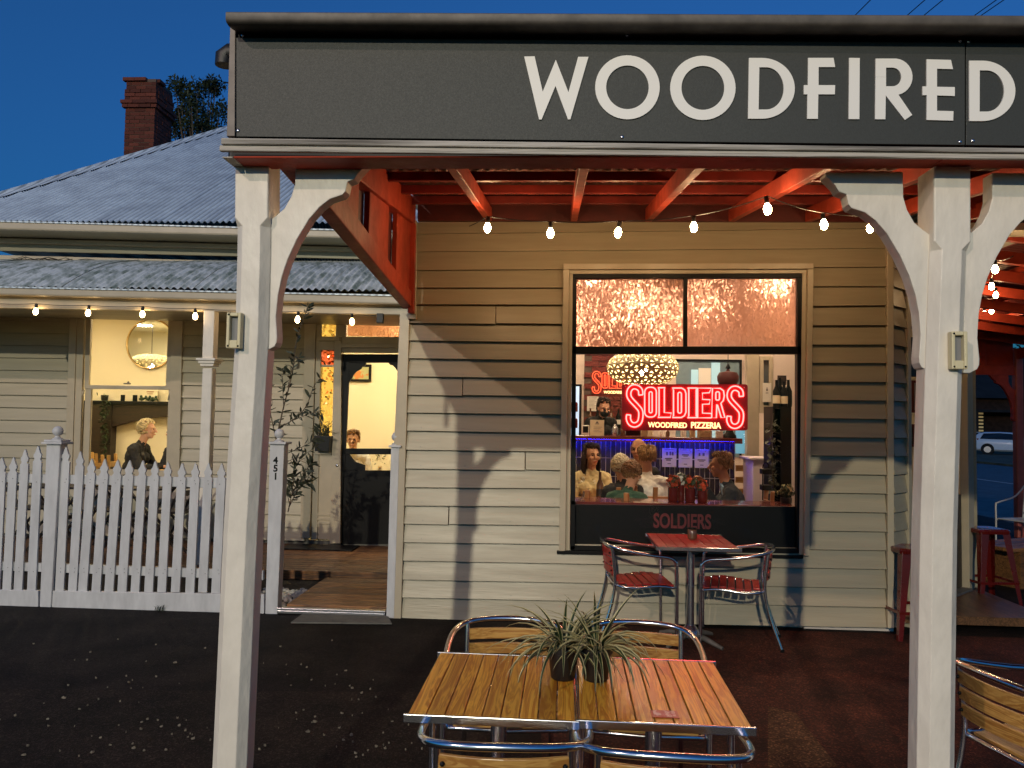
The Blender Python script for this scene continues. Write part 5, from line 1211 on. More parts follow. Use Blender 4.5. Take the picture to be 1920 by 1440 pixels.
glass('dark bottle on the counter right of the sauce bottle', 1252, 806, YC1+.2, .025, M['amberjar'], 'bottle', 'bottle')
lpx = P(1368, 812, YC1+.15); tl = thing('counter_lamp', 'dark lamp base standing at the right end of the counter', 'lamp', (lpx.x, YC1+.15, cz+.012))
part('base', MB().lathe([(.085,0),(.08,.03),(.05,.06),(.035,.12),(.04,.18)], (lpx.x,YC1+.15,cz+.012), 16), M['dark'], tl, smooth=40)
# drinks fridge at the left, glowing pale blue
a, b = P(1062, 724, 3.9), P(1087, 726, 3.9); fg = thing('drinks_fridge', 'tall glowing drinks fridge at the left edge of the shop window', 'fridge', ((a.x+b.x)/2, 3.9, FL))
part('case', MB().box(a.x-.25, b.x+.03, 3.92, 4.5, FL, a.z+.03), M['dark'], fg, bevel=.01)
M['fridgeglow'] = emat('fridge light panel', (.55,.75,1.0), .75); part('door', MB().box(a.x-.22, b.x-.005, 3.905, 3.918, .5, a.z), M['fridgeglow'], fg)
cans = MB(); rc_ = random.Random(4)
for k in range(5):
    for j in range(6): cans.lathe([(.026,0),(.028,.02),(.028,.11),(.02,.13)], (a.x-.17+.06*j, 3.885, .95+.22*k), 8)
o = part('cans', cans, M['redsteel'], fg); o['kind'] = 'stuff'
# back shelves with bottles
sh = thing('bottle_shelf', 'dark shelf on the brick wall behind the bartender', 'shelf', P(1140, 786, 5.1))
a, b = P(1122, 790, 5.1), P(1172, 790, 5.1)
for z in (a.z-.10, a.z-.42): part('board', MB().box(a.x-.2, b.x+.3, 5.04, 5.23, z-.03, z), M['darkwood'], sh)
for k in range(8):
    x = a.x-.12+.105*k; z = a.z-.10; t = thing('bottle', 'wine bottle on the shelf behind the bartender, %s from the left' % ('first','second','third','fourth','fifth','sixth','seventh','eighth')[k], 'bottle', (x,5.13,z), 'bottles on the back shelf')
    part('glass', MB().lathe([(.034,0),(.036,.02),(.036,.17),(.014,.23),(.013,.29),(.015,.295)], (x,5.13,z+.001), 12), (M['amberjar'],M['dark'],M['redsteel'])[k % 3], t, smooth=50); part('label_band', MB().lathe([(.0368,.06),(.0368,.13)], (x,5.13,z), 12), M['paper'], t)
# back opening with cool light beyond: a framed mirror on the back wall
M['mirror'] = mat('mirror', (.75,.82,.86), .03, metal=1); M['coolwall'] = mat('cool blue grey wall', (.20,.30,.36), .6, var=.1)
a, b = P(1268, 677, 5.29), P(1386, 850, 5.29)
co = part('cool_recess', MB().box(a.x, b.x, 5.285, 5.298, 1.2, a.z), M['coolwall'], shop)
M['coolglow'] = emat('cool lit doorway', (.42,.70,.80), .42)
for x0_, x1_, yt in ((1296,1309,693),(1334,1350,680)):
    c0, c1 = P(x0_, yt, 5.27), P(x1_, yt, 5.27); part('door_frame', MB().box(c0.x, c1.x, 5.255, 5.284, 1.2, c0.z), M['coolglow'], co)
c0, c1 = P(1310, 690, 5.27), P(1333, 690, 5.27); part('door_leaf', MB().box(c0.x, c1.x, 5.27, 5.284, 1.2, c0.z), M['letter'], co)
part('opening_frame', MB().box(b.x, b.x+.03, 5.26, 5.299, 1.2, a.z).box(a.x-.03, b.x+.03, 5.26, 5.299, a.z, a.z+.03), M['dark'], co)
scr = thing('menu_screen', 'pale blue lit menu screen hanging at the right end of the counter', 'screen', P(1396, 850, 3.6))
M['bluescreen'] = emat('blue screen', (.16,.44,.62), .55); M['scrtext'] = emat('screen text', (.7,.9,1), .7)
a, b = P(1380, 803, 3.6), P(1411, 851, 3.6); part('panel', MB().box(a.x, b.x, 3.6, 3.63, b.z, a.z), M['bluescreen'], scr, bevel=.004)
mb = MB()
for u, v, w in ((.45,.22,.38),(.5,.30,.25),(.5,.46,.34),(.5,.53,.22)): mb.box(a.x+(b.x-a.x)*u, a.x+(b.x-a.x)*(u+w), 3.597, 3.599, a.z-(a.z-b.z)*(v+.03), a.z-(a.z-b.z)*v)
part('screen_text', mb, M['scrtext'], scr)
M['pinkwall'] = mat('pale rendered fireplace', (.72,.62,.60), .7); 
a, b = P(1408, 858, 2.6), P(1446, 936, 2.6); fp = thing('side_cabinet', 'pale cabinet with a wide top right of the counter', 'cabinet', ((a.x+b.x)/2, 2.8, FL))
part('body', MB().box(a.x+.03, b.x, 2.62, 3.1, FL, a.z-.03), M['pinkwall'], fp, bevel=.005); part('top', MB().box(a.x-.02, b.x+.05, 2.57, 3.12, a.z-.028, a.z), M['pinkwall'], fp, bevel=.008)
sl_ = MB()
for k in range(3):
    a, b = P(1380, 872+22*k, 3.2), P(1412, 884+22*k, 3.2); sl_.box(a.x, b.x, 3.2, 3.24, b.z, a.z)
solo('timber_gate', sl_, M['slatwood'], 'low gate of timber rails beyond the seated man at the right', 'gate', P(1396, 930, 3.2), bevel=.004)
# right side: window in the far wall, wine rack, plants
a, b = P(1424, 668, 3.4), P(1449, 775, 3.4)
rw = part('inner_window', MB().box(a.x, a.x+.05, 3.38, 3.46, b.z, a.z).box(b.x-.05, b.x, 3.38, 3.46, b.z, a.z).box(a.x+.05, b.x-.05, 3.38, 3.46, a.z-.05, a.z).box(a.x+.05, b.x-.05, 3.38, 3.46, b.z, b.z+.10), M['trim'], shop, bevel=.004)
M['greyglass'] = mat('grey window glass', (.10,.095,.085), .1); part('pane', MB().box(a.x+.051, b.x-.051, 3.42, 3.43, b.z+.101, a.z-.051), M['greyglass'], rw)
part('pilaster', MB().box(a.x-.16, a.x-.005, 3.38, 3.5, FL, 3.39), M['trim'], shop, bevel=.006); part('pilaster', MB().box(b.x+.005, b.x+.7, 3.40, 3.5, FL, 3.39), M['plaster'], shop)
sheet('white notice in the inner window right of the counter', 1430, 1446, 718, 754, 3.36, [(.4,.6,.30,.42),(.46,.54,.22,.30),(.35,.65,.48,.50),(.35,.65,.53,.55)])
rk = thing('wine_rack', 'tall black wine rack at the right side of the shop window', 'rack', P(1466, 938, 1.5)); a, b = P(1449, 762, 1.5), P(1484, 762, 1.5); rz1 = a.z
part('side', MB().box(a.x, a.x+.02, 1.5, 1.85, FL, rz1), M['dark'], rk); part('side', MB().box(b.x-.02, b.x, 1.5, 1.85, FL, rz1), M['dark'], rk); part('back_panel', MB().box(a.x+.021, b.x-.021, 1.83, 1.85, FL, rz1), M['dark'], rk)
for k in range(6): part('shelf', MB().box(a.x+.021, b.x-.021, 1.5, 1.829, rz1-.02-.27*k, rz1-.27*k), M['dark'], rk)
part('front_panel', MB().box(a.x+.075, b.x-.021, 1.49, 1.499, FL, rz1), M['dark'], rk)
for k, (px, pt) in enumerate(((1456,713),(1462,708),(1470,716),(1478,712))):
    v = P(px, 760, 1.58+.06*(k % 2)); h = P(px, pt, 1.6).z-rz1; t = thing('wine_bottle', 'dark wine bottle on top of the black rack, %s from the left' % ('first','second','third','fourth')[k], 'bottle', (v.x,v.y,rz1), 'wine bottles on the rack')
    part('glass', MB().lathe([(.036,0),(.038,.02),(.038,h*.58),(.015,h*.78),(.014,h-.005),(.016,h)], (v.x,v.y,rz1+.001), 14), M['dark'], t, smooth=50); part('label_band', MB().lathe([(.0388,h*.12),(.0388,h*.42)], (v.x,v.y,rz1), 14), M['lime'] if k % 2 == 0 else M['dark'], t)
a, b = P(1458, 704, 1.75), P(1474, 722, 1.75); solo('picture_frame', MB().box(a.x, b.x, 1.74, 1.76, b.z, a.z), M['darkwood'], 'small dark frame behind the wine bottles on the rack', 'frame', ((a.x+b.x)/2, 1.75, rz1))
ivy = MB(); ri = random.Random(8)
for k in range(150):
    f = ri.random(); v = P(1446+ri.uniform(-6,12), 790+145*f, 1.42+ri.uniform(-.06,.06)); a_ = Vector((ri.uniform(-1,1),ri.uniform(-1,.2),ri.uniform(-1,.4))).normalized(); s_ = a_.cross(Vector((0,0,1))).normalized(); L = ri.uniform(.04,.075)
    ivy.add([v, v+a_*L*.5+s_*L*.33, v+a_*L, v+a_*L*.5-s_*L*.33], [(0,1,2,3)])
iv = thing('trailing_plant', 'trailing ivy hanging down the left side of the wine rack', 'plant', P(1446, 790, 1.42)); o = part('foliage', ivy, M['olive'], iv); o['kind'] = 'stuff'
part('stem', MB().tube(smoothpath([P(1450,775,1.46),P(1446,830,1.43),P(1449,890,1.42),P(1452,935,1.42)], 6), .004, 5), M['bark'], iv)
cd2 = thing('wire_stand', 'black two tier metal stand with handle beside the ivy', 'stand', P(1436, 938, 1.0))
for py in (885, 915):
    v = P(1436, py, 1.0); part('tray', MB().box(v.x-.045, v.x+.045, .95, 1.06, v.z-.02, v.z+.03), M['dark'], cd2, bevel=.004)
v = P(1430, 938, 1.0); part('upright', MB().tube([v, (v.x, 1.0, P(1430,880,1.0).z)], .006, 6), M['dark'], cd2)
v = P(1436, 878, 1.0); part('handle', MB().tube([v+Vector((.03*math.cos(t), 0, .055*math.sin(t))) for t in [math.pi*i/8 for i in range(9)]], .005, 6), M['dark'], cd2)
# window counter ledge
LZ = P(1300, 945, .07).z
part('window_ledge', MB().box(.15, 2.06, .066, .46, LZ-.045, LZ), M['bartop'], shop, bevel=.004)
# flower pots on the ledge
M['flower'] = mat('orange red petals', (.55,.07,.02), .6, var=.4, scale=30); M['flowerw'] = mat('white petals', (.72,.70,.60), .6); M['leafd'] = mat('dark leaf', (.035,.06,.02), .5, var=.4, scale=20); M['ruby'] = mat('dark red glass pot', (.12,.015,.012), .15, coat=.5)
def flowers(label, px, py0, m, seed, Y=.25, rad=.06, h=.12, pot='ruby', pw=.045, n=60):
    r = random.Random(seed); v = P(px, py0, Y); t = thing('flower_pot', label, 'flower pot', (v.x, Y, LZ), 'flower pots on the window ledge'); ph = h
    part('pot', MB().lathe([(pw*.85,0),(pw,.01),(pw,ph),(pw*.9,ph),(pw*.85,ph*.9)], (v.x,Y,LZ+.001), 14), M[pot], t, smooth=50)
    pt = MB(); lf = MB(); st = MB()
    for k in range(n):
        d = Vector((r.gauss(0,1), r.gauss(0,1), r.gauss(.3,.8))).normalized(); c = Vector((v.x,Y,LZ+ph+rad*.8))+d*rad*r.uniform(.5,1.15); st.tube([(v.x,Y,LZ+ph*.9), c], .0015, 4, cap=False)
        tgt = pt if r.random() < .6 else lf; q = 5
        for j in range(q):
            a_ = d.orthogonal().normalized(); b_ = d.cross(a_); u = a_*math.cos(6.28*j/q)+b_*math.sin(6.28*j/q); s_ = d.cross(u); L = r.uniform(.012,.022)
            tgt.add([c, c+u*L*.6+s_*L*.4+d*.004, c+u*L+d*.008, c+u*L*.6-s_*L*.4+d*.004], [(0,1,2,3)])
    o = part('flowers', pt, M[m], t); o['kind'] = 'stuff'; o = part('foliage', lf, M['leafd'], t); o['kind'] = 'stuff'; part('stems', st, M['leafd'], t)
flowers('dark red pot of orange red flowers, leftmost on the window ledge', 1262, 938, 'flower', 1)
flowers('pot of small white flowers between the orange ones on the window ledge', 1277, 938, 'flowerw', 2, .30, .05, .15, pw=.03)
flowers('dark red pot of orange red flowers, middle one on the window ledge', 1294, 938, 'flower', 3, .24)
flowers('dark red pot of orange red flowers beside the man at the right', 1317, 938, 'flower', 4, .22, .05, .10)
flowers('pale leafy pot plant at the right end of the window ledge', 1474, 938, 'leafw', 5, .30, .07, .05, 'pot', .05)
tr_ = MB(); a, b = P(1243, 946, .16), P(1332, 946, .16); tr_.box(a.x, b.x, .17, .34, LZ+.0, LZ+.001)
# ------------- furniture and people
M['chairwood'] = mat('varnished chair wood', (.40,.17,.06), .35, var=.2, scale=8); M['gold'] = mat('pale chair wood', (.60,.36,.12), .4, var=.15)
def wchair(label, x, y, rz, z0, m='chairwood', group='wooden dining chairs in the shop'):
    t = thing('dining_chair', label, 'chair', (0,0,0), group)     # sitter faces -y, backrest at +y
    part('seat', MB().box(-.21,.21,-.20,.20,.43,.46), M[m], t, bevel=.006)
    for sx in (-1,1):
        part('leg', MB().box(sx*.19-.018,sx*.19+.018,-.19,-.155,0,.429), M[m], t); part('back_post', MB().hexa([(sx*.19-.02,.16,0),(sx*.19+.02,.16,0),(sx*.19+.02,.20,0),(sx*.19-.02,.20,0)], [(sx*.19-.02,.24,.96),(sx*.19+.02,.24,.96),(sx*.19+.02,.275,.96),(sx*.19-.02,.275,.96)]), M[m], t, bevel=.004)
    for z in (.62,.82): part('back_rail', MB().box(-.17,.17,.155+.085*z,.185+.085*z,z-.035,z+.035), M[m], t, bevel=.004)
    place(t, (x,y,z0), rz); return t
def dtable(label, x, y, z0, h, w=.65, d=.65, m='chairwood', group='dining tables'):
    t = thing('dining_table', label, 'table', (x,y,z0), group)
    part('top', MB().box(x-w/2,x+w/2,y-d/2,y+d/2,z0+h-.03,z0+h), M[m], t, bevel=.005); part('column', MB().tube([(x,y,z0+.03),(x,y,z0+h-.03)], .035, 12), M['dark'], t); part('base', MB().lathe([(.24,0),(.24,.015),(.06,.04)], (x,y,z0), 20), M['dark'], t)
SK = {'fair': mat('fair skin', (.58,.32,.20), .5, spec=.3), 'tan': mat('tanned skin', (.45,.22,.12), .5, spec=.3)}
HR = {'dark': mat('dark brown hair', (.030,.014,.008), .45, var=.4, scale=40, bump=.6, bscale=120), 'blond': mat('blond grey hair', (.52,.40,.20), .5, var=.35, scale=40, bump=.6, bscale=120), 'brown': mat('light brown hair', (.28,.15,.055), .45, var=.4, scale=40, bump=.6, bscale=120), 'white': mat('white blond hair', (.66,.60,.42), .5, var=.3, scale=40, bump=.6, bscale=120)}
CL = {k: mat(k+' cloth', c, .85, var=.18, scale=14, bump=.35, bscale=22) for k, c in {'cream':(.66,.56,.30),'white':(.74,.72,.66),'black':(.012,.012,.013),'green':(.025,.075,.045),'navy':(.02,.024,.03),'blue':(.25,.36,.46),'trouser':(.03,.03,.035)}.items()}
def remesh(mb, vox, name, sm=2):
    me = mb.mesh(name); o = bpy.data.objects.new(name, me); COL.objects.link(o)
    r = o.modifiers.new('r', 'REMESH'); r.mode = 'VOXEL'; r.voxel_size = vox; r.use_smooth_shade = True
    if sm: s = o.modifiers.new('s', 'SMOOTH'); s.iterations = sm; s.factor = .5
    out = bpy.data.meshes.new_from_object(o.evaluated_get(bpy.context.evaluated_depsgraph_get())); bpy.data.objects.remove(o); out.name = name
    return out
def cap_(mb, a, b, r0, r1):
    a, b = Vector(a), Vector(b); mb.tube([a, b], [r0, r1], 10); mb.ball(a, r0, 10, 8); mb.ball(b, r1, 10, 8)
def person(label, hx, hy, hz, floor, rz, hair='brown', style='short', top='white', skin='fair', sit=True, lean=.10, turn=0, arms=None, group='people seen through the windows', glasses=False, mask=False, collar=None, nod=0):
    hipz = .50 if sit else .93; headz = 1.225 if sit else 1.60
    s = (hz-floor)/headz; t = thing('person', label, 'person', (0,0,0), group); fw = lambda z: -lean*max(0, (z-hipz))/(headz-hipz)*2.2
    S = lambda x, dy, z: Vector((x, fw(z)+dy, z)); sh_z = hipz+.47; hc = S(0, -.015, headz)
    skb, clo = MB(), MB(); Rh = Matrix.Rotation(turn, 3, 'Z') @ Matrix.Rotation(nod, 3, 'X'); H = lambda x, y, z: hc+Rh@Vector((x,y,z))
    def both(a, b, r0, r1, e=.009): cap_(skb, a, b, r0, r1); cap_(clo, a, b, r0+e, r1+e)
    # trunk
    for mb, e in ((skb, 0), (clo, .010)):
        mb.ball(S(0,.01,hipz+.05), .155+e, 14, 10, (1.0,.74,.75)); mb.ball(S(0,.01,hipz+.20), .140+e, 14, 10, (1.0,.74,1.0)); mb.ball(S(0,.012,hipz+.36), .162+e, 14, 10, (1.0,.68,.95))
        for q in (-1,1): mb.ball(S(q*.07,-.055,hipz+.36), .07+e, 10, 8); mb.ball(S(q*.165,.01,sh_z), .062+e, 10, 8)
        cap_(mb, S(-.12,.012,sh_z+.015), S(.12,.012,sh_z+.015), .060+e, .060+e); cap_(mb, S(0,.015,sh_z), S(0,.005,sh_z+.085), .066+e*.5, .054+e*.3)
    cap_(skb, S(0,.01,sh_z+.04), hc+Vector((0,.02,-.06)), .056, .052)
    for q in (-1,1):
        hip = Vector((q*.092,0,hipz)); 
        kn, an, toe = (Vector((q*.12,-.43,hipz+.01)), Vector((q*.12,-.40,.09)), Vector((q*.13,-.56,.035))) if sit else (Vector((q*.10,-.01,.50)), Vector((q*.11,.02,.09)), Vector((q*.13,-.14,.035)))
        both(hip, kn, .085, .060); both(kn, an, .058, .040); cap_(skb, an, toe, .042, .034); cap_(clo, an, toe, .05, .042)
        A = (arms or {}).get(q) or (Vector((q*.23,-.10,sh_z-.26)), Vector((q*.14,-.36,sh_z-.25)))
        sh, el, wr = S(q*.175,.01,sh_z-.005), Vector(A[0])+Vector((0,fw(sh_z-.2),0)), Vector(A[1])+Vector((0,fw(sh_z-.2),0))
        both(sh, el, .050, .040); both(el, el.lerp(wr,.88), .038, .028); cap_(skb, el, wr, .036, .025)
        d = (wr-el).normalized(); sd_ = d.cross(Vector((0,0,1))); sd_ = sd_.normalized() if sd_.length > .1 else Vector((1,0,0)); up = sd_.cross(d); pm = wr+d*.05
        for k in range(5): skb.ball(wr+d*(.02+.015*k), .026, 8, 6, (1,1,.8)) if False else None
        cap_(skb, wr, pm+sd_*.018, .022, .016); cap_(skb, wr, pm-sd_*.018, .022, .016)
        for k, L in enumerate((.062,.072,.068,.052)):
            f0 = pm+sd_*(-.030+.020*k)+d*.018; f1 = f0+d*L*.55-up*.012; f2 = f1+d*L*.30-up*.03; cap_(skb, f0, f1, .0095, .0085); cap_(skb, f1, f2, .0085, .0075)
        th0 = wr+d*.025-sd_*.024*q; cap_(skb, th0, th0+d*.03-sd_*.030*q-up*.012, .012, .010); cap_(skb, th0+d*.03-sd_*.030*q-up*.012, th0+d*.062-sd_*.034*q-up*.022, .010, .008)
    # head
    skb.ball(H(0,.015,.035), .098, 16, 12, (.80,1.0,.92)); skb.ball(H(0,-.022,-.035), .070, 14, 10, (.86,.90,1.10)); skb.ball(H(0,-.045,-.085), .034, 10, 8, (1.1,.9,.8)); skb.ball(H(0,-.065,.03), .045, 10, 8, (1.25,.55,.5))
    cap_(skb, H(0,-.088,.018), H(0,-.112,-.022), .010, .016); skb.ball(H(0,-.086,-.058), .020, 10, 6, (1.2,.6,.45))
    for q in (-1,1): skb.ball(H(q*.080,.012,-.005), .024, 8, 8, (.45,.8,1.3)); skb.ball(H(q*.042,-.070,-.02), .026, 8, 6, (1,.6,.8))
    body = part('person', remesh(skb, .0075, 'body', 1), SK[skin], None) if False else None
    me = remesh(skb, .0075, 'body', 1); me.materials.append(SK[skin]); b = bpy.data.objects.new('body', me); COL.objects.link(b); b.parent = t
    me = remesh(clo, .010, 'clothes', 2); me.materials.append(CL[top]); me.materials.append(CL['trouser'])
    nr_ = [v_.normal.copy() for v_ in me.vertices]
    for v_, nv in zip(me.vertices, nr_):
        q_ = v_.co*11; f_ = noise.noise(Vector((q_.x*1.2+hx*7, q_.y*1.2, q_.z*.8)))+.5*noise.noise(q_*2.6+Vector((hx,hy,0))*9); v_.co += nv*(.010*(1-abs(f_)*2)*.8)
    for pl in me.polygons:
        c_ = pl.center
        if (c_.z < hipz+.03 if not sit else (c_.z < hipz+.10 and (c_.y < -.10 or c_.z < hipz+.02))): pl.material_index = 1
    o = bpy.data.objects.new('clothes', me); COL.objects.link(o); o.parent = t
    hm = MB(); r = random.Random(int(hx*991))
    if style == 'curly':
        for k in range(330):
            d = Vector((r.gauss(0,1), r.gauss(.25,.9), r.gauss(.35,.8))).normalized()
            if d.y < -.45 and d.z < .45 or d.z < -.75: continue
            hm.ball(H(d.x*.095, .022+d.y*.108, .035+d.z*.105), r.uniform(.011,.021), 6, 4)
    else:
        n = {'short':620,'long':760,'bald':150,'bun':520}[style]
        for k in range(n):
            d = Vector((r.gauss(0,1), r.gauss(.2,.9), r.gauss(.35,.8))).normalized()
            if style == 'bald' and (d.z > .1 or d.y < .1): continue
            if d.y < -.35 and d.z < .55 or (d.z < -.45) or (d.z < .05 and d.y < -.05 and style != 'long'): continue
            rr = (.086,.104,.096); p = Vector((d.x*rr[0], .018+d.y*rr[1], .040+d.z*rr[2]))
            tn = Vector((-d.x*d.z, -d.y*d.z+.1, -(1-d.z*d.z)-.1)).normalized(); L = .045+.03*r.random()
            hm.tube([H(*(p-tn*L*.5)), H(*(p+d*.006)), H(*(p+tn*L*.5))], [.003,.0085,.0025], 5)
        if style == 'long':
            for k in range(300):
                a_ = r.uniform(-.55, math.pi+.55); x, y = .088*math.cos(a_), .03+.085*math.sin(a_); l = r.uniform(.12,.21)
                hm.tube([H(x,y,.05), H(x*1.18,y*1.1,-.03), H(x*1.25,y*1.05,-.03-l*.5), H(x*1.05,y*.9,-.03-l)], [.006,.010,.010,.002], 5)
        if style == 'bun': hm.ball(H(0,.10,.08), .042, 10, 8)
    me = hm.mesh('hair', True); me.materials.append(HR[hair]); o = bpy.data.objects.new('hair', me); COL.objects.link(o); o.parent = t
    for q in (-1,1):
        me = MB().ball(H(q*.034,-.0885,.012), .0095, 8, 6, (1.2,.6,.8)).mesh('eye', True); me.materials.append(M['dark']); o = bpy.data.objects.new('eye', me); COL.objects.link(o); o.parent = t
        me = MB().tube([H(q*.018,-.098,.030), H(q*.036,-.096,.036), H(q*.052,-.084,.030)], [.003,.004,.002], 6).mesh('eyebrow', True); me.materials.append(HR[hair]); o = bpy.data.objects.new('eyebrow', me); COL.objects.link(o); o.parent = t
    M.setdefault('lip', mat('lips', (.40,.09,.07), .45)); me = MB().ball(H(0,-.097,-.058), .019, 10, 6, (1.1,.35,.32)).mesh('mouth', True); me.materials.append(M['lip']); o = bpy.data.objects.new('mouth', me); COL.objects.link(o); o.parent = t
    if mask:
        me = MB().ball(H(0,-.047,-.050), .074, 14, 10, (.90,.92,.80)).mesh('face_mask', True); me.materials.append(CL['black']); o = bpy.data.objects.new('face_mask', me); COL.objects.link(o); o.parent = t
    if glasses:
        g_ = MB()
        for q in (-1,1): g_.tube([H(q*.034+.022*math.cos(a_), -.108, .012+.017*math.sin(a_)) for a_ in [6.283*i/12 for i in range(12)]], .0028, 5, closed=True); g_.tube([H(q*.056,-.106,.014), H(q*.084,.01,.012)], .0028, 5)
        me = g_.mesh('glasses'); me.materials.append(M['dark']); o = bpy.data.objects.new('glasses', me); COL.objects.link(o); o.parent = t
    if collar:
        cm = MB()
        for q in (-1,1): cm.hexa([S(q*.02,-.085,sh_z-.16),S(q*.05,-.09,sh_z-.14),S(q*.06,-.07,sh_z-.14),S(q*.02,-.07,sh_z-.16)], [S(q*.035,-.065,sh_z+.08),S(q*.085,-.05,sh_z+.05),S(q*.085,-.035,sh_z+.05),S(q*.04,-.045,sh_z+.085)])
        me = cm.mesh('collar'); me.materials.append(CL[collar]); o = bpy.data.objects.new('collar', me); COL.objects.link(o); o.parent = t
    t.scale = (s,)*3; off = Matrix.Rotation(rz,3,'Z')@(hc*s); place(t, (hx-off.x, hy-off.y, floor), rz)
    return t, (hx-off.x, hy-off.y)
def head(px, py, Y): return P(px, py, Y)
def seat(label, px, py, Y, rz, clabel=None, floor=FL, cm='chairwood', cg='wooden dining chairs in the shop', **kw):
    v = head(px, py, Y); t, xy = person(label, v.x, v.y, v.z, floor, rz, **kw)
    if clabel: wchair(clabel, xy[0]+0, xy[1], rz, floor, cm, cg)
    return t
seat('dark haired woman in a cream top seated facing the window at the left', 1110, 855, 1.95, .18, 'wooden chair of the dark haired woman in cream', hair='dark', style='long', top='cream', turn=.22, lean=.02)
seat('person with white curly hair and dark clothes seated with back to the window', 1163, 876, 1.25, math.pi+.3, 'wooden chair of the white haired guest', hair='white', style='curly', top='black', turn=-.3, lean=.08)
seat('person with short fair hair and green jacket seated nearest the window ledge', 1186, 889, .82, math.pi-.5, 'wooden chair of the guest in the green jacket', hair='brown', style='curly', top='green', turn=-.3, lean=.16, nod=.15)
seat('brown haired man in a white shirt seated with his back to the window', 1212, 860, 1.45, math.pi+.08, 'wooden chair of the man in the white shirt', hair='brown', style='short', top='white', turn=.25, lean=.06)
seat('bald man with glasses seated beyond the man in white', 1197, 844, 2.25, -.35, 'wooden chair of the bald man with glasses', hair='brown', style='bald', top='black', skin='tan', glasses=True, lean=.03)
seat('man in a dark jacket and pale blue collar drinking at the right of the window', 1350, 874, .95, -math.pi/2-.12, 'wooden chair of the drinking man in the dark jacket', hair='brown', style='short', top='navy', skin='tan', lean=.09, collar='blue', arms={-1:((-.22,-.16,.80),(-.09,-.30,1.04)), 1:((.24,-.12,.72),(.10,-.36,.74))}, turn=-.1)
v = head(1132, 766, 3.95); person('bartender with dark hair tied back and black mask working behind the counter', v.x, v.y, v.z, FL+.2, .35, hair='dark', style='bun', top='black', sit=False, mask=True, lean=.10, arms={-1:((-.24,-.12,1.12),(-.06,-.34,1.10)), 1:((.25,-.10,1.14),(.20,-.36,1.20))}, nod=.25)
dtable('wooden dining table before the dark haired woman, bottle and flowers on it', .62, 1.62, FL, .76, .8, .6)
dtable('wooden dining table between the bald man and the man in white', 1.16, 1.85, FL, .74, .5, .5)
dtable('wooden dining table of the drinking man at the right', 1.38, .95, FL, .74, .5, .6)
v = P(1125, 905, 1.5); tz_ = FL+.76
wb = thing('wine_bottle', 'dark wine bottle on the table before the dark haired woman', 'bottle', (v.x,1.5,tz_)); part('glass', MB().lathe([(.036,0),(.038,.02),(.038,.16),(.015,.22),(.014,.29),(.016,.295)], (v.x,1.5,tz_), 14), M['amberjar'], wb, smooth=50); part('label_band', MB().lathe([(.0388,.05),(.0388,.12)], (v.x,1.5,tz_), 14), M['darkwood'], wb)
def vase(label, x, y, z, m, seed, rad=.07):
    r = random.Random(seed); t = thing('flower_vase', label, 'vase', (x,y,z)); part('vase', MB().lathe([(.03,0),(.036,.02),(.026,.08),(.032,.10)], (x,y,z), 12), M['steel'], t, smooth=50); lf = MB(); pt = MB()
    for k in range(46):
        d = Vector((r.gauss(0,1), r.gauss(0,1), r.gauss(.6,.7))).normalized(); c = Vector((x,y,z+.10+rad*.6)); p = c+d*rad*r.uniform(.4,1.1); s_ = d.orthogonal().normalized(); L = r.uniform(.02,.04)
        (lf if k % 3 else pt).add([p, p+d*L*.5+s_*L*.3, p+d*L, p+d*L*.5-s_*L*.3], [(0,1,2,3)])
    o = part('foliage', lf, M['leafw'], t); o['kind'] = 'stuff'; o = part('flowers', pt, M[m], t); o['kind'] = 'stuff'
v = P(1098, 905, 1.42); vase('vase of pale green and white flowers on the table at the left of the window', v.x, 1.42, tz_, 'flowerw', 3, .10)
# ================================================================== HOUSE ROOM
HF = HB+.02
def rndmirror():
    c = P(283, 645, YB-.03); t = thing('round_mirror', 'large round mirror in a thin metal rim on the pale yellow wall', 'mirror', c); r_ = .405
    part('glass', MB().tube([c+Vector((0,.012,0)), c+Vector((0,-.002,0))], r_, 48), M['mirror'], t, smooth=30)
    M['brass'] = mat('brass', (.55,.38,.16), .3, metal=1); part('rim', MB().tube([c+Vector((r_*math.cos(a), -.012, r_*math.sin(a))) for a in [6.2832*i/48 for i in range(48)]], .014, 8, closed=True), M['brass'], t, smooth=True)
    return c, r_
mc, mr = rndmirror()
d = ray(272, 682); mpnt = P(272, 682, YB-.03); dd = Vector((d.x, -d.y, d.z)).normalized(); lp = mpnt+dd*1.75
pendant('lattice pendant lamp in the house room, seen reflected in the round mirror', (lp.x+.12, lp.y, lp.z-.02), .40, .20, 3.34, .045, 'lattice pendant lamps')
pendant('lattice pendant lamp added to light the house entrance behind the fanlight', (-2.2, 4.6, 2.95), .28, .15, 3.34, .05, 'lattice pendant lamps')  # added to light the entry wall, set high out of sight
mz = P(240, 752, YB-.2).z
fpx0, fpx1 = P(150, 750, YB-.2).x, P(345, 750, YB-.2).x
ft = thing('fireplace', 'black timber fireplace mantel with a pale lit firebox behind the diners', 'fireplace', ((fpx0+fpx1)/2, YB-.15, HF))
a, b = P(208, 800, YB-.19), P(300, 780, YB-.19)
part('mantel_shelf', MB().box(fpx0, fpx1, YB-.24, YB-.005, mz-.05, mz), M['dark'], ft, bevel=.005)
part('jamb', MB().box(fpx0+.02, a.x, YB-.19, YB-.006, HF, mz-.051), M['darkwood'], ft, bevel=.004); part('jamb', MB().box(b.x+.5, fpx1-.02, YB-.19, YB-.006, HF, mz-.051), M['darkwood'], ft, bevel=.004)
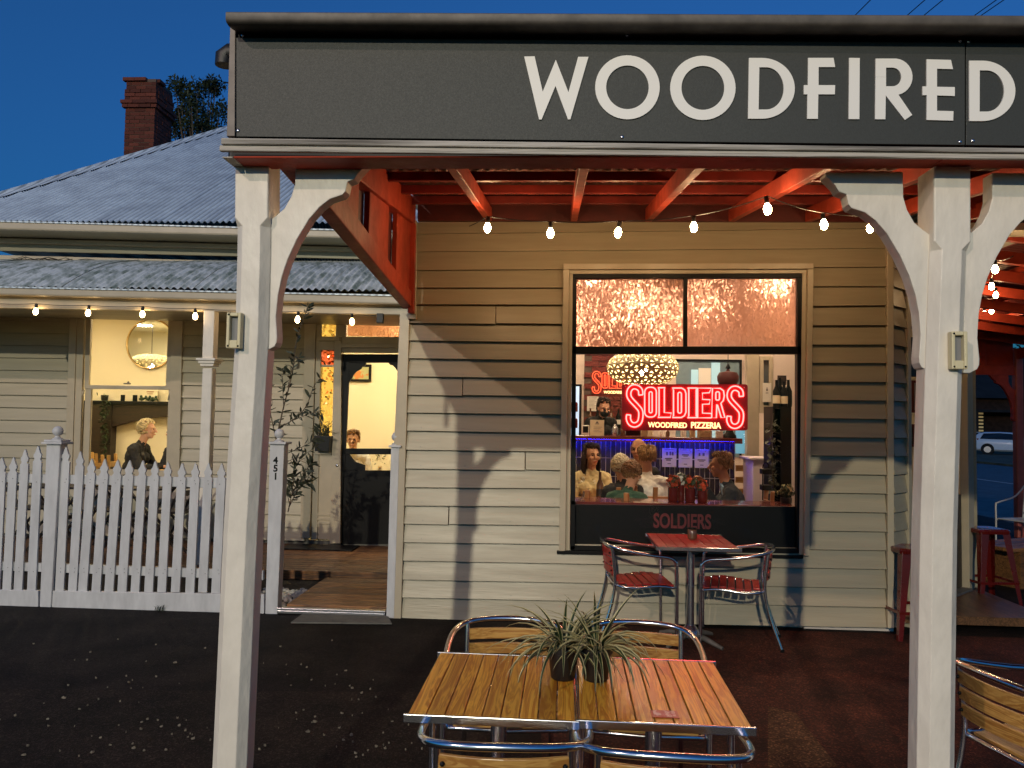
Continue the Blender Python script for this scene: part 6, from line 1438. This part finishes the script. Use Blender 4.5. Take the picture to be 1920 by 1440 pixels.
arcp = [Vector((a.x+.001, YB-.17, mz-.052)), Vector((b.x+.499, YB-.17, mz-.052)), Vector((b.x+.499, YB-.17, P(300,800,YB-.17).z))]+[Vector((lerp(b.x+.499, a.x+.001, i/8), YB-.17, lerp(P(300,778,YB-.17).z, P(208,800,YB-.17).z, i/8)+.05*math.sin(math.pi*i/8))) for i in range(9)]
me = MB().prism(arcp, (0,.06,0)).mesh('lintel', False, WL[ft.name]); bm = bmesh.new(); bm.from_mesh(me); bmesh.ops.triangulate(bm, faces=bm.faces[:]); bm.to_mesh(me); bm.free(); part('lintel', me, M['darkwood'], ft)
part('fire_surround', MB().box(a.x+.002, b.x+.498, YB-.03, YB-.006, HF, mz-.06), M['lime'], ft)
for k, (px, w) in enumerate(((230,.033),(253,.035))):
    v = P(px, 752, YB-.14); solo('tumbler', MB().lathe([(w*.9,0),(w,.01),(w,.10),(w*.9,.10),(w*.85,.02)], (v.x,YB-.14,mz+.001), 14), M['dark'], ('dark glass tumbler on the mantel, left of two','dark glass tumbler on the mantel, right of two')[k], 'tumbler', (v.x,YB-.14,mz), 'tumblers on the mantel', smooth=50)
v = P(282, 752, YB-.10); pq = thing('round_plaque', 'pale round sign with printed lines leaning on the mantel', 'sign', (v.x,YB-.1,mz)); part('disc', MB().tube([(v.x,YB-.095,mz+.13),(v.x,YB-.115,mz+.13)], .125, 28), M['lime'], pq, smooth=30)
part('print', MB().box(v.x-.06,v.x+.06,YB-.118,YB-.1155,mz+.15,mz+.165).box(v.x-.05,v.x+.05,YB-.118,YB-.1155,mz+.12,mz+.13), M['chairwood'], pq)
dm = MB(); rd = random.Random(12)
for k in range(40): dm.ball((v.x+rd.uniform(-.14,.14), YB-.16+rd.uniform(-.03,.03), mz+.02+rd.random()*.06), rd.uniform(.012,.024), 6, 5)
o = solo('dried_posy', dm, M['leafd'], 'small dark dried posy lying on the mantel before the round sign', 'dried flowers', (v.x,YB-.16,mz))
hg = MB()
for k in range(260):
    f = rd.random()**.8; v = P(196+rd.gauss(0,5.5 if f < .25 else 3.2), 738+145*f, YB-.26+rd.uniform(-.05,.03)); a_ = Vector((rd.uniform(-1,1),rd.uniform(-1,.3),rd.uniform(-1,.5))).normalized(); s_ = a_.cross(Vector((0,0,1))).normalized(); L = rd.uniform(.04,.08)
    hg.add([v, v+a_*L*.5+s_*L*.33, v+a_*L, v+a_*L*.5-s_*L*.33], [(0,1,2,3)])
hp = thing('hanging_plant', 'dark trailing plant hanging from the left part of the mantel', 'plant', P(196, 752, YB-.2)); part('pot', MB().lathe([(.04,0),(.05,.01),(.06,.09)], (P(196,752,YB-.14).x,YB-.14,mz+.001), 14), M['pot'], hp, smooth=50); o = part('foliage', hg, M['leafd'], hp); o['kind'] = 'stuff'
seat('woman with short curly blond hair in dark clothes dining behind the house window', 277, 806, 3.75, math.pi/2+.1, 'pale wooden chair of the blond woman behind the house window', floor=HF, cm='gold', cg='pale wooden chairs in the house', hair='blond', style='curly', top='black', lean=.10, turn=.0, arms={-1:((-.22,-.16,.74),(-.08,-.40,.76)), 1:((.22,-.16,.74),(.08,-.40,.76))})
seat('white haired diner half hidden by the right window casing of the house', 326, 812, 3.95, -math.pi/2-.3, 'pale wooden chair of the half hidden diner', floor=HF, cm='gold', cg='pale wooden chairs in the house', hair='white', style='short', top='black', lean=.08)
xt = P(322, 870, 3.85).x; dtable('dining table of the two diners behind the house window', xt-.02, 3.85, HF, .77, .55, .7, 'gold')
for k, px in enumerate((182, 214)):
    xy = P(px, 860, 3.65+.5*k); wchair(('empty pale wooden chair at the left of the house window','empty pale wooden chair nearer the blond woman in the house')[k], xy.x, xy.y, (.35,-.9)[k]+math.pi, HF, 'gold', 'pale wooden chairs in the house')
seat('young man with brown hair and white shirt seated behind the screen door', 662, 826, 3.75, .12, None, floor=HF, hair='brown', style='short', top='white', lean=.06)
v = P(700, 872, 3.5); dtable('dining table with a small plant behind the screen door', v.x, 3.55, HF, .78, .8, .5, 'gold'); wchair('pale wooden chair behind the screen door right of the young man', P(698,862,4.2).x, 4.2, 2.6, HF, 'gold', 'pale wooden chairs in the house')
v = P(712, 858, 3.5); vase('small twiggy plant on the table behind the screen door', v.x, 3.52, HF+.78, 'leafd', 6, .10)
a, b = P(652, 683, YB-.01), P(696, 716, YB-.01)
pf = thing('framed_picture', 'dark framed picture with orange blotches on the yellow wall behind the screen door', 'picture', ((a.x+b.x)/2, YB-.02, b.z))
part('frame', MB().box(a.x-.35, b.x, YB-.03, YB-.004, b.z, b.z+.04).box(a.x-.35, b.x, YB-.03, YB-.004, a.z-.04, a.z).box(b.x-.04, b.x, YB-.03, YB-.004, b.z+.0405, a.z-.0405), M['dark'], pf)
M['art'] = mat('green and orange print', (.55,.20,.05), .6, col2=(.42,.42,.20), scale=7, lo=.48, hi=.52); part('print', MB().box(a.x-.35, b.x-.041, YB-.02, YB-.006, b.z+.041, a.z-.041), M['art'], pf)
# corner entry: picture, wall light seen beside the right post
a, b = P(1709, 715, 1.2), P(1725, 772, 1.2)
def cpic(label, px0, px1, y0, y1, Y, m):
    a, b = P(px0, y0, Y), P(px1, y1, Y); t = thing('framed_picture', label, 'picture', ((a.x+b.x)/2, Y, b.z), 'pictures inside the corner entry'); part('frame', MB().box(a.x, b.x, Y, Y+.03, b.z, a.z), M['ironred'], t, bevel=.004); part('print', MB().box(a.x+.03, b.x-.03, Y-.003, Y-.0005, b.z+.03, a.z-.03), M[m], t)
cpic('red framed print inside the corner entry beside the right post', 1709, 1730, 713, 774, 2.2, 'grey'); cpic('dark poster inside the corner entry below the red framed print', 1697, 1717, 795, 838, 2.2, 'darkwood')
wallbox(P(1690,700,2.3).x, 4.19, 2.26, 2.30, FL, 3.39, 'partition', M['lime'])

M['hfill'] = emat('warm house fill light', (1.0,.83,.52), 135)  # fill lights added to brighten the house room
for k, (x, y) in enumerate(((-7.6,4.2),(-6.2,3.8),(-5.0,4.9),(-3.6,4.2),(-2.3,3.7),(-2.0,5.0))):
    t = thing('fill_light', 'added round warm fill light in the house room, %s from the left' % ('first','second','third','fourth','fifth','sixth')[k], 'fill light', (x,y,3.34), 'added fill lights inside the house')
    part('ring', MB().lathe([(.185,-.002),(.185,-.018),(.160,-.018),(.160,-.004)], (x,y,3.349), 18), M['letter'], t); part('diffuser', MB().lathe([(.159,-.006),(.159,-.012),(.001,-.013)], (x,y,3.349), 18), M['hfill'], t)
# ================================================================== SIDE STREET END, BACKGROUND
# side arm of the verandah, carried along the side street
arm = thing('side_verandah', 'red verandah roof with arched end frame carried along the side street', 'verandah', (5.5, 3, 0))
XA0, XA1, YA0, YA1 = 3.3, 7.15, -3.7, 5.9
pp = G(1912, 1010, 0); XP2, YP2 = pp.x, pp.y
zs_ = lambda x: 3.46-.128*(x-3.3)
for k in range(13):
    y = -3.2+.72*k
    if y > YP2-.1: break
    part('rafter', MB().hexa([(XA0,y-.03,zs_(XA0)),(XP2,y-.03,zs_(XP2)),(XP2,y+.03,zs_(XP2)),(XA0,y+.03,zs_(XA0))], [(XA0,y-.03,zs_(XA0)+.115),(XP2,y-.03,zs_(XP2)+.115),(XP2,y+.03,zs_(XP2)+.115),(XA0,y+.03,zs_(XA0)+.115)]), M['red'], arm, bevel=.004)
for k in range(6):
    x = 3.7+.62*k; z = zs_(x)+.118
    part('purlin', MB().box(x-.02, x+.02, -3.4, YP2+.1, z, z+.06), M['red'], arm, bevel=.003)
for k in range(13):
    y0 = -3.5+.76*k
    if y0 > YP2: break
    mb = MB(); vs = []; n = 80
    for i in range(n+1):
        y = y0+.79*i/n; a = .009*math.cos(2*math.pi*y/.076)+.004*(k % 2)
        vs += [(XA0-.2, y, zs_(XA0-.2)+.20+a), (XP2+.2, y, zs_(XP2+.2)+.20+a)]
    part('roof_sheet', mb.add(vs, [(2*i,2*i+1,2*i+3,2*i+2) for i in range(n)]), M['ironred'], arm, smooth=True)
M['pinkpost'] = mat('red painted post', (.42,.09,.06), .4, var=.15, scale=8, bump=.2)
part('post', MB().box(XP2-.06, XP2+.06, YP2-.06, YP2+.06, 0, zs_(XP2)), M['pinkpost'], arm, bevel=.02)
part('outer_beam', MB().box(XP2-.05, XP2+.05, -3.0, YP2-.062, zs_(XP2)-.16, zs_(XP2)-.003), M['red'], arm, bevel=.004)
part('post', MB().box(XP2-.06, XP2+.06, -1.06, -.94, 0, zs_(XP2)-.162), M['pinkpost'], arm, bevel=.02)
zl = P(1850, 703, YP2).z; zu = P(1850, 688, YP2).z
part('end_rail', MB().box(4.25, XP2-.061, YP2-.035, YP2+.035, zl, zu+.02), M['red'], arm, bevel=.004)
for k in range(7):
    x0 = 4.25+(XP2-.065-4.25)*k/7; x1 = 4.25+(XP2-.065-4.25)*(k+1)/7
    part('end_board', MB().hexa([(x0+.004,YP2-.015,zu+.021),(x1-.004,YP2-.015,zu+.021),(x1-.004,YP2+.015,zu+.021),(x0+.004,YP2+.015,zu+.021)], [(x0+.004,YP2-.015,zs_(x0)+.17),(x1-.004,YP2-.015,zs_(x1)+.17),(x1-.004,YP2+.015,zs_(x1)+.17),(x0+.004,YP2+.015,zs_(x0)+.17)]), M['red'], arm, bevel=.003)
for xx in (4.4,):
    pass
bw2 = [(-(u-.062)*1.0, w) for u, w in bw]
me = MB().prism([Vector((XP2-.06+u, YP2-.03, zl+w)) for u, w in bw2], (0,.06,0)).mesh('bracket', False, WL[arm.name])
bm = bmesh.new(); bm.from_mesh(me); bmesh.ops.triangulate(bm, faces=[f for f in bm.faces if len(f.verts) > 4]); bm.to_mesh(me); bm.free()
part('bracket', me, M['red'], arm, bevel=.003)
rb_ = [P(x, y, Y) for x, y, Y in ((1866,505,.2),(1859,537,1.4),(1867,553,2.3),(1859,583,3.6),(1846,588,4.2))]
festoon('string of five warm bulbs under the side street verandah at the right', rb_, (P(1900,480,-.6), P(1820,600,4.8)), .02)
# white tubular garden chair
wc = thing('garden_chair', 'white tubular metal armchair beyond the red stool, cut by the right frame edge', 'chair', (0,0,0))
M['whitemetal'] = mat('white enamelled tube', (.62,.60,.58), .35)
for s in (-1, 1):
    part('arm_frame', MB().tube(smoothpath([(s*.27,-.25,0),(s*.27,-.24,.40),(s*.27,-.24,.62),(s*.27,-.20,.66),(s*.27,.10,.74),(s*.25,.26,.90)], 4), .012, 8), M['whitemetal'], wc, smooth=60)
    part('leg', MB().tube([(s*.25,.30,0),(s*.25,.22,.42),(s*.25,.26,.90)], .012, 8), M['whitemetal'], wc, smooth=60)
    part('side_rail', MB().tube([(s*.27,-.24,.42),(s*.25,.22,.42)], .010, 8), M['whitemetal'], wc, smooth=60)
for k in range(6): part('seat_slat', MB().box(-.25,.25,-.24+.078*k,-.18+.078*k,.432,.445), M['whitemetal'], wc, bevel=.002)
for k in range(4): part('back_slat', MB().box(-.25,.25,.232+.02*k,.245+.02*k,.54+.09*k,.60+.09*k), M['whitemetal'], wc, bevel=.002)
g = G(1905, 1035, 0); place(wc, (g.x+.15, g.y, 0), -1.25)
# low timber planter boxes along the side street edge
pl = thing('timber_bench', 'low brown timber bench between the red stool and the street', 'bench', (0,0,0))
for k in range(4): part('seat_plank', MB().box(-.9,.9,-.24+.125*k,-.125+.125*k,.40,.44), M['deck'], pl, bevel=.004)
for s in (-1,1):
    part('leg', MB().box(s*.7-.04,s*.7+.04,-.22,.22,0,.398), M['deck'], pl, bevel=.004)
g = G(1898, 1100, 0); place(pl, (g.x+.55, g.y+.4, 0), .5)
# white hatchback parked across the street
def car(label, loc, rz):
    t = thing('parked_car', label, 'car', (0,0,0))
    M['carw'] = mat('white car paint', (.80,.80,.82), .25, coat=.8); M['cglass'] = mat('dark car glass', (.015,.018,.022), .08)
    M['lampred'] = mat('tail lamp', (.35,.02,.02), .2); M['tyre'] = mat('tyre', (.012,.012,.012), .8)
    # length along x (rear at -x), stations: x, half width, z bottom, z belt, roof half width, roof z
    st = [(-2.14,.70,.42,.80,.66,.84),(-2.10,.82,.30,.92,.74,1.02),(-2.02,.87,.26,.96,.74,1.20),(-1.80,.89,.24,.98,.70,1.40),(-1.45,.90,.23,.98,.68,1.47),(-.6,.90,.22,.96,.68,1.49),(.1,.90,.22,.94,.66,1.46),(.75,.90,.22,.93,.66,1.14),(1.05,.89,.22,.92,.72,.98),(1.6,.86,.23,.84,.70,.88),(2.0,.80,.27,.74,.62,.76),(2.15,.66,.36,.62,.54,.64)]
    vs = []; fs = []
    for x, hw, zb, zm, rw, rz_ in st:
        row = [(hw*.86,zb),(hw,zb+.10),(hw,zb+(zm-zb)*.6),(hw*.985,zm),(rw,max(zm+.01, rz_-.05)),(rw*.86,rz_)]
        vs += [(x,y,z) for y, z in row]+[(x,-y,z) for y, z in row[::-1]]
    n = 12
    for i in range(len(st)-1):
        for k in range(n): fs.append((i*n+k, i*n+(k+1) % n, i*n+n+(k+1) % n, i*n+n+k))
    fs += [tuple(range(n-1,-1,-1)), tuple((len(st)-1)*n+k for k in range(n))]
    b = part('body', MB().add(vs, fs), M['carw'], t, smooth=35, bevel=.01)
    for s in (-1, 1):
        gl = [(-1.72,.905,1.02),(-1.62,.80,1.36),(-1.40,.725,1.41),(.0,.72,1.40),(.62,.80,1.12),(.86,.905,.985)]
        part('side_window', MB().prism([Vector((x, s*(y+.006), z)) for x, y, z in [(-1.72,.885,1.02),(-1.52,.735,1.38),(-.6,.715,1.42),(.02,.70,1.39),(.66,.735,1.10),(.80,.86,.98)]], (0,s*.012,0)), M['cglass'], t)
        part('tail_lamp', MB().hexa([(-2.11,s*.60,.90),(-1.86,s*.905,.94),(-1.80,s*.86,.94),(-2.0,s*.55,.90)], [(-2.09,s*.60,1.0),(-1.86,s*.90,1.04),(-1.80,s*.86,1.04),(-2.0,s*.55,1.0)]), M['lampred'], t)
        for x in (-1.30, 1.32):
            w = part('wheel', MB().tube([(x,s*.70,.32),(x,s*.91,.32)], .32, 20), M['tyre'], t, smooth=50)
            part('rim', MB().tube([(x,s*.905,.32),(x,s*.925,.32)], .21, 14), M['steel'], w, smooth=50)
            part('wheel_arch', MB().tube([(x,s*.80,.34),(x,s*.905,.34)], .385, 20), M['dark'], t, smooth=50)
    part('rear_window', MB().hexa([(-2.075,-.62,1.05),(-2.075,.62,1.05),(-2.04,.62,1.05),(-2.04,-.62,1.05)], [(-1.86,-.58,1.37),(-1.86,.58,1.37),(-1.80,.58,1.36),(-1.80,-.58,1.36)]), M['cglass'], t)
    part('bumper', MB().box(-2.17,-2.02,-.78,.78,.28,.46), M['dark'], t, bevel=.03); part('number_plate', MB().box(-2.165,-2.13,-.26,.26,.62,.73), M['carw'], t, bevel=.004)
    part('spoiler', MB().box(-2.0,-1.72,-.60,.60,1.43,1.465), M['carw'], t, bevel=.012)
    place(t, loc, rz)
g = G(1883, 853, -.02); car('white hatchback parked on the far side of the side street', (g.x+.9, g.y+.8, -.02), -.55)
# far house with shuttered glowing window, seen dark under the verandah
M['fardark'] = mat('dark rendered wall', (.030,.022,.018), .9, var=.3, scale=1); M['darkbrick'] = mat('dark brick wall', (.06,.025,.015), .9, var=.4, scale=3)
fh = thing('far_house', 'dark house across the side street with a dim shuttered window', 'house', (40, 62, 0))
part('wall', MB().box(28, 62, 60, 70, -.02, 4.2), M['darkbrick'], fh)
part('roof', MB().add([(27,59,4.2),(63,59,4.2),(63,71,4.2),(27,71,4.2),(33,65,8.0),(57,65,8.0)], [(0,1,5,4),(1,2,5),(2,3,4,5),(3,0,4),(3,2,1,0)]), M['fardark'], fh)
M['dimwin'] = emat('dim warm window', (1,.70,.30), .16)
w0 = P(1829, 772, 59.9); w1 = P(1843, 830, 59.9)
wn = part('window', MB().box(w0.x-.15, w1.x+.15, 59.84, 59.998, w1.z-.15, w0.z+.15), M['fardark'], fh)
for k in range(9):
    z = lerp(w1.z, w0.z, (k+.5)/9); part('shutter_slat', MB().box(w0.x, w1.x, 59.80, 59.838, z-.07, z+.07), M['dimwin'], wn)
part('porch_post', MB().box(33.8,34.0,57.5,57.7,-.02,3.0), M['fardark'], fh); part('porch', MB().box(29,40,57.3,59.99,3.0,3.2), M['fardark'], fh)
# trees
M['fol'] = mat('dark foliage', (.040,.058,.022), .6, var=.6, scale=1.2)
def tree(name, label, base, h, crown, seed, nclump, leaves, ls, trunk=.16, cmin=.25, group=None):
    r = random.Random(seed); t = thing(name, label, 'tree', base, group); b = Vector(base)
    tr = MB(); top = b+Vector((r.uniform(-.3,.3), r.uniform(-.3,.3), h*.8)); tr.tube(smoothpath([b, b.lerp(top,.4)+Vector((.15,0,0)), top], 5), [trunk*(1-.07*i) for i in range(11)], 8)
    lf = MB()
    for k in range(nclump):
        a = r.uniform(0,6.28); q = r.random()**.5; zz = r.uniform(cmin, 1.0); rad = crown*math.sin(math.pi*min(1,.15+.80*(1-(zz-cmin)/(1-cmin))))*q
        c = b+Vector((math.cos(a)*rad, math.sin(a)*rad, h*zz)); s = b.lerp(top, max(.25, zz-.25))
        tr.tube([s, s.lerp(c,.5)+Vector((0,0,.08)), c], [.05,.03,.01], 5)
        cr = r.uniform(.5,1.0)*crown*.30
        for i in range(leaves):
            d = Vector((r.gauss(0,1), r.gauss(0,1), r.gauss(0,.8))); d = d.normalized()*cr*r.random()**.4; p = c+d
            v = Vector((r.uniform(-1,1), r.uniform(-1,1), r.uniform(-.6,.8))).normalized(); sd_ = v.cross(Vector((r.uniform(-1,1),r.uniform(-1,1),1))).normalized(); L = ls*r.uniform(.6,1.3)
            lf.add([p, p+v*L*.5+sd_*L*.22, p+v*L, p+v*L*.5-sd_*L*.22], [(0,1,2,3)])
    part('trunk', tr, M['bark'], t, smooth=True); o = part('crown', lf, M['fol'], t); o['kind'] = 'stuff'
tb = P(372, 250, 13.5)
tree('tree', 'leafy dark green tree rising behind the roof between chimney and sign', (tb.x, 13.5, 0), P(372,163,13.5).z+.1, 1.25, 5, 80, 150, .12, .16, .62)
for k, (x, y, h, c) in enumerate(((26,70,9,4.5),(46,74,11,5),(36,78,12,5.5),(64,72,10,5),(56,84,13,6),(24.5,58,6,2.6))):
    tree('street_tree', ['broad dark tree behind the left end of the far house','tall dark tree behind the middle of the far house','tallest dark tree behind the roof of the far house','broad dark tree at the right end of the far house','rearmost dark tree beyond the far house','small dark tree beside the parked white car'][k], (x,y,-.02), h, c, 20+k, 30, 70, .7, .22, .15, 'dark trees across the side street')
# overhead wires
for k, (a, b) in enumerate((((1609,23),(1632,0)),((1705.7,24.7),(1734,0)),((1737,25),(1767.6,0)),((1830,27),(1868,0)),((1841,28),(1882,0)))):
    z = 8.6+.15*k; p, q = G(*a, z), G(*b, z); d = (q-p).normalized(); 
    pts = [p+d*s+Vector((0,0,.00012*s*s)) for s in (-26,-14,-5,0,6,14,24)]
    solo('power_line', MB().tube(pts, .008, 6), M['cable'], 'thin black overhead wire against the sky above the sign, %s from the left' % ('first','second','third','fourth','fifth')[k], 'power line', p, 'overhead wires at top right', smooth=True)
